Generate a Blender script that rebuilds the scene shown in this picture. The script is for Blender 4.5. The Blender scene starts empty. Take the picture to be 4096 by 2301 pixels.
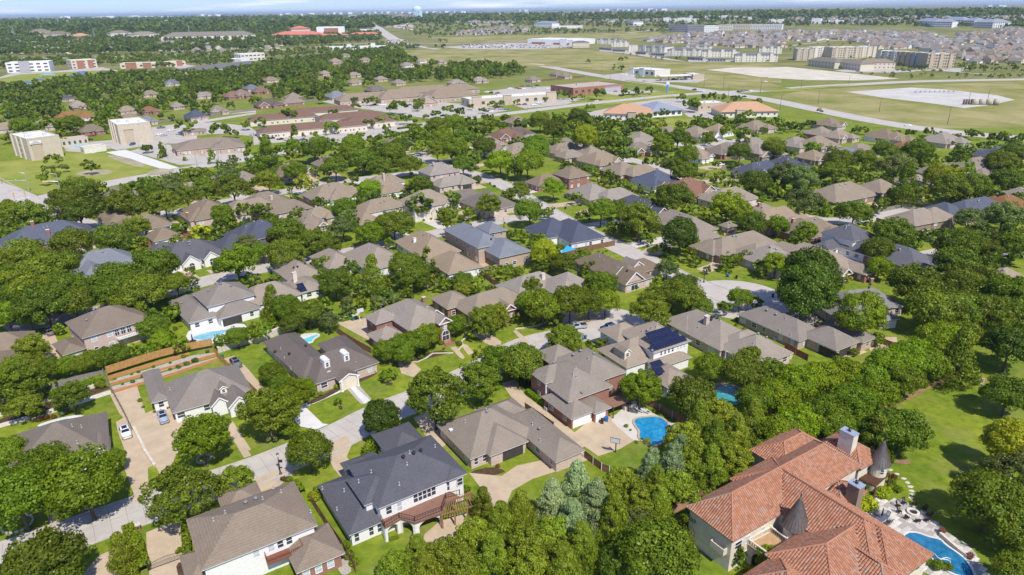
import bpy, math, random
import numpy as np
from mathutils import Matrix, Vector
random.seed(7); rng = np.random.default_rng(7)
scene = bpy.context.scene
# ------------------------------------------------------------------ camera
EYE = 80.0
FPX, CX, CY = 2731.0, 2048.0, 1150.5          # the photograph is 4096 x 2301
ROLL = math.radians(0.74)
PITCH = math.atan((CY - 38.0) / FPX)
cp, sp, cr, sr = math.cos(PITCH), math.sin(PITCH), math.cos(ROLL), math.sin(ROLL)
R_, F_, U_ = Vector((1, 0, 0)), Vector((0, cp, -sp)), Vector((0, sp, cp))
right, up = R_ * cr - U_ * sr, R_ * sr + U_ * cr
cam_d = bpy.data.cameras.new('camera'); cam_d.sensor_width = 36.0; cam_d.sensor_fit = 'HORIZONTAL'
cam_d.lens = 36.0 * FPX / 4096.0; cam_d.clip_start = 1.0; cam_d.clip_end = 200000.0
cam = bpy.data.objects.new('camera', cam_d); scene.collection.objects.link(cam)
M = Matrix.Identity(4)
for i in range(3):
    M[i][0], M[i][1], M[i][2] = right[i], up[i], -F_[i]
M[2][3] = EYE
cam.matrix_world = M
scene.camera = cam
# ------------------------------------------------------------------ sky, sun, exposure
SUN_AZ, SUN_EL = math.radians(297.0), math.radians(53.0)
sdir = Vector((math.cos(SUN_AZ) * math.cos(SUN_EL), math.sin(SUN_AZ) * math.cos(SUN_EL), math.sin(SUN_EL)))
world = bpy.data.worlds.new('World'); scene.world = world; world.use_nodes = True
wn, wl = world.node_tree.nodes, world.node_tree.links
wn.clear()
wout = wn.new('ShaderNodeOutputWorld'); wbg = wn.new('ShaderNodeBackground')
sky = wn.new('ShaderNodeTexSky'); sky.sky_type = 'NISHITA'; sky.sun_disc = False
sky.sun_elevation = SUN_EL; sky.sun_rotation = math.atan2(sdir.x, sdir.y)
sky.altitude = 200.0; sky.air_density = 1.0; sky.dust_density = 0.15; sky.ozone_density = 2.0
wbg.inputs['Strength'].default_value = 0.112
tcw = wn.new('ShaderNodeTexCoord'); mpw = wn.new('ShaderNodeMapping'); mpw.inputs['Scale'].default_value = (5.0, 5.0, 75.0)
nzw = wn.new('ShaderNodeTexNoise'); nzw.inputs['Scale'].default_value = 1.0; nzw.inputs['Detail'].default_value = 7.0; nzw.inputs['Roughness'].default_value = 0.55
rmw = wn.new('ShaderNodeValToRGB'); rmw.color_ramp.elements[0].position = 0.52; rmw.color_ramp.elements[1].position = 0.70
rmw.color_ramp.elements[1].color = (0.8, 0.8, 0.8, 1)
mxw = wn.new('ShaderNodeMix'); mxw.data_type = 'RGBA'; mxw.inputs[7].default_value = (9.2, 9.4, 9.6, 1)
wl.new(tcw.outputs['Generated'], mpw.inputs['Vector']); wl.new(mpw.outputs['Vector'], nzw.inputs['Vector'])
wl.new(nzw.outputs['Fac'], rmw.inputs['Fac']); wl.new(rmw.outputs['Color'], mxw.inputs[0])
tnw = wn.new('ShaderNodeMix'); tnw.data_type = 'RGBA'; tnw.blend_type = 'MULTIPLY'; tnw.inputs[0].default_value = 1.0; tnw.inputs[7].default_value = (0.54, 0.72, 1.22, 1); wl.new(sky.outputs['Color'], tnw.inputs[6])
wl.new(tnw.outputs[2], mxw.inputs[6]); wl.new(mxw.outputs[2], wbg.inputs['Color']); wl.new(wbg.outputs[0], wout.inputs['Surface'])
sun_d = bpy.data.lights.new('sun', 'SUN'); sun_d.energy = 4.6; sun_d.angle = math.radians(0.53); sun_d.color = (1.0, 0.955, 0.885)
sun = bpy.data.objects.new('sun', sun_d); scene.collection.objects.link(sun)
sun.rotation_euler = (-sdir).to_track_quat('-Z', 'Y').to_euler(); sun.location = (0, 0, 300)
scene.view_settings.view_transform = 'Standard'; scene.view_settings.look = 'None'
scene.view_settings.exposure = 0.24; scene.view_settings.gamma = 1.0; scene.view_settings.use_curve_mapping = False
scene.render.engine = 'CYCLES'
scene.cycles.use_denoising = True; scene.cycles.max_bounces = 5; scene.cycles.diffuse_bounces = 3; scene.cycles.glossy_bounces = 2
scene.cycles.transmission_bounces = 3; scene.cycles.transparent_max_bounces = 6; scene.cycles.volume_bounces = 0
scene.cycles.use_adaptive_sampling = True; scene.cycles.adaptive_threshold = 0.02
# ------------------------------------------------------------------ from photo pixels to places
def ground_h(d):
    """height of the land at d metres out: flat town, then a long gentle rise"""
    if d < 1500: return 0.0
    t = min(1.0, (d - 1500) / 2300.0); t = t * t * (3 - 2 * t)
    return 38.0 * t + min(8.0, max(0.0, (d - 3800) / 500.0))
K = {'n1': (700, 1850, .5512), 'vil': (2900, 1650, .8214), 'w': (0, 1100, .9375), 's': (0, 0, 1.0), 'D': (0, 0, 4096 / 2576)}
for c_ in range(4):
    for r_ in range(4):
        K['%d%d' % (c_, r_)] = (1024 * c_, [0, 560, 1125, 1700][r_], 1024 / 2470 if r_ < 2 else 1024 / 2465)
K['30'] = (3072, 0, 1024 / 1396)
def S(k, x, y):
    a, b, s = K[k]; return a + x * s, b + y * s
def ray(px, py):
    u, v = (px - CX) / FPX, (CY - py) / FPX
    a, b = cr * u + sr * v, -sr * u + cr * v
    return Vector((a, cp + b * sp, -sp + b * cp))
def G(k, x, y, z=0.0):
    """place on the ground (plus z) seen at a pixel"""
    d = ray(*S(k, x, y)); hl = math.hypot(d.x, d.y)
    h = 0.0
    for _ in range(30):
        t = (EYE - z - h) / max(-d.z, 1e-4)
        h2 = ground_h(t * hl)
        if abs(h2 - h) < 0.02: break
        h = h + 0.5 * (h2 - h)
    return Vector((d.x * t, d.y * t, z + h))
def project(P):
    X, Y, Z = P[0], P[1], P[2] - EYE
    dep = Y * cp - Z * sp; a = X / dep; b = (Y * sp + Z * cp) / dep
    return CX + FPX * (cr * a - sr * b), CY - FPX * (sr * a + cr * b)
# ------------------------------------------------------------------ materials
MATS = {}
def _base(name):
    m = bpy.data.materials.new(name); m.use_nodes = True
    nt = m.node_tree; b = nt.nodes['Principled BSDF']
    return m, nt, b
def mat(name, col, rough=0.8, var=0.12, scale=3.0, detail=4.0, metal=0.0, spec=0.3, objvar=0.0, bump=0.0, bscale=None, col2=None, ramp=(0.35, 0.65), coords='Object', scl=None):
    """plain procedural surface: base colour broken up by noise, optional second colour, optional relief"""
    if name in MATS: return MATS[name]
    m, nt, b = _base(name); N, Lk = nt.nodes, nt.links
    tc = N.new('ShaderNodeTexCoord'); src = tc.outputs[coords]
    if scl:
        mp = N.new('ShaderNodeMapping'); mp.inputs['Scale'].default_value = scl; Lk.new(src, mp.inputs['Vector']); src = mp.outputs['Vector']
    nz = N.new('ShaderNodeTexNoise'); nz.inputs['Scale'].default_value = scale; nz.inputs['Detail'].default_value = detail; nz.inputs['Roughness'].default_value = 0.65
    Lk.new(src, nz.inputs['Vector'])
    rp = N.new('ShaderNodeValToRGB'); rp.color_ramp.elements[0].position, rp.color_ramp.elements[1].position = ramp
    c2 = col2 or tuple(min(1, c * (1 + var)) for c in col); c1 = col if col2 else tuple(c * (1 - var) for c in col)
    rp.color_ramp.elements[0].color = (*c1, 1); rp.color_ramp.elements[1].color = (*c2, 1)
    Lk.new(nz.outputs['Fac'], rp.inputs['Fac']); out = rp.outputs['Color']
    if objvar:
        oi = N.new('ShaderNodeObjectInfo'); mr = N.new('ShaderNodeMapRange'); mr.inputs['To Min'].default_value = 1 - objvar; mr.inputs['To Max'].default_value = 1 + objvar
        Lk.new(oi.outputs['Random'], mr.inputs['Value'])
        hs = N.new('ShaderNodeHueSaturation'); Lk.new(mr.outputs['Result'], hs.inputs['Value']); Lk.new(out, hs.inputs['Color']); out = hs.outputs['Color']
    Lk.new(out, b.inputs['Base Color'])
    b.inputs['Roughness'].default_value = rough; b.inputs['Metallic'].default_value = metal; b.inputs['Specular IOR Level'].default_value = spec
    if bump:
        bn = N.new('ShaderNodeTexNoise'); bn.inputs['Scale'].default_value = bscale or scale * 4; bn.inputs['Detail'].default_value = 3.0; Lk.new(src, bn.inputs['Vector'])
        bp = N.new('ShaderNodeBump'); bp.inputs['Strength'].default_value = bump; bp.inputs['Distance'].default_value = 0.1
        Lk.new(bn.outputs['Fac'], bp.inputs['Height']); Lk.new(bp.outputs['Normal'], b.inputs['Normal'])
    MATS[name] = m; return m
def shingle(name, col, var=0.16):
    """asphalt shingle: fine blended tabs, soft weathering patches"""
    if name in MATS: return MATS[name]
    m, nt, b = _base(name); N, Lk = nt.nodes, nt.links
    tc = N.new('ShaderNodeTexCoord')
    n1 = N.new('ShaderNodeTexNoise'); n1.inputs['Scale'].default_value = 2.2; n1.inputs['Detail'].default_value = 3
    mp = N.new('ShaderNodeMapping'); mp.inputs['Scale'].default_value = (1, 1, 3.2); Lk.new(tc.outputs['Object'], mp.inputs['Vector']); Lk.new(mp.outputs['Vector'], n1.inputs['Vector'])
    n2 = N.new('ShaderNodeTexNoise'); n2.inputs['Scale'].default_value = 0.28; n2.inputs['Detail'].default_value = 3; Lk.new(tc.outputs['Object'], n2.inputs['Vector'])
    wv = N.new('ShaderNodeTexWave'); wv.bands_direction = 'Z'; wv.inputs['Scale'].default_value = 1.7; wv.inputs['Distortion'].default_value = 1.2; wv.inputs['Detail Scale'].default_value = 3; Lk.new(tc.outputs['Object'], wv.inputs['Vector'])
    a = N.new('ShaderNodeMath'); a.operation = 'MULTIPLY_ADD'; a.inputs[1].default_value = 0.55; Lk.new(n1.outputs['Fac'], a.inputs[0])
    a2 = N.new('ShaderNodeMath'); a2.operation = 'MULTIPLY_ADD'; a2.inputs[1].default_value = 0.35; Lk.new(n2.outputs['Fac'], a2.inputs[0])
    a3 = N.new('ShaderNodeMath'); a3.operation = 'MULTIPLY'; a3.inputs[1].default_value = 0.14; Lk.new(wv.outputs['Fac'], a3.inputs[0])
    Lk.new(a3.outputs[0], a2.inputs[2]); Lk.new(a2.outputs[0], a.inputs[2])
    rp = N.new('ShaderNodeValToRGB'); rp.color_ramp.elements[0].position = 0.36; rp.color_ramp.elements[1].position = 0.68
    rp.color_ramp.elements[0].color = (*[c * (1 - var) for c in col], 1); rp.color_ramp.elements[1].color = (*[c * (1 + var) for c in col], 1)
    Lk.new(a.outputs[0], rp.inputs['Fac'])
    oi = N.new('ShaderNodeObjectInfo'); mr = N.new('ShaderNodeMapRange'); mr.inputs['To Min'].default_value = 0.76; mr.inputs['To Max'].default_value = 1.08
    Lk.new(oi.outputs['Random'], mr.inputs['Value'])
    hs = N.new('ShaderNodeHueSaturation'); Lk.new(mr.outputs['Result'], hs.inputs['Value']); Lk.new(rp.outputs['Color'], hs.inputs['Color'])
    mh = N.new('ShaderNodeMapRange'); mh.inputs['To Min'].default_value = 0.78; mh.inputs['To Max'].default_value = 1.4; f2 = N.new('ShaderNodeMath'); f2.operation = 'PINGPONG'; f2.inputs[1].default_value = 0.13; Lk.new(oi.outputs['Random'], f2.inputs[0]); mh.inputs['From Max'].default_value = 0.13; Lk.new(f2.outputs[0], mh.inputs['Value']); Lk.new(mh.outputs['Result'], hs.inputs['Saturation'])
    Lk.new(hs.outputs['Color'], b.inputs['Base Color']); b.inputs['Roughness'].default_value = 0.9; b.inputs['Specular IOR Level'].default_value = 0.2
    bp = N.new('ShaderNodeBump'); bp.inputs['Strength'].default_value = 0.35; bp.inputs['Distance'].default_value = 0.06
    Lk.new(a.outputs[0], bp.inputs['Height']); Lk.new(bp.outputs['Normal'], b.inputs['Normal'])
    MATS[name] = m; return m
def brickmat(name, c1, c2, mortar, sc=1.0):
    if name in MATS: return MATS[name]
    m, nt, b = _base(name); N, Lk = nt.nodes, nt.links
    tc = N.new('ShaderNodeTexCoord'); mp = N.new('ShaderNodeMapping'); mp.inputs['Rotation'].default_value = (math.radians(90), 0, 0)
    n0 = N.new('ShaderNodeTexNoise'); n0.inputs['Scale'].default_value = 5.0 * sc; n0.inputs['Detail'].default_value = 5; Lk.new(tc.outputs['Object'], n0.inputs['Vector'])
    rp = N.new('ShaderNodeValToRGB'); rp.color_ramp.elements[0].position = 0.35; rp.color_ramp.elements[1].position = 0.68
    rp.color_ramp.elements[0].color = (*c1, 1); rp.color_ramp.elements[1].color = (*c2, 1); Lk.new(n0.outputs['Fac'], rp.inputs['Fac'])
    wv = N.new('ShaderNodeTexWave'); wv.bands_direction = 'Z'; wv.inputs['Scale'].default_value = 2.1; Lk.new(tc.outputs['Object'], wv.inputs['Vector'])
    mx = N.new('ShaderNodeMix'); mx.data_type = 'RGBA'; mx.inputs[7].default_value = (*mortar, 1)
    rw = N.new('ShaderNodeValToRGB'); rw.color_ramp.elements[0].position = 0.7; rw.color_ramp.elements[1].position = 1.0; rw.color_ramp.elements[1].color = (0.35, 0.35, 0.35, 1)
    Lk.new(wv.outputs['Fac'], rw.inputs['Fac']); Lk.new(rw.outputs['Color'], mx.inputs[0]); Lk.new(rp.outputs['Color'], mx.inputs[6])
    Lk.new(mx.outputs[2], b.inputs['Base Color']); b.inputs['Roughness'].default_value = 0.88; b.inputs['Specular IOR Level'].default_value = 0.2
    MATS[name] = m; return m
def leafmat(name, c_dark, c_light, trans=0.36, tintsrc=None):
    c_dark = tuple(.35 * a + .37 * b for a, b in zip(c_dark, c_light))
    if name in MATS: return MATS[name]
    m = bpy.data.materials.new(name); m.use_nodes = True; nt = m.node_tree; N, Lk = nt.nodes, nt.links; N.clear()
    out = N.new('ShaderNodeOutputMaterial')
    at = N.new('ShaderNodeAttribute'); at.attribute_name = 'leaf'; at.attribute_type = 'GEOMETRY'
    rp = N.new('ShaderNodeValToRGB'); rp.color_ramp.elements[0].color = (*c_dark, 1); rp.color_ramp.elements[1].color = (*c_light, 1)
    Lk.new(at.outputs['Fac'], rp.inputs['Fac'])
    hs = N.new('ShaderNodeHueSaturation'); Lk.new(rp.outputs['Color'], hs.inputs['Color'])
    if tintsrc:
        t2 = N.new('ShaderNodeAttribute'); t2.attribute_name = 'tint'; rs = t2.outputs['Fac']
    else:
        oi = N.new('ShaderNodeObjectInfo'); rs = oi.outputs['Random']
    mr = N.new('ShaderNodeMapRange'); mr.inputs['To Min'].default_value = 0.72; mr.inputs['To Max'].default_value = 1.22; Lk.new(rs, mr.inputs['Value']); Lk.new(mr.outputs['Result'], hs.inputs['Value'])
    m2 = N.new('ShaderNodeMath'); m2.operation = 'MULTIPLY'; m2.inputs[1].default_value = 7.31; Lk.new(rs, m2.inputs[0])
    fr = N.new('ShaderNodeMath'); fr.operation = 'FRACT'; Lk.new(m2.outputs[0], fr.inputs[0])
    mh = N.new('ShaderNodeMapRange'); mh.inputs['To Min'].default_value = 0.480; mh.inputs['To Max'].default_value = 0.508; Lk.new(fr.outputs[0], mh.inputs['Value']); Lk.new(mh.outputs['Result'], hs.inputs['Hue'])
    d = N.new('ShaderNodeBsdfDiffuse'); t = N.new('ShaderNodeBsdfTranslucent'); g = N.new('ShaderNodeBsdfGlossy'); g.inputs['Roughness'].default_value = 0.45
    Lk.new(hs.outputs['Color'], d.inputs['Color']); Lk.new(hs.outputs['Color'], t.inputs['Color']); g.inputs['Color'].default_value = (0.6, 0.62, 0.4, 1)
    mx = N.new('ShaderNodeMixShader'); mx.inputs[0].default_value = trans; Lk.new(d.outputs[0], mx.inputs[1]); Lk.new(t.outputs[0], mx.inputs[2])
    m3 = N.new('ShaderNodeMixShader'); m3.inputs[0].default_value = 0.03; Lk.new(mx.outputs[0], m3.inputs[1]); Lk.new(g.outputs[0], m3.inputs[2])
    Lk.new(m3.outputs[0], out.inputs['Surface'])
    MATS[name] = m; return m
def water(name, c1, c2):
    if name in MATS: return MATS[name]
    m = mat(name, c1, rough=0.08, col2=c2, scale=0.9, detail=6, spec=0.5, bump=0.25, bscale=2.6)
    return m
white = lambda: mat('white_paint', (0.78, 0.77, 0.74), 0.6, 0.04, 1.5)
trim = lambda: mat('white_trim', (0.8, 0.79, 0.77), 0.5, 0.03)
glass = lambda: mat('window_glass', (0.035, 0.045, 0.055), 0.06, 0.4, 0.8, spec=0.7)
blind = lambda: mat('window_blind', (0.45, 0.47, 0.48), 0.25, 0.15, 0.8, spec=0.5)
dark = lambda: mat('dark_metal', (0.03, 0.03, 0.033), 0.45, 0.1)
# ------------------------------------------------------------------ meshes and objects
COL = scene.collection
class MB:
    def __init__(s): s.v, s.f, s.m = [], [], []
    def add(s, vs, fs, mi=0):
        o = len(s.v); s.v += [tuple(p) for p in vs]; s.f += [tuple(i + o for i in f) for f in fs]; s.m += [mi] * len(fs); return s
    def box(s, x0, x1, y0, y1, z0, z1, mi=0):
        return s.add([(x0, y0, z0), (x1, y0, z0), (x1, y1, z0), (x0, y1, z0), (x0, y0, z1), (x1, y0, z1), (x1, y1, z1), (x0, y1, z1)],
                     [(0, 3, 2, 1), (4, 5, 6, 7), (0, 1, 5, 4), (1, 2, 6, 5), (2, 3, 7, 6), (3, 0, 4, 7)], mi)
    def prism(s, poly, z0, z1, mi=0, bottom=True):
        n = len(poly); vs = [(p[0], p[1], z0) for p in poly] + [(p[0], p[1], z1) for p in poly]
        fs = [tuple(range(n, 2 * n))] + [(i, (i + 1) % n, n + (i + 1) % n, n + i) for i in range(n)]
        if bottom: fs.append(tuple(range(n - 1, -1, -1)))
        return s.add(vs, fs, mi)
    def beam(s, a, b, w, h=None, mi=0):
        a, b = Vector(a), Vector(b); d = (b - a); h = h or w
        if d.length < 1e-6: return s
        d.normalize(); q = Vector((0, 0, 1)) if abs(d.z) < 0.95 else Vector((1, 0, 0))
        r = d.cross(q).normalized() * w / 2; u = r.cross(d).normalized() * h / 2
        vs = [a - r - u, a + r - u, a + r + u, a - r + u, b - r - u, b + r - u, b + r + u, b - r + u]
        return s.add(vs, [(0, 3, 2, 1), (4, 5, 6, 7), (0, 1, 5, 4), (1, 2, 6, 5), (2, 3, 7, 6), (3, 0, 4, 7)], mi)
    def lathe(s, prof, n=12, c=(0, 0), mi=0, cap=True):
        vs = [(c[0] + r * math.cos(2 * math.pi * k / n), c[1] + r * math.sin(2 * math.pi * k / n), z) for r, z in prof for k in range(n)]
        fs = [(i * n + k, i * n + (k + 1) % n, (i + 1) * n + (k + 1) % n, (i + 1) * n + k) for i in range(len(prof) - 1) for k in range(n)]
        if cap: fs += [tuple(range(n - 1, -1, -1)), tuple(range((len(prof) - 1) * n, len(prof) * n))]
        return s.add(vs, fs, mi)
    def tube(s, pts, rad, n=6, mi=0):
        pts = [Vector(p) for p in pts]; rad = rad if isinstance(rad, (list, tuple)) else [rad] * len(pts); vs = []; fs = []
        for i, p in enumerate(pts):
            d = (pts[min(i + 1, len(pts) - 1)] - pts[max(i - 1, 0)]).normalized()
            q = Vector((0, 0, 1)) if abs(d.z) < 0.9 else Vector((1, 0, 0)); r = d.cross(q).normalized(); u = r.cross(d)
            vs += [p + (r * math.cos(2 * math.pi * k / n) + u * math.sin(2 * math.pi * k / n)) * rad[i] for k in range(n)]
        for i in range(len(pts) - 1): fs += [(i * n + k, i * n + (k + 1) % n, (i + 1) * n + (k + 1) % n, (i + 1) * n + k) for k in range(n)]
        fs += [tuple(range(n)), tuple(range((len(pts) - 1) * n + n - 1, (len(pts) - 1) * n - 1, -1))]
        return s.add(vs, fs, mi)
    def mesh(s, name, mats, smooth=False):
        me = bpy.data.meshes.new(name); me.from_pydata(s.v, [], s.f)
        for m in (mats if isinstance(mats, (list, tuple)) else [mats]): me.materials.append(m)
        if any(s.m): me.polygons.foreach_set('material_index', s.m)
        if smooth: me.polygons.foreach_set('use_smooth', [True] * len(s.f))
        me.update(); return me
    def build(s, name, mats, parent=None, smooth=False):
        return link(name, s.mesh(name, mats, smooth), parent)
def link(name, data, parent=None, loc=None, rz=None, scale=None):
    o = bpy.data.objects.new(name, data); COL.objects.link(o)
    if parent is not None: o.parent = parent
    if loc is not None: o.location = loc
    if rz is not None: o.rotation_euler = (0, 0, rz)
    if scale is not None: o.scale = scale
    return o
TODO = []     # things still waiting for a label: (object, adjective phrase, noun, category)
USED = set()
LAND = []     # landmarks: (phrase, px, py)
def tag(o, label=None, cat=None, group=None, kind=None):
    if label:
        o['label'] = label; USED.add(label)
    if cat: o['category'] = cat
    if group: o['group'] = group
    if kind: o['kind'] = kind
    return o
def thing(name, loc, rz=0.0, label=None, cat=None, group=None):
    o = bpy.data.objects.new(name, None); o.empty_display_size = 0.5; COL.objects.link(o); o.location = loc; o.rotation_euler = (0, 0, rz)
    return tag(o, label, cat, group)
def later(o, what, cat, group=None):
    tag(o, None, cat, group); TODO.append((o, what)); return o
def pts2(k, s): 
    n = [float(t) for t in s.replace(',', ' ').split()]; return [(n[i], n[i + 1]) for i in range(0, len(n), 2)]
def gpts(k, s, z=0.0): return [G(k, x, y, z) for x, y in pts2(k, s)]
def area2(p): return sum(p[i][0] * p[(i + 1) % len(p)][1] - p[(i + 1) % len(p)][0] * p[i][1] for i in range(len(p)))
def ccw(p): return p if area2(p) > 0 else list(reversed(p))
def smooth_poly(p, it=2, closed=True):
    for _ in range(it):
        q = []; n = len(p); rngn = range(n) if closed else range(n - 1)
        if not closed: q.append(p[0])
        for i in rngn:
            a, b = Vector(p[i]), Vector(p[(i + 1) % n]); q += [a * .75 + b * .25, a * .25 + b * .75]
        if not closed: q.append(p[-1])
        p = q
    return p
def inside(x, y, poly):
    c = False; n = len(poly); j = n - 1
    for i in range(n):
        xi, yi, xj, yj = poly[i][0], poly[i][1], poly[j][0], poly[j][1]
        if (yi > y) != (yj > y) and x < (xj - xi) * (y - yi) / (yj - yi) + xi: c = not c
        j = i
    return c
SHEETS = []
PAVED = []     # paved polygons and house rectangles kept clear of scattered trees
def sheet(name, poly, z, m, kind='structure', thick=0.0):
    """a flat-lying surface; each layer a few millimetres above the one below"""
    b = MB(); poly = ccw([(p[0], p[1], (p[2] if len(p) > 2 else 0)) for p in poly])
    z += (len(SHEETS) % 40) * 0.0007; SHEETS.append(name); base = [ground_h(math.hypot(p[0], p[1])) for p in poly]
    b.add([(p[0], p[1], h + z * (1 + math.hypot(p[0], p[1]) / 400)) for p, h in zip(poly, base)], [tuple(range(len(poly)))])
    o = b.build(name, m); tag(o, kind=kind); PAVED.append([(p[0], p[1]) for p in poly]); return o
def strip(pts, w, closed=False):
    """left and right edges of a band of width w along pts"""
    L, Rr = [], []; n = len(pts)
    for i, p in enumerate(pts):
        a, b = Vector(pts[max(i - 1, 0)][:2]), Vector(pts[min(i + 1, n - 1)][:2]); d = (b - a).normalized(); nrm = Vector((-d.y, d.x))
        ww = w[i] if isinstance(w, (list, tuple)) else w
        L.append(Vector(p[:2]) + nrm * ww / 2); Rr.append(Vector(p[:2]) - nrm * ww / 2)
    return L, Rr
def resample(pts, step):
    out = [Vector(pts[0][:2])]
    for i in range(len(pts) - 1):
        a, b = Vector(pts[i][:2]), Vector(pts[i + 1][:2]); n = max(1, int((b - a).length / step))
        out += [a + (b - a) * (t / n) for t in range(1, n + 1)]
    return out
HAZE = 5.0e-5
# ================================================================== the setting: land, roads, paving, water
def ground_material():
    m, nt, b = _base('ground_grass'); N, Lk = nt.nodes, nt.links
    tc = N.new('ShaderNodeTexCoord')
    def noise(sc, det=4): 
        n = N.new('ShaderNodeTexNoise'); n.inputs['Scale'].default_value = sc; n.inputs['Detail'].default_value = det; n.inputs['Roughness'].default_value = 0.62
        Lk.new(tc.outputs['Object'], n.inputs['Vector']); return n
    def ramp(src, p0, p1, c0, c1):
        r = N.new('ShaderNodeValToRGB'); r.color_ramp.elements[0].position = p0; r.color_ramp.elements[1].position = p1
        r.color_ramp.elements[0].color = (*c0, 1); r.color_ramp.elements[1].color = (*c1, 1); Lk.new(src, r.inputs['Fac']); return r
    fine = ramp(noise(0.55, 9).outputs['Fac'], 0.3, 0.7, (0.105, 0.162, 0.010), (0.235, 0.282, 0.028))
    big = ramp(noise(0.06, 5).outputs['Fac'], 0.38, 0.66, (0.72, 0.82, 0.75), (1.22, 1.10, 1.1))
    dry = ramp(noise(0.11, 7).outputs['Fac'], 0.50, 0.72, (0, 0, 0), (1, 1, 1))
    mu = N.new('ShaderNodeMix'); mu.data_type = 'RGBA'; mu.blend_type = 'MULTIPLY'; mu.inputs[0].default_value = 1.0
    Lk.new(fine.outputs[0], mu.inputs[6]); Lk.new(big.outputs[0], mu.inputs[7])
    md = N.new('ShaderNodeMix'); md.data_type = 'RGBA'; md.inputs[7].default_value = (0.235, 0.215, 0.07, 1)
    ms = N.new('ShaderNodeMath'); ms.operation = 'MULTIPLY'; ms.inputs[1].default_value = 0.7; Lk.new(dry.outputs[0], ms.inputs[0])
    Lk.new(ms.outputs[0], md.inputs[0]); Lk.new(mu.outputs[2], md.inputs[6])
    ln = N.new('ShaderNodeVectorMath'); ln.operation = 'LENGTH'; Lk.new(tc.outputs['Object'], ln.inputs[0])
    mr = N.new('ShaderNodeMapRange'); mr.inputs['From Min'].default_value = 520; mr.inputs['From Max'].default_value = 1100; Lk.new(ln.outputs['Value'], mr.inputs['Value'])
    fld = ramp(noise(0.012, 8).outputs['Fac'], 0.35, 0.65, (0.12, 0.145, 0.03), (0.25, 0.225, 0.085))
    mf = N.new('ShaderNodeMix'); mf.data_type = 'RGBA'; Lk.new(mr.outputs['Result'], mf.inputs[0]); Lk.new(md.outputs[2], mf.inputs[6]); Lk.new(fld.outputs[0], mf.inputs[7])
    Lk.new(mf.outputs[2], b.inputs['Base Color']); b.inputs['Roughness'].default_value = 0.95; b.inputs['Specular IOR Level'].default_value = 0.1
    bn = noise(7.0, 4); bp = N.new('ShaderNodeBump'); bp.inputs['Strength'].default_value = 0.5; bp.inputs['Distance'].default_value = 0.12
    Lk.new(bn.outputs['Fac'], bp.inputs['Height']); Lk.new(bp.outputs['Normal'], b.inputs['Normal'])
    return m
gm = MB(); NA = 96
radii = [0.0, 60, 150, 300, 600, 1000, 1500] + [1500 + 115 * i for i in range(1, 21)] + [4200, 4800, 5600, 6600, 7800, 10000, 14000, 20000, 30000, 45000, 70000]
gv = [(0, 0, 0)] + [(r * math.cos(2 * math.pi * k / NA), r * math.sin(2 * math.pi * k / NA), ground_h(r)) for r in radii[1:] for k in range(NA)]
gf = [(0, 1 + k, 1 + (k + 1) % NA) for k in range(NA)]
for i in range(len(radii) - 2):
    o1, o2 = 1 + i * NA, 1 + (i + 1) * NA
    gf += [(o1 + k, o2 + k, o2 + (k + 1) % NA, o1 + (k + 1) % NA) for k in range(NA)]
gm.add(gv, gf); tag(gm.build('ground', ground_material(), smooth=True), kind='structure')

conc = mat('concrete_road', (0.445, 0.405, 0.355), 0.9, 0.09, 0.25, 7, spec=0.15, bump=0.05)
conc_l = mat('concrete_light', (0.54, 0.50, 0.44), 0.9, 0.08, 0.4, 6, spec=0.15)
conc_w = mat('concrete_white', (0.60, 0.585, 0.555), 0.85, 0.06, 0.5, 5, spec=0.15)
tanc = mat('tan_concrete', (0.46, 0.36, 0.245), 0.9, 0.10, 0.35, 7, spec=0.15)
kerbm = mat('kerb_concrete', (0.44, 0.40, 0.35), 0.9, 0.12, 0.6, 6, spec=0.1)
mulch = mat('mulch', (0.085, 0.055, 0.035), 0.95, 0.35, 1.5, 6, spec=0.05, bump=0.6, bscale=9)
gravel = mat('gravel', (0.40, 0.36, 0.30), 0.95, 0.25, 3.5, 8, spec=0.1, bump=0.8, bscale=10)
dirt = mat('bare_dirt', (0.27, 0.16, 0.095), 0.95, 0.25, 0.5, 7, spec=0.05, bump=0.3)
stone_l = mat('limestone', (0.56, 0.51, 0.42), 0.9, 0.2, 1.6, 6, spec=0.1, bump=0.5)
asph = mat('asphalt_worn', (0.22, 0.21, 0.20), 0.9, 0.12, 0.2, 6, spec=0.1)
lot = mat('parking_concrete', (0.42, 0.385, 0.335), 0.9, 0.12, 0.12, 7, spec=0.1)
caliche = mat('caliche', (0.54, 0.49, 0.39), 0.95, 0.14, 0.05, 8, spec=0.05)
dryf = mat('dry_field', (0.165, 0.185, 0.035), 0.95, 0.25, 0.018, 10, spec=0.05, col2=(0.33, 0.285, 0.125), ramp=(0.36, 0.6))
greenf = mat('mown_field', (0.20, 0.235, 0.035), 0.95, 0.2, 0.06, 8, spec=0.05, col2=(0.31, 0.31, 0.08), ramp=(0.4, 0.7))
pale_soil = mat('pale_soil', (0.34, 0.295, 0.19), 0.95, 0.2, 0.1, 8, spec=0.05)
paint_w = mat('road_paint', (0.72, 0.71, 0.68), 0.7, 0.1, 2.0)
ROADS = []
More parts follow.
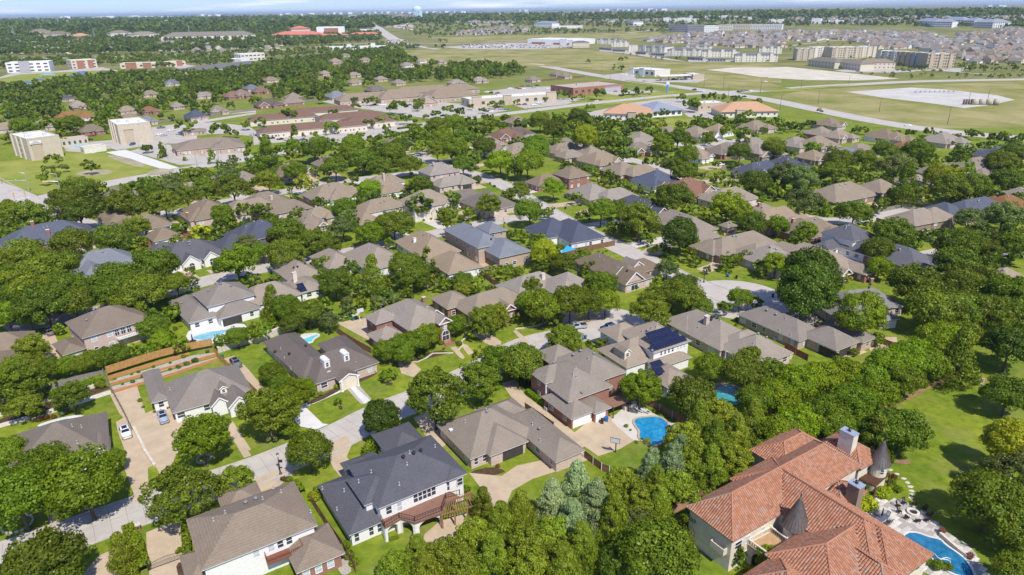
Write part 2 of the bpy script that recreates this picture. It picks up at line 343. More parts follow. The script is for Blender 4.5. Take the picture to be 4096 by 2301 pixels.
def road(name, k, s, w, m=conc, z=0.008, kerb=True, step=6.0, smooth=2, name_k='kerb'):
    p = smooth_poly([Vector(q[:2]) for q in gpts(k, s)], smooth, False); p = resample(p, step)
    z += 0.004 * len(ROADS); L, Rr = strip(p, w); hs = [ground_h(q.length) for q in p]; b = MB(); n = len(p)
    b.add([(q.x, q.y, h + z) for q, h in zip(L, hs)] + [(q.x, q.y, h + z) for q, h in zip(Rr, hs)], [(n + i, n + i + 1, i + 1, i) for i in range(n - 1)])
    o = tag(b.build(name, m), kind='structure'); ROADS.append(p)
    if name == 'street' and p[0].y < 420:
        jb = MB()
        for i in range(n - 1):
            jb.beam((*L[i], hs[i] + z + .001), (*Rr[i], hs[i] + z + .001), .07, .004)
        jb.beam((*p[0], z), (*p[0], z), .1)
        for a, c_ in zip(p[:-1], p[1:]): jb.beam((*a, z + .001), (*c_, z + .001), .07, .004)
        tag(jb.build('road_joints', mat('joint_tar', (0.27, 0.245, 0.215), .9)), kind='structure')
    for i in range(n - 1): PAVED.append([tuple(L[i]), tuple(L[i + 1]), tuple(Rr[i + 1]), tuple(Rr[i])])
    if kerb:
        for sd in (1, -1):
            e0 = [q + (q2 - q).normalized() * 0.0 for q, q2 in zip(L if sd > 0 else Rr, p)]
            e1 = [q + (q - q2).normalized() * 0.45 for q, q2 in zip(L if sd > 0 else Rr, p)]
            kb = MB(); vs = []
            for a, c, h in zip(e0, e1, hs): vs += [(a.x, a.y, h), (a.x, a.y, h + .12), (c.x, c.y, h + .12), (c.x, c.y, h)]
            fs = []
            for i in range(n - 1):
                for q in range(3): fs.append((i * 4 + q, i * 4 + q + 1, (i + 1) * 4 + q + 1, (i + 1) * 4 + q))
            kb.add(vs, fs); tag(kb.build(name_k, kerbm), kind='structure')
    return o
road('street', 'D', '-120 1452 -30 1418 60 1388 167 1349 340 1287 500 1233 660 1179 760 1137 861 1093 960 1040 1060 1003 1200 940 1300 880 1348 862 1487 832 1555 800', 8.6)
road('street', 'D', '1040 385 1090 408 1130 422 1200 440 1262 462 1330 502 1392 540 1470 582 1560 624 1640 662 1720 704 1800 735 1868 760 1960 786', 8.8)
road('street', 'D', '20 832 86 812 146 806 300 772 400 742 500 711 600 688 700 667 850 640 1010 608 1130 580 1250 556 1330 545 1400 545', 8.2)
road('street', 'D', '160 640 230 606 330 566 400 544 470 528 560 508 640 496 690 487 735 479 806 463 892 452 1022 438 1130 424', 8.2)
road('street', 'D', '1080 330 1120 345 1090 370 1055 392 1020 410', 8.0)
road('street', 'D', '1560 395 1640 415 1700 440 1770 470 1830 490 1900 520', 8.0)
road('street', 'D', '1900 520 2010 545 2100 560 2200 545 2300 520', 8.0)
road('street', 'D', '2060 650 2200 660 2290 655 2360 640 2430 625 2576 640', 8.2)
road('street', 'D', '1650 350 1740 372 1800 362 1880 350', 7.5)
for k, x, y, r in (('D', 1855, 752, 15.0), ('D', 1520, 815, 11.5)):
    c = G(k, x, y); sheet('street_turning_circle', [(c.x + r * math.cos(a * math.pi / 14), c.y + r * math.sin(a * math.pi / 14)) for a in range(28)], 0.012, conc)
road('avenue', 'D', '-140 400 -40 470 30 505 110 540 180 575 260 620', 20.0, z=0.010)
road('avenue', 'D', '60 512 125 494 274 462 347 448 453 430 522 415 607 402 680 390 760 374 858 355 957 342 1045 315 1191 295 1288 285 1483 260 1695 240 1830 230', 12.0, z=0.012, step=12)
road('avenue', 'D', '2760 360 2500 344 2315 324 2236 311 2171 300 2070 279 2001 265 1931 250 1830 236 1731 222 1602 206 1489 188 1400 172 1330 160 1240 146 1130 128 1060 118 1010 108', 19.0, z=0.016, step=25)
road('avenue', 'D', '1830 232 1932 228 2040 219 2163 212 2301 205 2450 202 2640 199', 17.0, z=0.020, step=20)
road('avenue', 'D', '1010 110 990 98 968 84 955 74 940 64 925 57', 34.0, z=0.05, kerb=False, step=40)
road('highway', 'D', '-60 152 0 150 150 146 300 142 450 138 640 130 800 118 960 107 1140 111 1300 106 1500 90 1700 70', 22.0, z=0.03, kerb=False, step=40)
road('lane', 'D', '560 155 620 150 680 148 720 150 760 162 800 170', 9, kerb=False)
road('lane', 'D', '1240 126 1290 134 1345 146 1400 158', 12, kerb=False, m=conc_l)
road('lane', '30', '140 250 150 245 420 215 700 222 800 205 900 205 1050 215', 8, kerb=False)
road('lane', '30', '930 215 1000 230 1060 245', 10, kerb=False)
for k, a, b_ in (('01', (20, 500), (60, 515)), ('01', (80, 530), (120, 545)), ('01', (110, 575), (150, 580)), ('01', (160, 570), (195, 575)), ('01', (205, 560), (240, 563)), ('01', (260, 555), (300, 560)),
                 ('01', (330, 640), (380, 648)), ('01', (400, 700), (470, 715))):
    A, B = G(k, *a), G(k, *b_); d = (B - A).normalized(); nn = Vector((-d.y, d.x, 0)) * 0.3
    sheet('road_marking', [A - nn, B - nn, B + nn, A + nn], 0.02, paint_w)
sheet('median', smooth_poly(gpts('20', '1100 772 1500 830 1640 858 1600 862 1450 835 1080 780'), 1), 0.024, greenf)
sheet('median', smooth_poly(gpts('20', '860 1000 1200 968 1540 925 1580 935 1200 990 880 1022'), 1), 0.024, greenf)
sheet('median', smooth_poly(gpts('30', '20 498 180 478 420 466 500 460 300 480 40 506'), 1), 0.03, greenf)
# ---- driveways and paths (tan and white concrete)
def drives(k, items, m, name='driveway', z=0.014, it=None):
    if it is None: it = 0 if name == 'driveway' else 1
    for s in items: sheet(name, smooth_poly(gpts(k, s), it), z, m)
drives('D', ['292 1062 330 1040 350 1058 376 1120 390 1168 372 1178 374 1240 366 1256 330 1268 336 1240 322 1205 308 1165 312 1128 296 1085'], tanc)
drives('D', ['276 992 345 972 366 1040 398 1028 440 1012 470 1050 484 1090 462 1120 440 1150 430 1185 404 1195 386 1165 356 1120 334 1075 300 1040'], tanc)
drives('D', ['368 1340 420 1318 470 1305 486 1320 474 1350 470 1372 480 1400 470 1470 380 1480 370 1400', '250 1398 330 1362 310 1400 316 1470 190 1480 220 1430'], tanc)
drives('D', ['640 1205 712 1178 742 1192 700 1225 650 1240'], tanc)
drives('D', ['836 1112 872 1096 886 1118 872 1150 890 1170 920 1190 870 1215 838 1178 824 1140'], tanc)
drives('D', ['1040 1052 1075 1036 1110 1072 1130 1110 1110 1130 1070 1095'], tanc)
drives('D', ['1180 1190 1262 1198 1300 1172 1400 1150 1462 1120 1478 1158 1420 1180 1340 1205 1288 1235 1272 1275 1240 1275 1215 1235'], tanc)
drives('D', ['1262 965 1296 955 1322 995 1420 1068 1478 1115 1462 1130 1390 1080 1300 1018'], tanc)
drives('D', ['1430 1100 1475 1065 1560 1040 1612 1098 1560 1130 1505 1148 1468 1122'], tanc)
drives('D', ['556 905 590 895 625 930 668 982 640 998 610 955', '560 1062 585 1060 632 1132 610 1140'], tanc)
drives('D', ['845 812 925 800 960 828 990 850 968 880 930 858'], tanc)
drives('D', ['1000 912 1035 908 1060 930 1040 950 1010 940', '1185 838 1215 830 1262 860 1255 880 1218 862', '1155 862 1175 868 1192 888 1178 894'], tanc)
drives('D', ['108 835 136 838 146 862 150 905 130 920 112 905 105 870'], tanc)
drives('21', ['1905 1110 2020 1095 2045 1135 2000 1205 1960 1262 1880 1290 1780 1245 1900 1200 1950 1160'], tanc)
drives('D', ['2176 852 2255 848 2260 872 2240 905 2190 885', '1940 870 1995 895 1990 905 1920 905'], tanc)
drives('D', ['2255 585 2300 572 2330 592 2300 600', '1220 630 1300 640 1300 660 1225 668 1190 650'], tanc)
drives('01', ['1490 930 1660 880 1760 905 1640 960', '1600 790 1690 770 1850 880 1790 900'], tanc)
drives('11', ['260 530 350 540 560 625 500 630 360 570', '1940 700 2000 680 2080 760 2010 780', '1600 80 1650 90 1700 150 1650 165 1610 130', '2040 440 2160 430 2230 460 2100 480', '1760 1210 1920 1150 2110 1170 2250 1210 2080 1260 1800 1300'], tanc)
drives('21', ['610 700 720 670 760 700 700 740', '1250 1075 1330 1030 1480 985 1570 1005 1520 1080 1400 1120'], tanc)
drives('21', ['0 400 200 375 210 390 0 420', '1760 270 1960 240 2080 260 1900 290'], tanc)
drives('12', ['355 1340 440 1190 480 1215 640 1370 700 1380 580 1430 430 1400', '440 1190 880 1010 905 1030 480 1215', '905 1025 985 1000 1110 1150 1040 1185'], conc_w, 'path', 0.018, 0)
drives('12', ['1870 640 1925 630 2000 720 1965 740', '1965 740 2000 720 2010 740 1990 750'], tanc, 'path', 0.018, 0)
drives('03', ['450 860 540 760 580 970 490 985', '2170 20 2230 10 2420 295 2350 320'], tanc, 'path', 0.018, 0)
drives('22', ['10 480 40 470 165 580 115 600', '690 350 720 335 790 385 745 395'], tanc, 'path', 0.018, 0)
drives('01', ['1990 1260 2040 1255 2130 1310 2080 1320'], tanc, 'path', 0.018, 0)
drives('31', ['1830 870 1870 860 2040 945 2010 955', '1990 850 2060 850 2230 930 2200 940'], tanc, 'path', 0.018, 0)
drives('31', ['1430 890 1500 855 1610 885 1560 920 1480 925'], tanc)
drives('22', ['950 1330 1120 1180 1260 1200 1380 1290 1620 1395 1560 1447 1480 1500 1200 1560 1060 1440 980 1370'], conc_l, 'patio', 0.02)
drives('13', ['1560 1110 1800 900 2060 830 2150 900 2100 1060 1900 1110 1760 1160'], tanc, 'patio', 0.02)
drives('22', ['1920 1000 2000 970 2200 1010 2290 1110 2180 1200 1990 1210 1930 1120'], tanc, 'patio', 0.02)
drives('02', ['1780 510 1900 430 2330 400 2400 460 2200 570 2020 610 1830 600'], conc_w, 'patio', 0.02)
drives('12', ['170 560 560 490 640 520 330 680'], conc_w, 'patio', 0.02)
drives('02', ['340 1390 560 1320 760 1285 850 1310 880 1345 700 1400 400 1410'], conc_w, 'patio', 0.02)
drives('32', ['520 700 640 760 980 690 900 660'], tanc, 'patio', 0.02)
drives('11', ['1740 1210 1960 1230 1940 1290 1780 1320', '1740 480 1880 430 1910 460 1800 500'], conc_l, 'patio', 0.02)
drives('02', ['-60 1390 400 1260 1060 1050 1075 1085 420 1300 -40 1425'], stone_l, 'garden_path', 0.016, 0)
drives('02', ['-40 1340 380 1190 900 1035 1050 1000 1060 1045 400 1255 -40 1390'], mulch, 'planting_bed', 0.012)
drives('12', ['560 1130 830 1000 850 1030 590 1170 470 1190', '940 960 1160 860 1180 890 970 990', '1440 770 1750 660 1890 690 1800 710 1640 750 1560 785', '1240 985 1310 970 1320 1000 1260 1010', '790 1200 830 1200 840 1240 800 1240'], mulch, 'planting_bed', 0.012)
drives('12', ['880 1045 905 1030 1040 1180 1010 1185', '935 1000 985 995 1110 1135 1100 1150'], gravel, 'planting_bed', 0.013, 0)
drives('03', ['1110 1240 1290 1230 1300 1400 1120 1420', '1690 1330 1800 1320 1830 1480 1720 1480'], mulch, 'planting_bed', 0.012)
drives('13', ['170 500 280 440 320 480 290 560 190 560', '790 1250 850 1230 940 1400 840 1460 780 1380'], gravel, 'gravel_bed', 0.012)
drives('13', ['2060 450 2250 400 2420 440 2330 480 2220 500 2100 480'], mulch, 'planting_bed', 0.016)
drives('32', ['1030 1260 1230 1150 1480 1030 1660 950 1820 870 1960 900 1800 920 1500 1060 1250 1190 1100 1290'], dirt, 'bare_earth', 0.012)
drives('23', ['280 1400 480 1320 620 1290 820 1310 780 1340 500 1370 400 1447', '1310 870 1600 750 1800 640 2200 500 2400 480 2250 540 1900 700 1620 850 1400 900'], dirt, 'bare_earth', 0.012)
drives('33', ['1180 330 1380 340 1370 380 1230 370', '2160 1010 2270 1020 2260 1070 2180 1050'], dirt, 'bare_earth', 0.012)
drives('32', ['2000 920 2140 940 2130 970 2010 960'], dirt, 'bare_earth', 0.012)
drives('01', ['1020 120 1210 95 1730 270 1590 290'], conc_w, 'lane', 0.02, 0)
drives('01', ['1250 110 1500 40 1900 60 2500 150 2350 215 2000 235 1720 240 1400 150'], lot, 'parking_lot', 0.018, 0)
drives('01', ['1480 -100 1900 -40 1900 30 1530 40 1130 100 1000 60', '600 40 1100 0 1140 60 900 130 640 110'], lot, 'parking_lot', 0.017, 0)
drives('00', ['1460 1230 1700 1200 2050 1180 2400 1220 2560 1330 2200 1290 1900 1300 1680 1350 1480 1370'], lot, 'parking_lot', 0.018, 0)
drives('10', ['-30 1280 300 1230 700 1270 880 1200 1280 1180 1560 1160 1280 1310 900 1330 700 1390 300 1370 -20 1400'], lot, 'parking_lot', 0.018, 0)
drives('10', ['640 980 800 950 1150 1000 1700 980 2060 1010 2460 1060 2200 1110 1700 1150 1400 1110 1100 1060 840 1030'], lot, 'parking_lot', 0.018, 0)
drives('10', ['2180 890 2470 850 2900 850 2900 900 2470 940 2330 910'], lot, 'parking_lot', 0.018, 0)
drives('20', ['-60 990 280 950 700 950 520 1010 120 1050', '0 850 480 830 520 880 300 900 0 905', '840 900 1150 870 1440 880 1060 925'], lot, 'parking_lot', 0.018, 0)
drives('20', ['840 730 1130 700 1200 760 1700 770 1900 760 1780 800 1300 790 900 760'], lot, 'parking_lot', 0.018, 0)
drives('20', ['700 1090 860 1060 1300 960 1640 950 1840 1000 2060 990 2100 1070 2000 1160 1700 1130 1640 1080 900 1190'], lot, 'parking_lot', 0.017, 0)
drives('20', ['-700 455 0 415 560 420 620 450 200 478 -400 480'], lot, 'parking_lot', 0.03, 0)
drives('20', ['840 480 1100 490 1400 545 1700 600 1500 580 1100 520 850 495', '1700 575 2470 585 2470 600 1700 600'], lot, 'parking_lot', 0.03, 0)
drives('30', ['360 385 560 370 760 385 1060 372 1100 360 1050 395 1290 410 1150 405 900 385 700 398 420 395'], lot, 'parking_lot', 0.03, 0)
drives('00', ['0 745 120 705 340 700 500 690 980 650 1180 690 1000 680 500 705 200 720 0 760', '1640 600 1900 640 2200 660 2470 600 2480 620 2000 680 1700 660'], lot, 'parking_lot', 0.018, 0)
drives('01', ['-80 210 440 190 640 130 1020 130 1600 295 1720 300 1020 420 480 520 330 520 -80 370'], greenf, 'vacant_lot', 0.006, 0)
drives('01', ['700 330 860 290 1100 290 1060 330 860 350', '1000 140 1200 160 1420 240 1350 270 1150 210', '1500 270 1720 290 1600 330 1380 350'], pale_soil, 'worn_soil', 0.010, 1)
drives('00', ['-60 760 220 710 960 680 970 750 560 780 440 830 -60 840'], greenf, 'park_lawn', 0.006, 0)
drives('20', ['-500 470 560 470 900 500 1500 600 2470 610 2600 650 2600 800 1500 760 1000 690 300 640 -900 620 -1100 490'], dryf, 'field', 0.008, 0)
drives('20', ['1500 760 2470 800 2600 830 2600 850 2060 860 1700 820', '1700 830 2470 880 2900 880 2470 830'], dryf, 'field', 0.008, 0)
drives('20', ['-900 360 0 345 600 330 1400 310 1500 345 900 400 640 380 0 400 -600 420'], dryf, 'field', 0.008, 0)
drives('20', ['1870 675 2200 650 2600 655 3300 730 3200 745 2400 745 2100 700', '0 520 500 520 900 560 640 610 300 560', '-600 500 -100 540 440 595 300 630 -300 560'], caliche, 'caliche_pad', 0.012, 0)
drives('30', ['0 370 100 365 350 390 720 430 500 440 200 438 0 425'], caliche, 'caliche_pad', 0.014, 0)
drives('30', ['20 525 230 490 640 470 1396 445 1700 440 1700 720 1396 695 1230 700 830 700 660 672 520 645 300 600 150 570'], dryf, 'field', 0.008, 0)
drives('30', ['430 502 780 478 960 488 1250 520 1345 545 1200 575 1070 590 900 565 620 532'], mat('white_gravel', (0.49, 0.465, 0.42), 0.95, 0.12, 0.06, 8, spec=0.05), 'gravel_pad', 0.014, 0)
drives('20', ['460 1000 720 975 720 1005 520 1022', '730 935 1060 900 1560 880 1680 900 1300 950 900 980', '0 1080 300 1030 440 1035 0 1095'], greenf, 'verge', 0.012, 0)
drives('20', ['1280 1180 1500 1140 1790 1150 1660 1230 1350 1240'], greenf, 'lawn', 0.010, 0)
drives('00', ['2000 1120 2470 1080 2470 1050 2000 1095'], conc_l, 'lane', 0.012, 0)
drives('00', ['1860 1175 2470 1085 2470 1100 1870 1200'], conc, 'lane', 0.013, 0)
def low_wall(name, k, s, w, h, m, what):
    p = resample([q for q in gpts(k, s)], 1.5); L, Rr = strip(p, w); b = MB(); n = len(p); vs = []
    for a, c in zip(L, Rr): vs += [(a.x, a.y, 0), (a.x, a.y, h * random.uniform(.9, 1.1)), (c.x, c.y, h * random.uniform(.9, 1.1)), (c.x, c.y, 0)]
    fs = [(i * 4 + q, (i + 1) * 4 + q, (i + 1) * 4 + q + 1, i * 4 + q + 1) for i in range(n - 1) for q in range(3)] + [(0, 1, 2, 3), tuple(n * 4 - 1 - q for q in range(4))]
    b.add(vs, fs); return later(b.build(name, m), what, 'wall')
low_wall('stone_wall', '03', '1285 25 1340 130 1400 260 1490 395', 0.5, 0.45, stone_l, 'low white limestone wall between two tan driveways')
low_wall('retaining_wall', '02', '2100 690 2250 640 2470 580', 0.6, 1.6, stone_l, 'cream limestone retaining wall above the grey suv')
low_wall('retaining_wall', '12', '-10 600 180 525 300 480 460 440 560 405', 0.7, 1.9, stone_l, 'cream limestone retaining wall behind the turquoise lap pool')
low_wall('garden_wall', '12', '800 380 1000 320', 0.4, 0.5, stone_l, 'low stone wall below the basketball board')
low_wall('garden_wall', '02', '-20 1310 380 1180 920 1020', 0.5, 0.8, stone_l, 'long limestone garden wall in front of the grey board fence')
low_wall('garden_edging', '12', '1425 778 1560 780 1640 745 1700 700 1900 695', 0.3, 0.25, stone_l, 'curved pale lawn edging')
low_wall('garden_edging', '12', '1950 670 1990 620 1980 580 2030 540', 0.3, 0.25, stone_l, 'curved pale edging by the entry steps')
low_wall('garden_edging', '22', '30 465 230 435 330 400 345 365', 0.3, 0.25, stone_l, 'pale edging around the yellow flower bed')
low_wall('garden_edging', '22', '740 360 850 355 950 310 990 250', 0.3, 0.25, stone_l, 'wavy white edging beside the pickup truck')
low_wall('garden_wall', '12', '1190 250 1320 215 1450 185', 0.4, 0.5, stone_l, 'pale garden wall behind the brick two-storey house')
# ---- pools: coping ring around a sheet of water
def pool(k, s, wm, label, cope=0.45, it=2, cm=None, top=0.22):
    p = ccw([(q.x, q.y) for q in smooth_poly(gpts(k, s), it)]); c = Vector((sum(a[0] for a in p) / len(p), sum(a[1] for a in p) / len(p), 0))
    t = thing('swimming_pool', c, 0, label, 'pool'); n = len(p); q = [(a[0] - c.x, a[1] - c.y) for a in p]
    w = MB(); w.add([(a[0], a[1], top - 0.06) for a in q], [tuple(range(n))]); w.build('water', wm, t)
    o = []
    for i in range(n):
        d = (Vector(q[(i + 1) % n]) - Vector(q[i - 1])).normalized(); o.append((q[i][0] + d.y * cope, q[i][1] - d.x * cope))
    b = MB(); vs = [(a[0], a[1], top - 0.10) for a in q] + [(a[0], a[1], top) for a in q] + [(a[0], a[1], top) for a in o] + [(a[0], a[1], 0.0) for a in o]
    fs = []
    for i in range(n):
        j = (i + 1) % n
        for l in range(3): fs.append((l * n + i, l * n + j, (l + 1) * n + j, (l + 1) * n + i))
    b.add(vs, fs); b.build('coping', cm or conc_l, t); PAVED.append(p); return t
w_blue = water('pool_water_blue', (0.012, 0.16, 0.36), (0.03, 0.30, 0.52))
w_teal = water('pool_water_teal', (0.03, 0.22, 0.25), (0.07, 0.34, 0.36))
w_lap = water('pool_water_turquoise', (0.10, 0.45, 0.50), (0.18, 0.58, 0.62))
w_deep = water('pool_water_deep', (0.012, 0.10, 0.22), (0.03, 0.20, 0.34))
w_pale = water('pool_water_pale', (0.12, 0.36, 0.45), (0.25, 0.52, 0.60))
buff = mat('buff_stone', (0.42, 0.34, 0.24), 0.9, 0.15, 2.0)
pool('22', '1180 1330 1300 1315 1420 1310 1510 1380 1490 1430 1500 1480 1470 1540 1380 1590 1300 1570 1220 1510 1240 1450 1180 1380', w_blue, 'freeform bright blue pool beside the driveway with the basketball hoop', cm=buff)
pool('22', '1500 1420 1560 1398 1610 1415 1590 1450 1530 1462', w_pale, 'small round spa joined to the bright blue freeform pool', 0.6, cm=buff)
pool('22', '1945 1040 2030 1005 2150 1020 2240 1080 2260 1130 2140 1190 2020 1210 1990 1160 1960 1110', w_teal, 'teal round-ended pool half hidden by trees behind the solar roof house', cm=buff)
pool('12', '285 630 580 518 600 530 550 560 540 585 310 655', w_lap, 'narrow turquoise lap pool behind the two-dormer brown roof', 0.5, 0, conc_w)
pool('02', '1860 540 1990 500 2210 465 2190 490 2050 560 1960 575 1850 560', w_pale, 'pale blue pool behind the white two-storey house on the left', cm=conc_w)
pool('02', '470 1390 600 1335 740 1325 770 1345 600 1380 500 1410', w_deep, 'dark kidney pool behind the bottom-left tan roof', cm=conc_w)
pool('13', '1790 1130 1850 1090 1930 1090 1950 1120 1880 1170 1800 1180', w_teal, 'small teal spa beside the cedars below the pergola', cm=buff)
pool('11', '1800 1270 1850 1248 1910 1265 1890 1300 1820 1310', w_teal, 'small teal pool beside the white garage wing', cm=conc_l)
pool('21', '460 1080 560 1050 600 1060 520 1090', w_pale, 'light blue pool beside the blue shade sail', cm=conc_l)
pool('31', '860 1290 960 1290 1010 1320 960 1345 880 1320', w_pale, 'pale blue pool with slide at the right between roofs', cm=conc_w)
pool('01', '610 60 760 80 860 70 840 40 640 45', w_pale, 'motel pool between the two flat-roofed hotels', cm=conc_w)
pool('vil', '855 632 885 590 935 590 990 612 1045 622 1070 650 1130 690 1170 722 1195 760 1215 800 1180 805 1110 790 1060 755 1020 720 970 690 900 660', w_deep, 'large deep blue pool on the terrace of the terracotta villa', 0.35, 1, conc_w, 0.22)
# ================================================================== houses
ROOF = {'tan': (0.251, 0.209, 0.163), 'taupe': (0.207, 0.172, 0.136), 'grey': (0.176, 0.172, 0.167), 'slate': (0.107, 0.106, 0.114), 'navy': (0.088, 0.095, 0.119), 'bluegrey': (0.167, 0.176, 0.189),
        'brown': (0.145, 0.114, 0.092), 'redbrown': (0.207, 0.123, 0.088), 'orange': (0.378, 0.211, 0.114), 'rust': (0.229, 0.141, 0.088)}
def roofmat(c): return shingle('roof_shingle_' + c, ROOF[c])
WALL = {'brick': lambda: brickmat('brick_red', (0.22, 0.085, 0.055), (0.36, 0.17, 0.12), (0.45, 0.38, 0.33)), 'pink': lambda: brickmat('brick_pink', (0.44, 0.31, 0.26), (0.60, 0.48, 0.41), (0.6, 0.55, 0.5)),
        'white': lambda: mat('white_brick', (0.74, 0.72, 0.68), 0.8, 0.06, 2.5), 'cream': lambda: mat('cream_render', (0.66, 0.58, 0.46), 0.85, 0.08, 1.2), 'tanb': lambda: brickmat('brick_tan', (0.36, 0.26, 0.18), (0.5, 0.39, 0.29), (0.5, 0.45, 0.4)),
        'brown': lambda: brickmat('brick_brown', (0.20, 0.13, 0.09), (0.32, 0.23, 0.17), (0.4, 0.35, 0.3)), 'stone': lambda: mat('villa_stone', (0.46, 0.43, 0.38), 0.9, 0.25, 1.4, 6, bump=0.4)}
def _frame():
    b = MB(); b.box(-.5, .5, -.04, .05, -.5, -.42); b.box(-.5, .5, -.04, .05, .42, .5); b.box(-.5, -.43, -.04, .05, -.42, .42); b.box(.43, .5, -.04, .05, -.42, .42); b.box(-.43, .43, -.03, .04, -.03, .03)
    return b.mesh('window_frame', trim())
FRAME_ME = _frame(); PANE_ME = MB().box(-.43, .43, -.02, .012, -.42, .42).mesh('pane', glass()); BLIND_ME = MB().box(-.43, .43, -.02, .012, -.42, .42).mesh('pane_blind', blind())
def _garage():
    b = MB(); b.box(-.5, .5, -.05, .02, 0, 1.0, 0)
    return b.mesh('garage_door', white())
GAR_ME = _garage(); GPAN_ME = MB().box(-.48, .48, -.02, .02, .02, .23).mesh('door_panel', white())
GARD_ME = MB().box(-.5, .5, -.05, .02, 0, 1.0).mesh('garage_bay_shade', mat('bay_shade_dark', (0.05, 0.045, 0.04), 0.8, 0.3))  # flat dark panel, the shade inside an open bay put into its colour
DOOR_ME = MB().box(-.5, .5, -.05, .03, 0, 1.0).mesh('door', mat('door_wood', (0.10, 0.045, 0.025), 0.5, 0.2, 2.0))
def _vent():
    b = MB(); b.lathe([(.28, -.25), (.26, .06), (.10, .08), (.10, .45), (.22, .48), (.20, .62)], 8); return b.mesh('roof_vent', mat('galvanised', (0.55, 0.56, 0.58), 0.4, 0.1, metal=0.4))
VENT_ME = _vent()
def _turb():
    b = MB(); b.lathe([(.2, -.2), (.2, .18), (.33, .3), (.36, .45), (.26, .6), (.05, .66)], 10); return b.mesh('turbine_vent', mat('vent_grey', (0.26, 0.27, 0.29), 0.4, 0.2, metal=0.3))
TURB_ME = _turb()
TURBD_ME = TURB_ME.copy(); TURBD_ME.materials.clear(); TURBD_ME.materials.append(dark())
def window(par, x, y, z, w, h, rz, blinded=False, name='window'):
    f = link(name, FRAME_ME, par, (x, y, z), rz, (w, 1.0, h)); link('pane', BLIND_ME if blinded else PANE_ME, f); return f
def garage(par, x, y, rz, w, h=2.15, opened=False):
    if opened: return link('garage_bay_shade', GARD_ME, par, (x, y, 0.02), rz, (w, 1, h))
    g = link('garage_door', GAR_ME, par, (x, y, 0.02), rz, (w, 1, h))
    for i in range(4): link('door_panel', GPAN_ME, g, (0, -0.055, i * .25))
    return g
class House: pass
HOUSES = []
SIDES = {'f': (0, -1, 0.0), 'l': (-1, 0, -math.pi / 2), 'r': (1, 0, math.pi / 2), 'b': (0, 1, math.pi)}
def _wing(k, w, ang):
    u = Vector((math.cos(ang), math.sin(ang), 0)); v = Vector((-u.y, u.x, 0)); t = w[0]
    if t == 'a':
        _, x, y, wu, dv, e = w[:6]; kind = w[6] if len(w) > 6 else 'h'; sl = w[7] if len(w) > 7 else 0.62; wm = w[8] if len(w) > 8 else None
        rise = {'h': min(wu, dv), 'gu': dv, 'gv': wu, 'flat': 0}[kind] / 2 * sl
        c = G(k, x, y, e + rise); c.z = ground_h(math.hypot(c.x, c.y)); return [c - u * wu / 2 - v * dv / 2, wu, dv, e, kind, sl, wm]
    x1, y1, x2, y2 = w[1:5]
    if t in ('Ru', 'Rv'):     # ridge line seen in the picture: hw half width, e eave, slope, kind
        hw, e, sl, kind = w[5:9]; k = w[9] if len(w) > 9 else k; A, B = G(k, x1, y1, e + sl * hw), G(k, x2, y2, e + sl * hw); A.z = B.z = 0; ax = u if t == 'Ru' else v; d = (B - A).dot(ax); ex = hw if kind == 'h' else 0
        if d < 0: A, d = B, -d
        L_ = d + 2 * ex; o = A - ax * ex; return [o - v * hw, L_, 2 * hw, e, kind, sl, None] if t == 'Ru' else [o - u * hw, 2 * hw, L_, e, kind, sl, None]
    if t == 'd': ext, rest = 0, w[5:]
    else: ext, rest = w[5], w[6:]
    e = rest[0]; kind = rest[1] if len(rest) > 1 else 'h'; sl = rest[2] if len(rest) > 2 else 0.62; wm = rest[3] if len(rest) > 3 else None
    A, B = G(k, x1, y1, e), G(k, x2, y2, e); d = B - A; du, dv = d.dot(u), d.dot(v); A.z = 0
    if t == 'd': o = A + u * min(du, 0) + v * min(dv, 0); return [o, abs(du), abs(dv), e, kind, sl, wm]
    if t == 'f': o = A + u * min(du, 0); return [o, abs(du), ext, e, kind, sl, wm]
    if t == 'l': o = A + v * min(dv, 0); return [o, ext, abs(dv), e, kind, sl, wm]
    if t == 'r': o = A + v * min(dv, 0) - u * ext; return [o, ext, abs(dv), e, kind, sl, wm]
def wing_h(w, x, y):
    x0, y0, wu, dv, e, kind, sl = w[:7]; a, b, c, d = x - x0, x0 + wu - x, y - y0, y0 + dv - y
    if min(a, b, c, d) < 0: return -1
    return e + {'h': min(a, b, c, d), 'gu': min(c, d), 'gv': min(a, b), 'flat': 0}[kind] * sl
def roof_h(H, x, y, skip=None): return max([wing_h(w, x, y) for i, w in enumerate(H.w) if i != skip] + [-1])
def on_roof(H, k, x, y):
    """first point of the house's roof met by the sight line through a pixel, in house space"""
    d = ray(*S(k, x, y)); inv = H.mw.inverted()
    for i in range(400):
        z = 14 - i * 0.035; t = (EYE - z) / -d.z; P = inv @ Vector((d.x * t, d.y * t, z)); h = roof_h(H, P.x, P.y)
        if h >= P.z: return Vector((P.x, P.y, h))
    return P
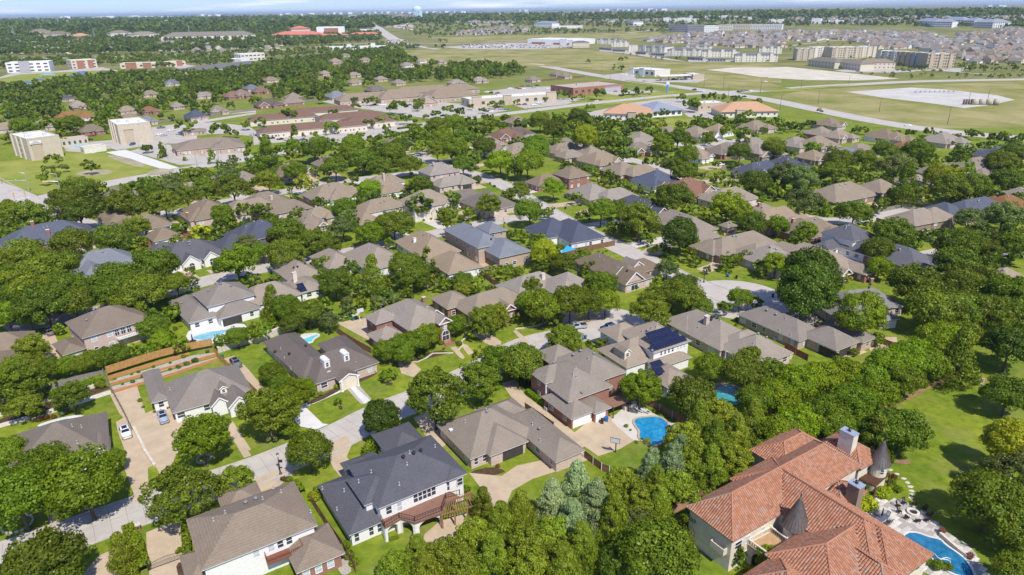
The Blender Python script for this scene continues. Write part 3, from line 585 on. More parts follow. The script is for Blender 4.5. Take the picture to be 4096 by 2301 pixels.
def house(what, k, ang, wings, roof='tan', wall='tanb', label=None, chim=(), vents=(), turb=(), turbd=(), gar=(), doors=(), nowin=False, win=True, trimc=True, name='house', detail=2, base=None, cat='house', eave=0.5, mark=None, extra=(), winsides='flr'):
    ang = math.radians(ang); W = [_wing(k, w, ang) for w in wings]
    u = Vector((math.cos(ang), math.sin(ang), 0)); v = Vector((-u.y, u.x, 0))
    c0 = sum(((w[0] + u * w[1] / 2 + v * w[2] / 2) for w in W), Vector()) / len(W)
    c0.z = ground_h(math.hypot(c0.x, c0.y)) if base is None else base
    H = House(); H.root = thing(name, c0, ang); H.mw = Matrix.Translation(c0) @ Matrix.Rotation(ang, 4, 'Z'); H.w = []; H.k = k
    for i, w in enumerate(W):
        q = w[0] - c0; H.w.append((q.dot(u), q.dot(v), w[1], w[2], w[3] + 0.025 * i, w[4], w[5], w[6]))
        PAVED.append([tuple((w[0] + u * a + v * b)[:2]) for a, b in ((-1, -1), (w[1] + 1, -1), (w[1] + 1, w[2] + 1), (-1, w[2] + 1))])
    for q in extra: H.w.append((*q[:4], q[4] + 0.025 * len(H.w), *q[5:]))
    if label: tag(H.root, label, cat, 'houses of the neighbourhood' if cat == 'house' else None)
    else: later(H.root, what, cat, 'houses of the neighbourhood' if cat == 'house' else None)
    wb, fb, rb = {}, MB(), MB(); wm0 = WALL[wall]()
    for i, (x0, y0, wu, dv, e, kind, sl, wm) in enumerate(H.w):
        x1, y1 = x0 + wu, y0 + dv; o = eave + 0.02 * i; key = wm or wall; b = wb.setdefault(key, MB())
        b.box(x0 + o, x1 - o, y0 + o, y1 - o, 0, e - 0.02)
        th = 0.2
        if kind == 'flat':
            rb.box(x0, x1, y0, y1, e, e + .12); fb.box(x0 - .05, x1 + .05, y0 - .05, y1 + .05, e - .3, e - .01); continue
        fb.add([(x0, y0, e - th), (x1, y0, e - th), (x1, y1, e - th), (x0, y1, e - th), (x0, y0, e - .03), (x1, y0, e - .03), (x1, y1, e - .03), (x0, y1, e - .03)],
               [(0, 3, 2, 1), (0, 1, 5, 4), (1, 2, 6, 5), (2, 3, 7, 6), (3, 0, 4, 7)])
        g = .06; a0, a1, b0, b1 = x0 - g, x1 + g, y0 - g, y1 + g; ez = e - .03
        if kind == 'h':
            m = min(wu, dv) / 2
            R1, R2 = ((x0 + m, (y0 + y1) / 2, e + m * sl), (x1 - m, (y0 + y1) / 2, e + m * sl)) if wu >= dv else (((x0 + x1) / 2, y0 + m, e + m * sl), ((x0 + x1) / 2, y1 - m, e + m * sl))
            vs = [(a0, b0, ez), (a1, b0, ez), (a1, b1, ez), (a0, b1, ez), R1, R2]
            if abs(wu - dv) < 0.05: fs = [(0, 1, 4), (1, 2, 4), (2, 3, 4), (3, 0, 4)]; vs = vs[:5]
            elif wu > dv: fs = [(0, 1, 5, 4), (1, 2, 5), (2, 3, 4, 5), (3, 0, 4)]
            else: fs = [(0, 1, 4), (1, 2, 5, 4), (2, 3, 5), (3, 0, 4, 5)]
            rb.add(vs, fs)
        else:
            if kind == 'gu':
                yc = (y0 + y1) / 2; rz = e + dv / 2 * sl
                vs = [(a0, b0, ez), (a1, b0, ez), (a1, yc, rz), (a0, yc, rz), (a0, b1, ez), (a1, b1, ez)]
                for xx, s_ in ((x0 + o, -1), (x1 - o, 1)):
                    b.add([(xx - .1, y0 + o, e - .03), (xx + .1, y0 + o, e - .03), (xx + .1, y1 - o, e - .03), (xx - .1, y1 - o, e - .03), (xx - .1, yc, rz - o * sl - .05), (xx + .1, yc, rz - o * sl - .05)], [(0, 3, 4), (1, 5, 2), (0, 4, 5, 1), (3, 2, 5, 4), (0, 1, 2, 3)])
                rake = [((xx, b0, ez - .06), (xx, yc, rz - .06)) for xx in (x0 + .03, x1 - .03)] + [((xx, b1, ez - .06), (xx, yc, rz - .06)) for xx in (x0 + .03, x1 - .03)]
            else:
                xc = (x0 + x1) / 2; rz = e + wu / 2 * sl
                vs = [(a0, b0, ez), (a0, b1, ez), (xc, b1, rz), (xc, b0, rz), (a1, b0, ez), (a1, b1, ez)]
                for yy, s_ in ((y0 + o, -1), (y1 - o, 1)):
                    b.add([(x0 + o, yy - .1, e - .03), (x0 + o, yy + .1, e - .03), (x1 - o, yy + .1, e - .03), (x1 - o, yy - .1, e - .03), (xc, yy - .1, rz - o * sl - .05), (xc, yy + .1, rz - o * sl - .05)], [(0, 4, 3), (1, 2, 5), (0, 1, 5, 4), (3, 4, 5, 2), (0, 3, 2, 1)])
                rake = [((a0, yy, ez - .06), (xc, yy, rz - .06)) for yy in (y0 + .03, y1 - .03)] + [((a1, yy, ez - .06), (xc, yy, rz - .06)) for yy in (y0 + .03, y1 - .03)]
            rb.add(vs, [(0, 1, 2, 3), (3, 2, 5, 4)] if kind == 'gu' else [(0, 3, 2, 1), (3, 4, 5, 2)])
            for p, q in rake: fb.beam(p, q, .12, .3)
    for key, b in wb.items(): b.build('wall', WALL[key](), H.root)
    H.roof = rb.build('roof', roofmat(roof) if isinstance(roof, str) else roof, H.root)
    fb.build('fascia', trim() if trimc is True else trimc, H.roof)
    for q in chim:
        P = on_roof(H, k, q[0], q[1]); w_, d_, h_ = q[2], q[3], q[4]; cm = WALL[q[5] if len(q) > 5 else 'brick']()
        b = MB(); b.box(-w_ / 2, w_ / 2, -d_ / 2, d_ / 2, -1.6, h_); c = b.build('chimney', cm, H.roof); c.location = P
        MB().box(-w_ / 2 - .08, w_ / 2 + .08, -d_ / 2 - .08, d_ / 2 + .08, h_ + .005, h_ + .14).build('chimney_cap', stone_l, c)
    for lst, me, nm in ((vents, VENT_ME, 'roof_vent'), (turb, TURB_ME, 'turbine_vent'), (turbd, TURBD_ME, 'turbine_vent')):
        for q in lst: link(nm, me, H.roof, on_roof(H, k, *q[:2]), 0, (1.0,) * 3 if me is not VENT_ME else (0.62, 0.62, 0.95))
    H.taken = []
    for q in gar:      # (wing, side, fraction along, width[, open])
        x0, y0, wu, dv, e, kind, sl, wm = H.w[q[0]]; sx, sy, rz = SIDES[q[1]]; o = eave + 0.02 * q[0]
        if q[1] == 'f': x, y = x0 + wu * q[2], y0 + o - .012
        elif q[1] == 'l': x, y = x0 + o - .012, y0 + dv * (1 - q[2])
        else: x, y = x0 + wu - o + .012, y0 + dv * q[2]
        garage(H.root, x, y, rz, q[3], opened=len(q) > 4); H.taken.append((x, y, q[3] / 2 + .4))
    for q in doors:
        x0, y0, wu, dv, e, kind, sl, wm = H.w[q[0]]; sx, sy, rz = SIDES[q[1]]; o = eave + 0.02 * q[0]
        x, y = (x0 + wu * q[2], y0 + o - .03) if q[1] == 'f' else ((x0 + o - .03 if q[1] == 'l' else x0 + wu - o + .03), y0 + dv * q[2])
        link('door', DOOR_ME, H.root, (x, y, 0.02), rz, (1.1, 1, 2.2)); H.taken.append((x, y, 1.0))
    if win:
        for i, (x0, y0, wu, dv, e, kind, sl, wm) in enumerate(H.w):
            o = eave + 0.02 * i
            for sd in winsides:
                Lw = (wu if sd == 'f' else dv) - 2 * o
                if Lw < 1.8: continue
                n = max(1, int(Lw / 3.4)); rz = SIDES[sd][2]
                for j in range(n):
                    t = (j + .5) / n + (random.random() - .5) * 0.12
                    if sd == 'f': x, y = x0 + o + Lw * t, y0 + o
                    elif sd == 'l': x, y = x0 + o, y0 + o + Lw * t
                    else: x, y = x0 + wu - o, y0 + o + Lw * t
                    ox, oy = x + SIDES[sd][0] * .7, y + SIDES[sd][1] * .7
                    hgt = max([w2[4] for q2, w2 in enumerate(H.w) if q2 != i and wing_h(w2, ox, oy) > 0] + [0])
                    levels = [1.55] + ([4.45] if e > 4.8 else [])
                    for z in levels:
                        if z - .7 < hgt + (1.2 if hgt > 0 else 0): continue
                        if z < 2 and any(math.hypot(x - a, y - b_) < r_ + .7 for a, b_, r_ in H.taken): continue
                        if z + .75 > e - .2: z = e - .95
                        window(H.root, x, y, z, random.choice((1.0, 1.15, 1.3, 1.7)), 1.45 if e > 2.6 else 1.2, rz, random.random() < .4)
    HOUSES.append(H); H.px = project(c0 + Vector((0, 0, 3))); H.r = max(max(abs(w[0]), abs(w[0] + w[2]), abs(w[1]), abs(w[1] + w[3])) for w in H.w)
    if mark: LAND.append((mark, *H.px))
    return H
PANEL_ME = None
def solar(H, wi, side, k, poly, pw=1.05, ph=1.7, gap=.03):
    """solar panels laid on one slope, kept where they fall inside the outline seen in the photograph"""
    global PANEL_ME
    if PANEL_ME is None:
        b = MB(); b.box(-.5, .5, -.5, .5, 0, .05, 1); b.box(-.47, .47, -.48, .48, .05, .056, 0)
        PANEL_ME = b.mesh('solar_panel', [mat('solar_cell', (0.012, 0.016, 0.045), 0.15, 0.25, 1.0, spec=0.6), mat('solar_frame', (0.03, 0.03, 0.035), 0.4, 0.1)])
    x0, y0, wu, dv, e, kind, sl, wm = H.w[wi]; P2 = pts2(k, poly); P2 = [S(k, *p) for p in P2]; cs = 1 / math.hypot(1, sl)
    if side == 'f': o, du, ds, L_ = Vector((x0, y0, e)), Vector((1, 0, 0)), Vector((0, cs, cs * sl)), wu
    elif side == 'l': o, du, ds, L_ = Vector((x0, y0 + dv, e)), Vector((0, -1, 0)), Vector((cs, 0, cs * sl)), dv
    else: o, du, ds, L_ = Vector((x0 + wu, y0, e)), Vector((0, 1, 0)), Vector((-cs, 0, cs * sl)), dv
    nz = du.cross(ds); Rm = Matrix((du, ds, nz)).transposed().to_4x4()
    for j in range(14):
        for i in range(int(L_ / pw)):
            c = o + du * (i + .5) * (pw + gap) + ds * ((j + .5) * (ph + gap) + .3) + nz * .12
            q = project(H.mw @ c)
            if inside(q[0], q[1], P2):
                p = link('solar_panel', PANEL_ME, H.roof); p.matrix_local = Matrix.Translation(c) @ Rm @ Matrix.Diagonal((pw, ph, 1, 1))
def dormer(H, k, x, y, w, h, wm, style='gable', depth=3.0, rz=0.0, round_top=False):
    P = on_roof(H, k, x, y); d = link('dormer', None, None) if False else None
    b = MB(); b.box(-w / 2, w / 2, 0, depth, -.6, h); o = b.build('dormer', WALL[wm](), H.roof); o.location = P; o.rotation_euler = (0, 0, rz)
    r = MB(); rh = w * .42
    if round_top:
        n = 8; a = [(-math.cos(math.pi * i / n) * (w / 2 + .06), math.sin(math.pi * i / n) * rh) for i in range(n + 1)]
        vs = [(p, -.12, h + q) for p, q in a] + [(p, depth, h + q) for p, q in a]; fs = [(i, i + 1, n + 2 + i, n + 1 + i) for i in range(n)] + [tuple(range(n + 1))[::-1]]
        r.add(vs, fs); r.build('dormer_roof', WALL[wm](), o)
    else:
        r.add([(-w / 2 - .2, -.25, h - .1), (0, -.25, h + rh), (w / 2 + .2, -.25, h - .1), (-w / 2 - .2, depth, h - .1), (0, depth, h + rh), (w / 2 + .2, depth, h - .1)], [(0, 1, 4, 3), (1, 2, 5, 4)])
        r.build('dormer_roof', H.roof.data.materials[0], o)
        g = MB(); g.add([(-w / 2, 0, h), (w / 2, 0, h), (0, 0, h + rh * .85)], [(0, 1, 2)]); g.beam((-w / 2 - .2, -.22, h - .14), (0, -.22, h + rh - .04), .1, .16); g.beam((w / 2 + .2, -.22, h - .14), (0, -.22, h + rh - .04), .1, .16); g.build('gable_trim', trim(), o)
    window(o, 0, -.01, h * .45, w * .5, h * .7, 0)
    return o
def gable_front(H, k, x, y, w, e, wm='white', depth=3.0, proj=0.3, sl=0.9):
    """decorative front gable standing on the eave: wall, white bargeboards, own little roof"""
    P = H.mw.inverted() @ G(k, x, y, e); rh = w / 2 * sl
    b = MB(); b.add([(-w / 2, 0, -e), (w / 2, 0, -e), (w / 2, 0, 0), (0, 0, rh), (-w / 2, 0, 0), (-w / 2, depth, -e), (w / 2, depth, -e), (w / 2, depth, 0), (0, depth, rh), (-w / 2, depth, 0)],
                    [(0, 1, 2, 3, 4), (1, 6, 7, 2), (5, 0, 4, 9), (6, 5, 9, 8, 7), (3, 2, 7, 8), (4, 3, 8, 9)])
    o = b.build('front_gable', WALL[wm](), H.root); o.location = (P.x, P.y - proj, e)
    r = MB(); a = w / 2 + .3; r.add([(-a, -.3, -.3 * sl + .08), (0, -.3, rh + .08), (a, -.3, -.3 * sl + .08), (-a, depth + 3, -.3 * sl + .08), (0, depth + 3, rh + .08), (a, depth + 3, -.3 * sl + .08)], [(0, 1, 4, 3), (1, 2, 5, 4)]); r.build('gable_roof', H.roof.data.materials[0], o)
    t = MB(); t.beam((-a, -.27, -.3 * sl - .02), (0, -.27, rh - .02), .1, .24); t.beam((a, -.27, -.3 * sl - .02), (0, -.27, rh - .02), .1, .24); t.build('bargeboard', trim(), o)
    return o
def arch_window(par, x, y, z, w, h, rz=0.0):
    n = 8; a = [(-w / 2, 0), (w / 2, 0)] + [(math.cos(math.pi * i / n) * w / 2, h - w / 2 + math.sin(math.pi * i / n) * w / 2) for i in range(n + 1)]
    b = MB(); b.add([(p, 0, q) for p, q in a], [tuple(range(len(a)))]); s = 1.14
    fr = MB(); fr.add([(p * s, .0, q * s - h * .05) for p, q in a], [tuple(range(len(a)))]); f = fr.build('window', trim(), par); f.location = (x, y, z); f.rotation_euler = (0, 0, rz)
    g = b.build('pane', glass(), f); g.location = (0, -.03, 0)
    m = MB(); m.box(-.03, .03, -.06, -.035, 0, h); m.box(-w / 2, w / 2, -.06, -.035, h * .55, h * .6); m.build('mullion', trim(), f); return f
# ================================================================== the houses nearest the camera
H = house('', 'n1', 32.5, [('d', 190, 785, 860, 135, 5.6, 'h', 0.42), ('f', 90, 895, 660, 745, 7, 2.9), ('a', 990, 545, 7.5, 8.0, 2.8, 'h', 0.5, 'brick'), ('a', 465, 205, 6.5, 6, 4.6, 'h', 0.5)], 'taupe', 'white',
          'grey-brown shingled two-storey house with red timber balcony at bottom left', turb=((515, 300), (588, 272)), vents=((365, 370), (280, 425), (637, 270), (770, 220), (715, 190), (985, 365)), mark='house with the red balcony', win=False)
N1 = H
x0, y0, wu, dv, e = H.w[0][:5]
for fx in (.45, .58, .66, .74): window(H.root, x0 + wu * fx, y0 + .5, 4.35, 1.0, 1.5, 0, fx < .6)
redwood = mat('red_deck_wood', (0.20, 0.075, 0.045), 0.7, 0.2, 3.0, scl=(1, 8, 1))
P = H.mw.inverted() @ G('n1', 790, 655, 3.0)
db = MB(); db.box(-2.7, 2.7, -1.3, 1.35, -.12, 0); d = db.build('balcony', redwood, H.root); d.location = (P.x, P.y, 3.05)
for i in range(16): MB().box(-2.68 + i * .335, -2.68 + i * .335 + .31, -1.32, 1.33, 0.002, .025).build('deck_board', redwood, d)
rl = MB(); rl.box(-2.7, 2.7, -1.34, -1.24, .95, 1.05); rl.box(-2.7, -2.6, -1.3, 1.3, .95, 1.05); rl.box(2.6, 2.7, -1.3, 1.3, .95, 1.05); rl.build('rail', redwood, d)
for i in range(19): MB().box(-2.68 + i * .297, -2.62 + i * .297, -1.32, -1.26, .03, .95).build('baluster', redwood, d)
for i in range(8):
    MB().box(-2.68, -2.62, -1.2 + i * .34, -1.14 + i * .34, .03, .95).build('baluster', redwood, d); MB().box(2.62, 2.68, -1.2 + i * .34, -1.14 + i * .34, .03, .95).build('baluster', redwood, d)
x0, y0, wu, dv, e = H.w[2][:5]
for fx in (.2, .45, .7): window(H.root, x0 + wu * fx, y0 + .54, 1.5, 1.1, 1.7, 0, True)
window(H.root, x0 + wu - .54, y0 + 2, 1.5, 1.1, 1.6, math.pi / 2, True)
H = house('', '13', 33.2, [('d', 1175, 805, 1680, 95, 6.0, 'h', 0.5), ('l', 895, 1065, 575, 590, 8.6, 2.8, 'h', 0.5), ('l', 1040, 778, 850, 535, 7.5, 5.75, 'h', 0.5), ('a', 1040, 330, 6.5, 8, 3.4, 'h', .62), ('a', 1385, 45, 8, 10, 3.6, 'h', .62), ('f', 1845, 545, 2035, 470, 5, 5.9, 'h', .5)], 'slate', 'white',
          'white stucco two-storey house with dark slate roof, brown deck and arched arcade', turbd=((1420, 322), (1520, 282), (1588, 258)), vents=((1455, 385), (1480, 275), (850, 640), (990, 555), (1110, 460), (640, 620), (780, 820), (1725, 215), (1380, 580)), turb=(), mark='slate-roofed house with the pergola', winsides='lr')
N2 = H; inv = H.mw.inverted(); inv3 = H.mw.to_3x3().inverted()
def deckpoly(s, z): return [inv @ G('13', x, y, z) for x, y in pts2('13', s)]
deckm = mat('brown_deck', (0.215, 0.115, 0.08), 0.8, 0.08, 1.0)
dp = ccw([(p.x, p.y) for p in deckpoly('1200 880 1850 625 1960 690 1815 740 1790 845 1530 940 1390 900 1240 990 1190 900', 3.1)])
x0, y0, wu, dv, e = N2.w[0][:5]
dk = MB().prism(dp, 2.75, 3.1).build('deck', deckm, H.root)
front = deckpoly('1185 870 1240 985 1380 895 1530 930 1790 830 1830 705 1960 672', 3.1)
iron = mat('wrought_iron', (0.055, 0.03, 0.022), 0.5, 0.2)
for a, b in zip(front[:-1], front[1:]):
    n = max(2, int((b - a).length / .45)); r = MB()
    r.beam((a.x, a.y, 4.1), (b.x, b.y, 4.1), .07); r.beam((a.x, a.y, 3.25), (b.x, b.y, 3.25), .05)
    for i in range(n + 1):
        p = a + (b - a) * i / n; r.beam((p.x, p.y, 3.1), (p.x, p.y, 4.1), .035)
    r.build('railing', iron, dk)
for p in front: MB().box(p.x - .06, p.x + .06, p.y - .06, p.y + .06, 3.1, 4.2).build('railing_post', iron, dk)
def arcade(par, a, b, h, spans, t=.35, m=None):
    """wall from a to b, height h, with arched openings given as (start, end, spring height) fractions"""
    L_ = (b - a).length; w = MB(); segs = 10
    top = h; xs = [0.0]
    for s0, s1, sp_ in spans:
        s0, s1 = s0 * L_, s1 * L_; w.box(xs[-1], s0, 0, t, 0, top); n = segs; pts = []
        for i in range(n + 1):
            q = math.pi * i / n; pts.append((s0 + (s1 - s0) * (1 - math.cos(q)) / 2, sp_ + math.sin(q) * min((s1 - s0) / 2, top - sp_ - .2)))
        for i in range(n):
            (p0, z0), (p1, z1) = pts[i], pts[i + 1]; w.add([(p0, 0, z0), (p1, 0, z1), (p1, 0, top), (p0, 0, top), (p0, t, z0), (p1, t, z1), (p1, t, top), (p0, t, top)], [(0, 1, 2, 3), (7, 6, 5, 4), (0, 4, 5, 1)])
        xs.append(s1)
    w.box(xs[-1], L_, 0, t, 0, top); o = w.build('arcade_wall', m or WALL['white'](), par); o.location = (a.x, a.y, 0); o.rotation_euler = (0, 0, math.atan2(b.y - a.y, b.x - a.x)); return o
A = [Vector((p.x, p.y, 0)) for p in front]
arcade(H.root, A[1], A[2], 2.74, [(.16, .84, 1.7)]); arcade(H.root, A[2], A[3], 2.74, [(.12, .84, 1.7)]); arcade(H.root, A[3], A[4], 2.74, [(.14, .92, 1.5)])
arcade(H.root, A[0], A[1], 2.74, [])
for fx in (.405, .455, .505, .555, .605): window(H.root, x0 + wu * fx + .2, y0 + .5, 4.6, .95, 2.0, 0, name='tall_window')
window(H.root, x0 + wu * .12, y0 + .5, 4.4, 1.1, 1.7, 0); window(H.root, x0 + wu * .235, y0 + .5, 4.3, .9, 2.0, 0, True); window(H.root, x0 + wu * .8, y0 + .5, 4.3, .9, 2.0, 0)
window(H.root, x0 + wu * .92, y0 + .2, 4.5, 1.2, 1.6, 0)
x0, y0, wu, dv, e = N2.w[1][:5]
for fx in (.16, .45, .62): window(H.root, x0 + wu * fx, y0 + .5, 1.4, .85, 1.9, 0)
H = house('', 's', 32.5, [('l', 1880, 1838, 1734, 1704, 15.5, 2.75, 'h', .66), ('r', 2341, 1801, 2100, 1640, 6.9, 2.7, 'h', .66), ('f', 1960, 1826, 2150, 1795, 12, 2.78, 'h', .66), ('a', 2010, 1610, 9, 7, 2.9, 'h', .62)], 'tan', 'pink',
          'tan hip-roofed brick house with open carport bays above the curved driveway', vents=((1860, 1690), (1945, 1645), (1900, 1640), (2160, 1765), (2130, 1700)), turb=((1948, 1652), (2158, 1720)), mark='tan carport house', winsides='lr', gar=((2, 'f', .62, 4.6, 1), (1, 'l', .16, 5.0, 1)))
N3 = H
x0, y0, wu, dv, e = H.w[0][:5]
for fx in (.1, .22): window(H.root, x0 + wu * fx, y0 + .5, 1.4, .9, 1.6, 0)
MB().box(-.55, .55, -.35, .35, -.1, .12).build('skylight', mat('skylight_acrylic', (0.7, 0.74, 0.78), 0.2, 0.05), H.roof).location = on_roof(H, '13', 1885, 45)
H = house('', '22', 32, [('l', 318, 988, 145, 870, 8.2, 5.7, 'h', .6), ('f', 735, 1003, 1072, 850, 14, 5.6, 'h', .62), ('l', 570, 1335, 305, 1100, 6.6, 2.75, 'h', .62), ('f', 795, 1280, 968, 1218, 9, 2.65, 'h', .55), ('a', 560, 800, 12, 15, 4.6, 'h', .62), ('a', 440, 610, 8, 8, 5.2, 'h', .7), ('f', 760, 1130, 975, 1040, 8, 2.8, 'h', .4)], 'tan', 'brick',
          'tan-roofed brick two-storey house with white garage doors behind the basketball hoop', turb=((660, 682), (790, 708), (592, 722), (402, 796), (674, 1084)), vents=((738, 752), (590, 905), (615, 840), (622, 932)), mark='two-storey house with white garage doors', gar=((2, 'f', .5, 4.9), (3, 'f', .45, 2.6)), winsides='l')
N5 = H
x0, y0, wu, dv, e = H.w[1][:5]
for fx in (.22, .32, .42, .52): window(H.root, x0 + wu * fx, y0 + .52, 4.6, .72, 1.25, 0)
wm_ = MB(); x0, y0, wu, dv, e = H.w[0][:5]; wm_.box(x0 + .5, x0 + wu - .5, y0 + .47, y0 + .5, 2.8, 5.6); wm_.build('upper_wall', WALL['white'](), H.root)
pc = [inv_ for inv_ in [H.mw.inverted() @ G('22', x, y, 2.75) for x, y in ((860, 1145), (980, 1215), (1130, 1155), (1010, 1098))]]
pv = MB(); pv.prism([(p.x, p.y) for p in ccw([(q.x, q.y) for q in pc])] if False else ccw([(q.x, q.y) for q in pc]), 2.62, 2.75); cv = pv.build('patio_cover', mat('brown_metal_roof', (0.24, 0.13, 0.085), 0.5, 0.06), H.root)
for p in pc[1:3]: MB().box(p.x - .09, p.x + .09, p.y - .02, p.y + .16, 0, 2.62).build('post', mat('brown_post', (0.10, 0.06, 0.04), .7), cv)
H = house('', '22', 30.5, [('f', 1365, 690, 1728, 572, 13.5, 5.5, 'h', .58), ('l', 1100, 838, 830, 645, 14, 2.85, 'h', .62), ('a', 1060, 400, 9, 8, 4.6, 'h', .6), ('f', 1405, 842, 1745, 735, 4.6, 2.8, 'h', .35), ('a', 1500, 830, 8, 9, 2.75, 'h', .5)], 'tan', 'white',
          'tan-roofed house carrying a large stepped array of dark solar panels', turb=((1330, 378), (1385, 385), (1305, 487), (1345, 735)), vents=((1308, 375), (1400, 410), (1390, 450), (1345, 460), (1255, 490)), mark='solar-panel house', winsides='lr')
N6 = H
solar(H, 0, 'f', '22', '1410 430 1460 418 1500 455 1550 480 1610 515 1680 545 1680 580 1360 690 1295 515 1410 480')
solar(H, 4, 'f', '22', '1320 820 1430 780 1455 870 1470 925 1400 900')
x0, y0, wu, dv, e = H.w[0][:5]
for fx in (.24, .34, .44, .54, .68, .77, .86): window(H.root, x0 + wu * fx, y0 + .5, 4.4, .62, 1.25, 0, fx > .6)
dormer(H, '22', 1110, 735, 1.7, 1.5, 'cream', depth=4)
H = house('', '22', 31, [('a', 1895, 320, 13, 21, 2.85, 'h', .62), ('r', 2715, 690, 2350, 490, 13, 2.8, 'h', .62), ('a', 1690, 330, 8, 8, 2.9), ('a', 2230, 480, 12, 9, 2.75)], 'tan', 'pink',
          'tan-roofed brick house with square chimney and flat white patio cover', chim=((1870, 410, 1.1, .9, 2.1, 'pink'),), turbd=((1925, 355), (1950, 350), (1980, 362), (1920, 380)), vents=((1795, 455), (2005, 380), (2325, 610)), turb=((2370, 515), (2450, 550)), mark='house with the white patio cover', gar=())
N7 = H
p4 = [H.mw.inverted() @ G('22', x, y, 2.9) for x, y in ((2062, 672), (2212, 610), (2330, 662), (2195, 722))]
c_ = MB().prism(ccw([(p.x, p.y) for p in p4]), 2.75, 2.92).build('patio_cover', white(), H.root)
for p in (p4[0], p4[3]): MB().box(p.x - .08, p.x + .08, p.y - .0, p.y + .16, 0, 2.74).build('post', white(), c_)
H = house('', '32', 31, [('l', 298, 582, -300, 315, 10, 2.8, 'h', .62), ('l', 660, 672, 260, 520, 9.6, 2.85, 'h', .62), ('f', 915, 597, 1050, 530, 13, 2.75, 'h', .6), ('a', 320, 270, 8, 8, 2.8)], 'tan', 'tanb',
          'long tan hip roof with open corner porch at the edge of the woods', turb=((482, 300), (563, 328), (630, 345), (78, 330), (-120, 240), (-10, 290)), vents=((170, 365), (110, 480), (220, 525)), mark='long hip-roofed house by the woods', gar=((1, 'f', .45, 4.4, 1), (1, 'l', .8, 5.5, 1)))
H = house('', '32', 12, [('a', 900, 75, 20, 12, 2.9), ('f', 1085, 385, 1345, 405, 9, 2.8, 'h', .5), ('a', 720, 190, 9, 14, 2.8)], 'grey', 'pink', 'grey-roofed house with white double garage half hidden by a round tree', gar=((1, 'f', .5, 4.9),), chim=((990, 20, 1, .8, 1.6, 'brick'),), turbd=((970, 72), (985, 40)), mark='grey-roofed house with white garage')
H = house('', '03', 30, [('f', 60, 520, 1050, 165, 16, 2.9, 'h', .6), ('f', 200, 470, 470, 372, 6, 2.85, 'gv', .85, 'white')], 'taupe', 'white', 'brown-grey roofed house with white front gables behind trees at far left bottom', vents=((45, 160), (695, 15), (785, 25), (745, 175)), mark='far-left house with white gables')
gable_front(H, '03', 510, 372, 3.4, 2.7, 'pink'); gable_front(H, '03', 965, 270, 3.0, 2.6, 'white')
H = house('', 'w', 33, [('f', 735, 590, 1085, 505, 14.5, 2.8, 'h', .6), ('f', 645, 547, 722, 518, 16, 2.75, 'h', .6), ('a', 900, 405, 11, 10, 2.9)], 'taupe', 'white', 'white brick single-storey house with tiny dormer beside the parked silver suv', vents=((940, 440), (725, 490)), mark='white house with the tiny dormer', doors=((0, 'f', .55),))
gable_front(H, 'w', 938, 545, 3.2, 2.9, 'white'); g = gable_front(H, 'w', 1022, 548, 4.2, 2.7, 'white'); arch_window(g, 0, -.08, -2.4, 1.6, 2.4)
dormer(H, 'w', 956, 505, 1.3, 1.3, 'white')
H = house('', '12', 38.5, [('f', 570, 990, 1172, 765, 11.5, 2.9, 'h', .66), ('l', 440, 945, -120, 640, 8.6, 2.85, 'h', .6), ('r', 1172, 765, 830, 530, 7.5, 2.87, 'h', .62), ('f', 650, 925, 760, 880, 4, 3.0, 'gv', .7), ('f', 915, 830, 1010, 795, 4, 3.0, 'gv', .7)], 'brown', 'pink', 'brown-roofed brick house with two white arched dormers and columned porch', vents=((345, 900), (275, 745), (240, 655)), turbd=((480, 632), (322, 710), (675, 505), (705, 515), (185, 690)), mark='brown house with two arched dormers')
for x, y in ((690, 835), (878, 770)): dormer(H, '12', x, y, 1.35, 1.75, 'white', depth=2.2, round_top=True)
g = gable_front(H, '12', 865, 905, 4.6, 2.7, 'cream', depth=.4, proj=1.6, sl=.5)
for sx in (-2.0, 2.0):
    b = MB(); b.lathe([(.3, 0), (.3, .2), (.22, .25), (.19, 2.4), (.28, 2.5), (.28, 2.65)], 10); c = b.build('column', white(), H.root); P = H.mw.inverted() @ G('12', 865, 905, 2.7); c.location = (P.x + sx, P.y - 1.9, 0)
H = house('', '12', 38, [('l', 1150, 418, 1010, 345, 7.5, 5.5, 'h', .6), ('a', 1500, 195, 12, 17, 5.3, 'h', .62), ('a', 1250, 440, 8, 7, 2.9), ('f', 1765, 425, 1890, 382, 9, 5.4, 'gv', .75)], 'tan', 'brick', 'red brick two-storey house with tall arched entry and white bargeboards', vents=((1378, 270), (1442, 255), (1318, 320), (1145, 305), (1250, 440), (1225, 525)), chim=((1615, 200, 1.0, .9, 1.5),), mark='red brick house with arched entry')
N13 = H
x0, y0, wu, dv, e = H.w[3][:5]; arch_window(H.root, x0 + wu / 2, y0 + .45, 0.1, 2.0, 3.0); window(H.root, x0 + wu / 2, y0 + .45, 4.4, .9, 1.7, 0, True)
gable_front(H, '12', 1730, 330, 4.0, 5.3, 'brick')
for i in range(4):
    b = MB(); b.box(-1.6 + .15 * i, 1.6 - .15 * i, -2.4 + .5 * i, -.2, 0 if i == 0 else .17 * i + .002, .17 * (i + 1)); s_ = b.build('entry_step', WALL['brick'](), H.root); s_.location = (x0 + wu / 2, y0 + .3, 0)
H = house('', '12', 34, [('a', 1885, 95, 9, 10, 3.4, 'h', .6), ('a', 2260, 85, 20, 12, 3.2, 'h', .62), ('f', 2390, 300, 2500, 255, 8, 3.4, 'gv', .8)], 'tan', 'brick', 'long tan-roofed red brick house behind the row of lawn oaks', mark='long brick house', vents=((1960, 160), (2220, 60)))
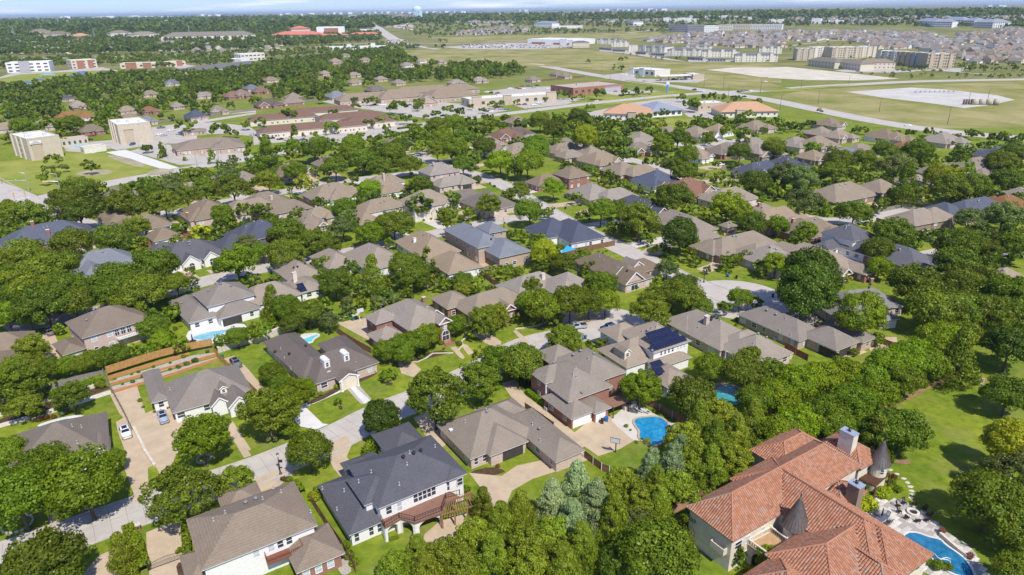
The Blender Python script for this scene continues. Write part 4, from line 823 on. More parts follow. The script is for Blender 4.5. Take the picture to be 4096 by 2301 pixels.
H = house('', '02', 46, [('f', 785, 552, 1420, 335, 14, 5.7, 'h', .55), ('f', 600, 715, 838, 650, 9, 2.8, 'h', .55)], 'taupe', 'pink', 'taupe-roofed pink brick two-storey house with iron balcony at left', vents=((985, 205), (1100, 180), (890, 320)), turb=((905, 285), (838, 385)), mark='pink brick house with iron balcony')
x0, y0, wu, dv, e = H.w[0][:5]
for fx in (.49, .58, .67): arch_window(H.root, x0 + wu * fx, y0 + .47, 3.5, 1.0, 1.7)
bb = MB(); bb.box(0, wu * .42, -1.2, .5, 2.75, 2.95); bo = bb.build('balcony', conc_w, H.root); bo.location = (x0 + wu * .46, y0, 0)
rb_ = MB(); rb_.beam((0, -1.15, 3.9), (wu * .42, -1.15, 3.9), .06)
for i in range(18): rb_.beam((i * wu * .42 / 17, -1.15, 2.95), (i * wu * .42 / 17, -1.15, 3.9), .03)
rb_.build('railing', dark(), bo)
H = house('', '02', 40, [('f', 1990, 250, 2458, 120, 13, 5.7, 'h', .55), ('l', 1815, 407, 1650, 195, 8.5, 2.9, 'h', .6), ('f', 2110, 365, 2520, 255, 9, 2.9, 'h', .55)], 'taupe', 'white', 'white two-storey house with taupe roof beside the pale blue pool', turb=((2075, 30), (2125, 35), (2225, 55), (2010, 100), (1748, 220)), vents=((2100, 75), (1925, 235), (1870, 150)), gar=((2, 'f', .3, 5.2, 1),), mark='white house by the pale pool')
H = house('', '02', 38, [('r', 312, 628, 285, 490, 13, 3.0), ('r', 208, 888, 170, 655, 14, 2.9), ('a', 0, 500, 14, 12, 3.0)], 'taupe', 'brick', 'taupe-roofed brick house cut by the left picture edge', vents=((265, 560), (150, 735), (145, 660)), mark='taupe house at the left edge')
H = house('', '11', 38, [('a', 370, 1150, 11, 17, 3.0, 'h', .7), ('a', 90, 1380, 17, 12, 2.9), ('a', 470, 1330, 8, 12, 2.8, 'h', .55)], 'tan', 'white', 'tan-roofed house with tall pale chimney and gridded solar panels', turbd=((365, 1240), (402, 1232), (475, 1200)), chim=((378, 1370, 1.2, 1.0, 3.0, 'cream'),), mark='house with gridded solar panels')
solar(H, 2, 'f', '11', '320 1435 470 1385 520 1480 520 1560 440 1600'); solar(H, 0, 'r', '11', '510 1330 590 1290 640 1310 620 1350 540 1375')
H = house('', '21', 33, [('l', 1095, 1400, 690, 1140, 12, 3.0, 'h', .6), ('f', 1100, 1400, 1262, 1335, 6, 3.0, 'gv', .8), ('f', 1190, 1300, 1435, 1215, 9, 3.0, 'h', .6)], 'taupe', 'pink', 'taupe-roofed house with three arched front gables beside the long street', vents=((845, 1125), (888, 1165), (962, 1120), (1012, 1240), (1025, 1235)), turbd=((875, 1098), (1015, 1340), (1112, 1270)), mark='house with three arched gables')
x0, y0, wu, dv, e = H.w[1][:5]; arch_window(H.root, x0 + wu / 2, y0 + .45, .4, 2.6, 2.9)
g = gable_front(H, '21', 1210, 1250, 7.5, 3.2, 'pink', sl=.75); arch_window(g, 1.6, -.08, -2.9, 1.5, 2.6); arch_window(g, -1.6, -.08, -2.9, 1.3, 2.4)
H = house('', '21', 27, [('r', 912, 936, 650, 785, 15, 3.1, 'h', .62), ('a', 390, 745, 16, 16, 3.1, 'h', .62)], 'navy', 'white', 'charcoal-navy roofed white house with blue shade sail in its yard', mark='navy-roofed house with blue sail')
H = house('', '11', 32, [('l', 2140, 1045, 1910, 842, 11, 6.0, 'h', .55), ('l', 2345, 1140, 2120, 1010, 13, 4.6, 'h', .5), ('a', 2270, 790, 8, 10, 5.4)], 'bluegrey', 'tanb', 'blue-grey roofed two-storey tan brick house in the picture centre', turbd=((2140, 765), (2270, 965), (2240, 775)), mark='blue-grey two-storey house')
# ================================================================== the rest of the neighbourhood
ADJ = {'tan': 'tan', 'taupe': 'taupe', 'grey': 'grey', 'slate': 'slate', 'navy': 'navy', 'bluegrey': 'blue-grey', 'brown': 'brown', 'redbrown': 'reddish brown', 'orange': 'orange-tan', 'rust': 'rust-brown'}
WADJ = {'brick': 'red brick', 'pink': 'pink brick', 'white': 'white', 'cream': 'cream', 'tanb': 'tan brick', 'brown': 'brown brick'}
MID = '''
01|40|navy|brick|430 800 25 15 4.2;300 840 10 12 4|c 318 835 1 1 1.8;c 470 920 1 1 2
01|42|tan|white|1120 665 11 16 3;1330 725 18 12 3;1560 840 9 10 2.8|g 2 f .5 4.9
01|44|tan|brick|1110 460 12 19 3;1280 480 7 7 3|
01|40|tan|pink|1990 570 15 18 3;1900 640 10 12 2.9|c 1812 740 .9 .9 1.6
01|36|tan|pink|2400 570 20 12 3;2290 580 9 10 3|
01|38|slate|white|1800 965 19 14 3;1560 985 10 9 3|
01|38|navy|brick|2420 795 15 13 4.5;2240 905 13 12 3|
01|40|bluegrey|pink|950 1060 18 13 3.2;860 1180 9 16 3|
01|38|tan|pink|130 1190 17 14 3|c 237 1180 .9 .9 1.4
01|40|tan|pink|2180 290 14 13 3|
01|40|tan|pink|1800 410 14 10 3|
01|38|tan|tanb|2340 300 13 12 3|
11|38|tan|pink|350 210 18 14 3|
11|38|tan|pink|690 150 13 12 3|c 618 190 .9 .9 1.3
11|38|tan|pink|70 500 18 14 3;260 585 18 10 2.9|c 150 575 1 .9 1.4 pink
11|36|tan|white|720 415 20 14 3;850 450 16 10 2.9|g 1 f .75 4.9
11|34|tan|white|1230 335 15 9 5.6;1310 420 14 8 2.9|c 1235 390 .9 1 3.2 pink
11|34|tan|pink|1760 215 15 12 5.7;1900 345 18 9 2.9;1980 350 8 12 2.9|c 1712 250 .9 .9 1.4 pink;g 2 f .5 4.9 1
11|38|tan|cream|1190 560 17 10 5.2;1030 685 9 12 2.9|
11|38|tan|cream|1630 480 18 14 5.6;1540 610 8 8 3|
11|36|taupe|pink|1990 480 17 10 3;2240 490 15 18 3.1|
11|40|navy|brick|30 770 14 13 5.4|
11|38|tan|tanb|500 715 10 10 3|
11|38|tan|tanb|590 645 11 9 3|
11|33|tan|white|1640 900 13 20 3;1900 1080 11 14 2.9|c 1530 985 1 .8 1.4 white;g 1 f .5 5
11|38|tan|white|1130 1010 13 18 3.1;735 1065 9 14 3|
11|36|tan|white|2280 25 14 11 3|
21|34|tan|pink|500 25 20 12 3|
21|34|tan|pink|50 25 14 10 3|
21|33|tan|pink|740 45 13 15 3;560 95 13 9 3|g 1 f .5 4.6 1
21|33|tan|pink|850 105 18 14 3|g 0 f .3 4.6 1
21|34|tan|pink|20 85 10 9 3|
21|33|tan|brick|575 245 12 12 5.6;320 330 14 10 3|
21|33|tan|brick|1060 200 14 14 3;1230 240 17 10 3|
21|32|tan|pink|770 410 14 15 3;990 465 16 10 2.9|c 835 400 .9 .9 1.5;g 1 f .8 4.9
21|32|navy|white|1400 285 16 15 3|
21|32|redbrown|tanb|1690 365 18 14 3|
21|30|navy|brick|1240 550 11 20 3.2;1420 640 8 6 3.2 gv|c 1298 565 .8 .8 1.6
21|32|tan|pink|2090 460 20 12 3|c 2093 445 .9 .8 1.2 cream
21|30|tan|pink|1640 700 12 22 3;1830 850 10 8 2.9|
21|32|tan|tanb|2420 610 14 13 3|c 2380 640 .9 .8 1.3
21|30|tan|brown|2090 785 6 5 2.5|
21|30|tan|brown|2180 905 24 11 3;1930 955 9 10 2.9;2400 980 14 10 3|g 1 f .55 4.9
21|32|tan|white|1770 65 12 14 3|g 0 f .6 4.9
21|32|tan|pink|2090 20 13 16 3|
21|32|tan|brown|2420 25 18 12 4.5|
21|30|navy|pink|2390 205 22 13 3|
21|34|tan|brick|1210 20 16 12 3|
21|32|tan|brick|190 1285 16 11 3;540 1270 14 14 3|c 298 1340 1.1 .9 1.6 cream
31|30|navy|white|180 150 14 14 3|
31|30|tan|brown|440 90 12 12 3|
31|28|bluegrey|pink|740 80 18 10 3|
31|28|tan|pink|890 35 16 12 3|
31|28|redbrown|brick|1320 10 16 11 3|
31|26|navy|pink|2270 55 24 13 3|c 2390 45 .9 .9 1.2 cream
31|26|tan|pink|2010 165 20 14 4|
31|26|tan|pink|1670 225 18 12 3|
31|28|tan|pink|1430 335 13 10 3|
31|28|tan|brown|720 410 24 15 3;850 440 7 7 4.6;1080 375 13 12 3|
31|24|tan|brown|1450 660 16 11 4.8;1600 650 12 10 4.8|g 0 r .3 4.8 1
31|24|navy|pink|2000 560 24 13 3;1720 600 11 12 3|
31|24|rust|pink|2310 525 16 13 3|
31|24|tan|pink|2440 450 9 9 4|
31|30|tan|pink|60 655 22 12 3|
31|30|tan|brick|400 750 18 12 3|c 235 800 .8 .8 1.5
31|32|slate|white|790 800 11 11 6;900 900 13 12 3;620 955 13 6 2.9|
31|32|tan|brick|470 1020 13 21 3|
31|30|slate|brick|1310 1020 12 16 3|
31|26|tan|pink|2290 1230 17 16 3|
31|30|tan|pink|20 1005 13 13 3|
00|40|rust|pink|650 1080 18 12 3;810 1075 11 11 3|
00|40|tan|pink|1240 1095 16 12 3|
00|40|tan|brick|740 965 12 14 4|
00|38|navy|pink|1880 1055 14 14 3|
00|38|tan|pink|2090 1015 13 12 3|
00|40|redbrown|brick|2240 880 16 12 3|
00|40|redbrown|brick|2320 860 14 12 4.5|
00|40|tan|pink|1440 870 14 10 3|
00|40|bluegrey|pink|1650 765 16 12 3|
00|40|bluegrey|pink|2420 815 14 11 3|
00|42|tan|pink|390 1150 14 14 3|
00|42|taupe|brick|870 1200 15 11 3|
00|40|tan|pink|1215 1020 13 10 3|
00|40|redbrown|brick|1430 1025 13 10 3|
00|40|bluegrey|pink|1410 1115 11 10 3|
00|42|tan|pink|40 1180 14 11 3|
00|40|tan|pink|1960 885 16 10 3|
00|40|slate|pink|630 915 11 9 3|
00|40|tan|pink|1700 985 10 9 3|
10|36|redbrown|brick|40 840 15 11 3|
10|36|tan|pink|140 740 15 10 3|
10|34|tan|brick|355 895 13 11 5.6;340 930 18 14 3|c 352 880 .9 .9 1.2
10|34|brown|brick|110 950 20 14 3|
10|36|tan|pink|660 680 12 10 3|
10|36|tan|pink|760 560 16 13 4|
10|36|tan|pink|1050 555 16 11 3|
10|36|tan|pink|940 695 15 10 3|
10|36|brown|brick|1150 825 18 12 3|
10|34|bluegrey|pink|770 875 17 14 3|
10|36|tan|white|1450 600 17 12 3|
10|36|tan|white|1590 565 14 11 3|
10|36|tan|pink|1370 765 13 10 3|
10|34|tan|pink|1925 765 16 10 3|
10|34|tan|pink|2150 740 15 11 3|c 2185 735 .8 .8 1.4
10|36|tan|pink|860 515 14 10 3|
10|36|tan|pink|950 765 14 9 3|
10|36|tan|pink|1200 735 13 9 3|
10|36|tan|pink|1780 575 14 10 3|
10|34|taupe|pink|1350 1335 18 10 3|
10|34|redbrown|brick|2400 1240 18 13 3|
10|34|tan|pink|2250 1310 13 14 3|
20|34|tan|pink|40 1115 14 12 3|
20|34|brown|brick|40 1225 18 12 3|
20|34|tan|pink|180 1295 18 12 3|
20|34|tan|pink|500 1330 17 13 3|
20|33|tan|pink|1240 1265 14 14 3;1200 1330 13 10 3|
20|33|tan|white|1780 1215 14 16 3;1990 1190 14 14 3|
20|33|tan|pink|2350 1160 17 13 3|
20|33|tan|pink|2330 1325 17 13 3|
20|33|taupe|brick|2040 1385 16 12 3|
20|33|tan|pink|1500 1220 13 10 3|
20|34|tan|pink|200 735 14 10 3|
20|34|tan|pink|510 700 13 11 3|
20|34|tan|pink|430 685 12 10 3|
30|33|tan|pink|340 640 14 13 3|
30|33|tan|pink|385 705 15 12 3|
30|33|tan|pink|150 745 16 12 3|
30|33|tan|brown|270 740 17 13 4|
30|32|tan|white|640 700 14 15 3|
30|32|tan|pink|960 720 18 14 3|
30|30|tan|pink|700 715 12 12 3|
30|32|tan|brick|290 690 14 12 3|
'''
for ln in MID.strip().split('\n'):
    k, ang, rf, wl_, ws, ex = ln.split('|'); wings = []
    for w in ws.split(';'):
        t = [float(q) for q in w.split()[:5]] + w.split()[5:]; gs = 1.16 if t[2] > 8 else 1.0; t[2] *= gs; t[3] *= gs; wings.append(('a',) + tuple(t[:5]) + ((t[5], .75) if len(t) > 5 else ()))
    ch, ga = [], []
    for q in filter(None, ex.split(';')):
        t = q.split()
        if t[0] == 'c': ch.append(tuple(float(x) for x in t[1:6]) + tuple(t[6:]))
        else: ga.append((int(t[1]), t[2], float(t[3]), float(t[4])) + ((1,) if len(t) > 5 else ()))
    far = k[1] == '0'
    tall = 'two-storey ' if wings[0][5] > 4.9 else ''
    w0 = wings[0]; vn = []
    if not far:
        for q in range(random.randint(2, 4)): vn.append((w0[1] + random.uniform(-50, 60), w0[2] + random.uniform(15, 60)))
    ex_ = []; W_, D_, e_ = w0[3], w0[4], w0[5]
    if len(wings) == 1 and W_ > 9:
        sd = random.choice((-1, 1)); a_, b_ = W_ * random.uniform(.42, .52), D_ * random.uniform(.5, .62); c_, d_ = W_ * random.uniform(.3, .4), D_ * random.uniform(.4, .5)
        ex_ = [(sd * W_ * .24 - a_ / 2, -D_ / 2 - b_ * .45, a_, b_, min(e_, 3) - .08, 'h', .62, None), (-sd * W_ * .26 - c_ / 2, -D_ / 2 - d_ * .22, c_, d_, min(e_, 3) - .05, random.choice(('h', 'gv')), .7, None), (sd * W_ * .2 - c_ / 2, D_ / 2 - d_ * .6, c_, d_ * 1.1, min(e_, 3) - .03, 'h', .6, None)]
    H = house('%s-roofed %s %shouse' % (ADJ[rf], WADJ[wl_], tall), k, float(ang), wings, rf, wl_, chim=ch, gar=ga, vents=vn[:2], turb=vn[2:], winsides='f' if far else 'fl', extra=ex_)
    c_ = H.root.location; q = min((p for rd in ROADS[:9] for p in rd), key=lambda p: (p.x - c_.x) ** 2 + (p.y - c_.y) ** 2); d_ = Vector((q.x - c_.x, q.y - c_.y)); L_ = d_.length
    if 10 < L_ < 42:
        d_.normalize(); n_ = Vector((-d_.y, d_.x)) * 2.6; s0 = Vector((c_.x, c_.y)) + n_ * random.uniform(-1.6, 1.6); e0 = s0 + d_ * (L_ - 3.9)
        sheet('driveway', [s0 - n_, e0 - n_ * 1.25, e0 + n_ * 1.25, s0 + n_], 0.014, random.choice((tanc, conc_l, tanc)))
def find(k, x, y):
    s = S(k, x, y); return min(HOUSES, key=lambda h: (h.px[0] - s[0]) ** 2 + (h.px[1] - s[1]) ** 2)
for k, hx, hy, x, y, w, e, wm in (('01', 1800, 1000, 1845, 1180, 5.5, 2.9, 'white'), ('01', 1800, 1000, 2040, 1135, 5.0, 2.9, 'white'), ('01', 950, 1100, 1060, 1180, 7.5, 3.0, 'pink'), ('01', 950, 1100, 1010, 1190, 4.5, 2.9, 'pink'),
                                  ('11', 1600, 560, 1675, 680, 4.5, 3.6, 'cream'), ('11', 1600, 560, 1835, 660, 4.5, 3.6, 'cream'), ('11', 1600, 560, 1725, 690, 3.0, 3.0, 'cream'), ('21', 2390, 240, 2410, 275, 5, 3, 'white'),
                                  ('20', 1880, 1260, 1830, 1325, 4, 2.9, 'white'), ('20', 1880, 1260, 1890, 1320, 3.5, 2.9, 'white'), ('20', 1880, 1260, 1985, 1310, 6, 3.0, 'white'), ('30', 640, 720, 650, 735, 5, 3, 'white')):
    H = find(k, hx, hy); g = gable_front(H, k, x, y, w, e, wm)
    if e < 3.7 and w > 3.2: arch_window(g, 0, -.08, -e + .4, w * .3, 2.3)
# ---- a few houses carry a name that other things are told apart by
for k, x, y, nm in (('01', 430, 860, 'navy-roofed brick house at left'), ('01', 1800, 1010, 'slate-roofed white house with arched gables'), ('11', 1620, 560, 'cream house with twin cypresses'), ('11', 1800, 300, 'two-storey house with the screened patio'),
                    ('21', 1690, 420, 'red-brown roof'), ('21', 575, 330, 'brick two-storey house by the long street'), ('31', 790, 900, 'white house with slate roof at right'), ('31', 1500, 720, 'brick house with the walk-out balcony'),
                    ('31', 720, 480, 'big brown brick house'), ('31', 2290, 1290, 'tan house at the right edge'), ('21', 1400, 360, 'navy hip roof'), ('11', 1640, 1000, 'house with the white garage wing'), ('00', 700, 1120, 'rust-brown roof near the hotels')):
    H = find(k, x, y); LAND.append((nm, *H.px))
# ================================================================== the terracotta villa
TILE = mat('terracotta_tile', (0.40, 0.165, 0.095), 0.75, 0.15, 1.2, spec=0.25)
def tile_material():
    m, nt, b = _base('clay_roof_tile'); N, Lk = nt.nodes, nt.links
    g = N.new('ShaderNodeNewGeometry'); oi = N.new('ShaderNodeObjectInfo'); ad = N.new('ShaderNodeMath'); ad.operation = 'ADD'; Lk.new(g.outputs['Random Per Island'], ad.inputs[0]); Lk.new(oi.outputs['Random'], ad.inputs[1])
    fr = N.new('ShaderNodeMath'); fr.operation = 'FRACT'; Lk.new(ad.outputs[0], fr.inputs[0])
    rp = N.new('ShaderNodeValToRGB'); rp.color_ramp.interpolation = 'CONSTANT'; E_ = rp.color_ramp.elements
    E_[0].color = (0.36, 0.165, 0.092, 1); E_[1].position = .3; E_[1].color = (0.41, 0.20, 0.12, 1)
    for p, c in ((.55, (0.33, 0.15, 0.085)), (.78, (0.38, 0.205, 0.135)), (.9, (0.34, 0.235, 0.18)), (.95, (0.28, 0.135, 0.085))):
        e = E_.new(p); e.color = (*c, 1)
    Lk.new(fr.outputs[0], rp.inputs['Fac']); Lk.new(rp.outputs['Color'], b.inputs['Base Color']); b.inputs['Roughness'].default_value = 0.8; b.inputs['Specular IOR Level'].default_value = 0.2
    return m
TM = tile_material(); under = mat('roof_underlay', (0.07, 0.03, 0.02), 0.9, 0.2)
V = house('', 'vil', 32.5, [('f', 38, 632, 667, 265, 9.4, 6.4, 'h', .78), ('Rv', 675, 520, 265, 275, 5.4, 6.4, .62, 'h'), ('Ru', 560, 1150, 930, 910, 5.6, 5.5, .62, 'h', '33'), ('Rv', 1085, 1003, 935, 912, 5.5, 5.5, .62, 'h', '33'), ('Rv', 1085, 1345, 710, 1115, 4.2, 5.0, .62, 'h', '33'), ('a', 330, 125, 13, 8, 5.2, 'h', .62), ('a', 548, 335, 7, 7, 4.2, 'h', .5), ('a', 612, 140, 7, 9, 5.6, 'h', .62), ('a', 300, 780, 9, 9, 5.0, 'h', .62)], under, 'cream',
          'cream stone villa with terracotta tile roofs, round turrets and terrace pool', mark='terracotta villa', name='villa', winsides='fr', trimc=mat('villa_eave', (0.5, 0.43, 0.33), .8))
def tile_mesh(L_=.46, W_=.36):
    b = MB(); n = 4; pr = [(-W_ / 2 + W_ * i / n, .085 * math.sin(math.pi * i / n)) for i in range(n + 1)]
    vs = [(x, 0, z + .055) for x, z in pr] + [(x, L_, z + .0) for x, z in pr] + [(-W_ / 2, 0, 0), (W_ / 2, 0, 0)]
    b.add(vs, [(i, i + 1, n + 2 + i, n + 1 + i) for i in range(n)] + [(2 * n + 2,) + tuple(range(0, n + 1))[::1] + (2 * n + 3,)][:0] + [tuple([2 * n + 3] + list(range(n, -1, -1)) + [2 * n + 2])]); return b
TB = tile_mesh(); TILE_ME = TB.mesh('roof_tile', TM)
tiles = []; TW, TL = .40, .44
for wi, w in enumerate(V.w):
    x0, y0, wu, dv, e, kind, sl, wm = w; cs = 1 / math.hypot(1, sl)
    for side in 'flrb':
        if side == 'f': o, du, ds, Le, run = Vector((x0, y0, e)), Vector((1, 0, 0)), Vector((0, cs, cs * sl)), wu, min(wu, dv) / 2
        elif side == 'b': o, du, ds, Le, run = Vector((x0 + wu, y0 + dv, e)), Vector((-1, 0, 0)), Vector((0, -cs, cs * sl)), wu, min(wu, dv) / 2
        elif side == 'l': o, du, ds, Le, run = Vector((x0, y0 + dv, e)), Vector((0, -1, 0)), Vector((cs, 0, cs * sl)), dv, min(wu, dv) / 2
        else: o, du, ds, Le, run = Vector((x0 + wu, y0, e)), Vector((0, 1, 0)), Vector((-cs, 0, cs * sl)), dv, min(wu, dv) / 2
        nz = du.cross(ds); Rm = Matrix((du, ds, nz)).transposed().to_4x4(); rows = int(run / cs / TL)
        for j in range(rows + 1):
            s = j * TL; inset = s * cs
            for i in range(int(Le / TW)):
                a = (i + .5) * TW
                if a < inset + .1 or a > Le - inset - .1: continue
                c = o + du * a + ds * s + nz * .02
                if roof_h(V, c.x + ds.x * .2, c.y + ds.y * .2, wi) > c.z + .12: continue
                tiles.append((V.mw @ c, c, Rm))
tiles.sort(key=lambda t: t[0].x ** 2 + t[0].y ** 2)
vis = [t for t in tiles if 0 < project(t[0])[0] < 4096 and 0 < project(t[0])[1] < 2301 and (t[2].to_3x3() @ Vector((0, 0, 1))).dot(V.mw.inverted() @ Vector((0, 0, EYE)) - t[1]) > 0][:300]
ids = set(id(t) for t in vis)
for t in vis:
    p = link('roof_tile', TILE_ME, V.roof); p.matrix_local = Matrix.Translation(t[1]) @ t[2]
rest = MB()
for t in tiles:
    if id(t) in ids: continue
    mt = Matrix.Translation(t[1]) @ t[2]; rest.add([mt @ Vector(q) for q in TB.v], TB.f)
ro = rest.build('roof_tile_courses', TM, V.roof); ro['kind'] = 'stuff'
for wi, w in enumerate(V.w):
    x0, y0, wu, dv, e, kind, sl, wm = w; m = min(wu, dv) / 2; z1 = e + m * sl
    R1, R2 = (Vector((x0 + m, y0 + dv / 2, z1)), Vector((x0 + wu - m, y0 + dv / 2, z1))) if wu >= dv else (Vector((x0 + wu / 2, y0 + m, z1)), Vector((x0 + wu / 2, y0 + dv - m, z1)))
    cap = MB(); cs_ = [Vector((x0, y0, e)), Vector((x0 + wu, y0, e)), Vector((x0 + wu, y0 + dv, e)), Vector((x0, y0 + dv, e))]
    ends = [R1, R2, R2, R1] if wu >= dv else [R1, R1, R2, R2]
    for a, b in list(zip(cs_, ends)) + [(R1, R2)]:
        pts = [a + (b - a) * t / 30 for t in range(31)]; pts = [p for p in pts if roof_h(V, p.x, p.y, wi) <= p.z + .15]
        if len(pts) > 2: cap.tube([p + Vector((0, 0, .1)) for p in pts], .13, 6)
    cap.build('ridge_cap', TM, V.roof)
copper = mat('aged_copper', (0.20, 0.172, 0.15), 0.45, 0.15, 2.0, metal=0.5)
def turret(k, x, y, rad, hw, hc, z0=0.0, name='turret'):
    P = V.mw.inverted() @ G(k, x, y, hw); t = link(name, MB().lathe([(rad, z0 - .0), (rad, hw)], 20).mesh('turret_wall', WALL['cream']()), V.root, (P.x, P.y, 0))
    c = MB().lathe([(rad + .45, hw - .1), (rad * .78, hw + hc * .36), (rad * .36, hw + hc * .74), (.05, hw + hc)], 24, cap=True).build('cone_roof', copper, t)
    sm = MB()
    for i in range(24):
        a = 2 * math.pi * i / 24; q = [((rad + .45) * 1.01, hw - .08), (rad * .79, hw + hc * .36), (rad * .37, hw + hc * .74), (.06, hw + hc)]
        for (r0, z_0), (r1, z_1) in zip(q[:-1], q[1:]): sm.beam((r0 * math.cos(a), r0 * math.sin(a), z_0 + .02), (r1 * math.cos(a), r1 * math.sin(a), z_1 + .02), .05)
    sm.build('standing_seam', copper, c)
    MB().lathe([(.06, hw + hc - .1), (.12, hw + hc + .25), (.03, hw + hc + .8)], 8).build('finial', dark(), c)
    for a in (-2.2, -1.3, -.4): 
        window(t, (rad - .02) * math.cos(a), (rad - .02) * math.sin(a), hw - 1.2, .7, 1.1, a + math.pi / 2)
    return t
turret('vil', 754, 240, 1.4, 5.6, 4.4); turret('vil', 345, 545, 1.65, 6.0, 5.2)
for x, y, w_, d_, h_, m_ in ((590, 175, 1.5, 2.6, 3.4, 'cream'), (620, 445, 1.6, 2.0, 3.6, 'brown'), (562, 85, 1.2, 1.6, 2.0, 'cream')):
    P = on_roof(V, 'vil', x, y); c = MB().box(-w_ / 2, w_ / 2, -d_ / 2, d_ / 2, -3.0, h_).build('chimney', WALL[m_](), V.roof); c.location = P
    MB().box(-w_ / 2 - .1, w_ / 2 + .1, -d_ / 2 - .1, d_ / 2 + .1, h_ + .004, h_ + .14).build('chimney_cap', mat('zinc', (0.5, 0.55, 0.62), .35, .05, metal=.5), c); MB().lathe([(.25, h_ + .14), (.22, h_ + .55), (.32, h_ + .6), (.1, h_ + .8)], 10).build('flue', dark(), c)
P = [V.mw.inverted() @ G('vil', x, y, 3.4) for x, y in ((110, 640), (220, 580), (300, 640), (330, 700), (250, 740))]
tr = MB().prism(ccw([(p.x, p.y) for p in P]), 3.0, 3.4).build('upper_terrace', mat('terrace_floor', (0.42, 0.27, 0.14), .8, .12, 1.0), V.root)
stn = mat('cast_stone', (0.60, 0.54, 0.44), .85, .1, 2.0)
for a, b in zip(P, P[1:] + P[:1]):
    L_ = (b - a).length; n = int(L_ / .38); r = MB(); r.beam((a.x, a.y, 4.35), (b.x, b.y, 4.35), .28, .14); r.beam((a.x, a.y, 3.47), (b.x, b.y, 3.47), .25, .12); r.build('balustrade_rail', stn, tr)
    for i in range(1, n):
        p = a + (b - a) * i / n; q = MB(); q.lathe([(.06, 3.53), (.1, 3.75), (.05, 4.1), (.08, 4.28)], 6); o = q.build('baluster', stn, tr); o.location = (p.x, p.y, 0)
    MB().box(a.x - .22, a.x + .22, a.y - .22, a.y + .22, 3.4, 4.55).build('pier', stn, tr)
arcade(V.root, Vector((P[0].x, P[0].y, 0)), Vector((P[4].x, P[4].y, 0)), 3.0, [(.2, .75, 1.6)], m=WALL['stone']())
Q = V.mw.inverted() @ G('23', 1990, 1190, 3.2); jb = MB(); jb.box(-1.3, 1.3, -.5, .5, -.25, 0); jb.box(-1.3, 1.3, -.5, -.35, 0, .9); jb.box(-1.3, -1.15, -.35, .5, 0, .9); jb.box(1.15, 1.3, -.35, .5, 0, .9)
o = jb.build('balcony', stn, V.root); o.location = Q; o.rotation_euler = (0, 0, -math.pi / 2)
pw_ = mat('pergola_dark_wood', (0.11, 0.055, 0.03), .75, .2, 2.0, scl=(1, 6, 1))
pg = [G('vil', x, y, 3.0) for x, y in ((648, 322), (735, 362), (806, 300), (715, 262))]; c0 = sum(pg, Vector()) / 4; c0.z = 0
T = thing('pergola', c0, 0, 'dark slatted timber pergola between the villa and its far turret', 'pergola')
for p in pg: MB().box(p.x - c0.x - .12, p.x - c0.x + .12, p.y - c0.y - .12, p.y - c0.y + .12, 0, 2.85).build('post', pw_, T)
for a, b in ((pg[0], pg[1]), (pg[3], pg[2])): MB().beam(Vector((a.x - c0.x, a.y - c0.y, 2.93)), Vector((b.x - c0.x, b.y - c0.y, 2.93)), .16, .2).build('beam', pw_, T)
for i in range(26):
    a = pg[0] + (pg[1] - pg[0]) * i / 25 - c0; b = pg[3] + (pg[2] - pg[3]) * i / 25 - c0; MB().beam((a.x, a.y, 3.11), (b.x, b.y, 3.11), .07, .14).build('slat', pw_, T)
trav = mat('travertine', (0.56, 0.52, 0.46), 0.8, 0.12, 0.8, 6, objvar=0.13, spec=0.2)
tp = ccw([(q.x, q.y) for q in smooth_poly(gpts('vil', '640 470 720 400 800 440 850 420 905 450 980 500 1050 560 1130 620 1200 660 1230 700 1245 750 1290 800 1220 830 1080 830 920 760 820 640 740 560'), 1)])
po = sheet('pool_terrace', tp, 0.03, mat('terrace_bed', (0.36, 0.33, 0.29), .9, .1))
xs, ys = [p[0] for p in tp], [p[1] for p in tp]; ang = math.radians(32.5); n_sl = 0; water_p = ccw([(q.x, q.y) for q in smooth_poly(gpts('vil', '845 632 880 582 940 582 990 604 1050 614 1080 645 1140 682 1180 715 1205 755 1225 805 1180 812 1105 797 1050 762 1010 725 960 698 890 668'), 1)])
SL = [MB().box(-.5, .5, -.5, .5, 0, .03).mesh('paving_slab', trav)]
u_, v_ = Vector((math.cos(ang), math.sin(ang))), Vector((-math.sin(ang), math.cos(ang))); cc = Vector((sum(xs) / len(xs), sum(ys) / len(ys)))
for i in range(-30, 31):
    for j in range(-30, 31):
        c = cc + u_ * (i * 1.25 + (j % 2) * .4) + v_ * j * .85
        if inside(c.x, c.y, tp) and not inside(c.x, c.y, water_p) and n_sl < 300:
            n_sl += 1; link('paving_slab', SL[0], po, (c.x, c.y, 0.034 + random.random() * .008), ang, (1.21, .81, 1))
for i, (x, y) in enumerate(((806, 280), (838, 300), (870, 322), (888, 342), (903, 362), (908, 382), (912, 400), (905, 418))):
    c = G('vil', x, y); b = MB(); n = 7; b.prism([(math.cos(2 * math.pi * q / n) * random.uniform(.35, .6), math.sin(2 * math.pi * q / n) * random.uniform(.25, .4)) for q in range(n)], 0, .05); o = b.build('stepping_stone', stone_l); o.location = (c.x, c.y, 0.004)
    tag(o, '%s stepping stone of the lawn path, counting from the villa turret' % ['first', 'second', 'third', 'fourth', 'fifth', 'sixth', 'seventh', 'last'][i], 'stone', 'stepping stones on the villa lawn')
low_wall('pool_wall', 'vil', '1045 600 1090 640 1140 680 1180 712', 0.5, 0.7, stn, 'raised cream stone wall along the villa pool')
c = G('vil', 915, 492); T = thing('fire_pit', c, 0, 'round stone fire pit on the villa terrace', 'fire pit')
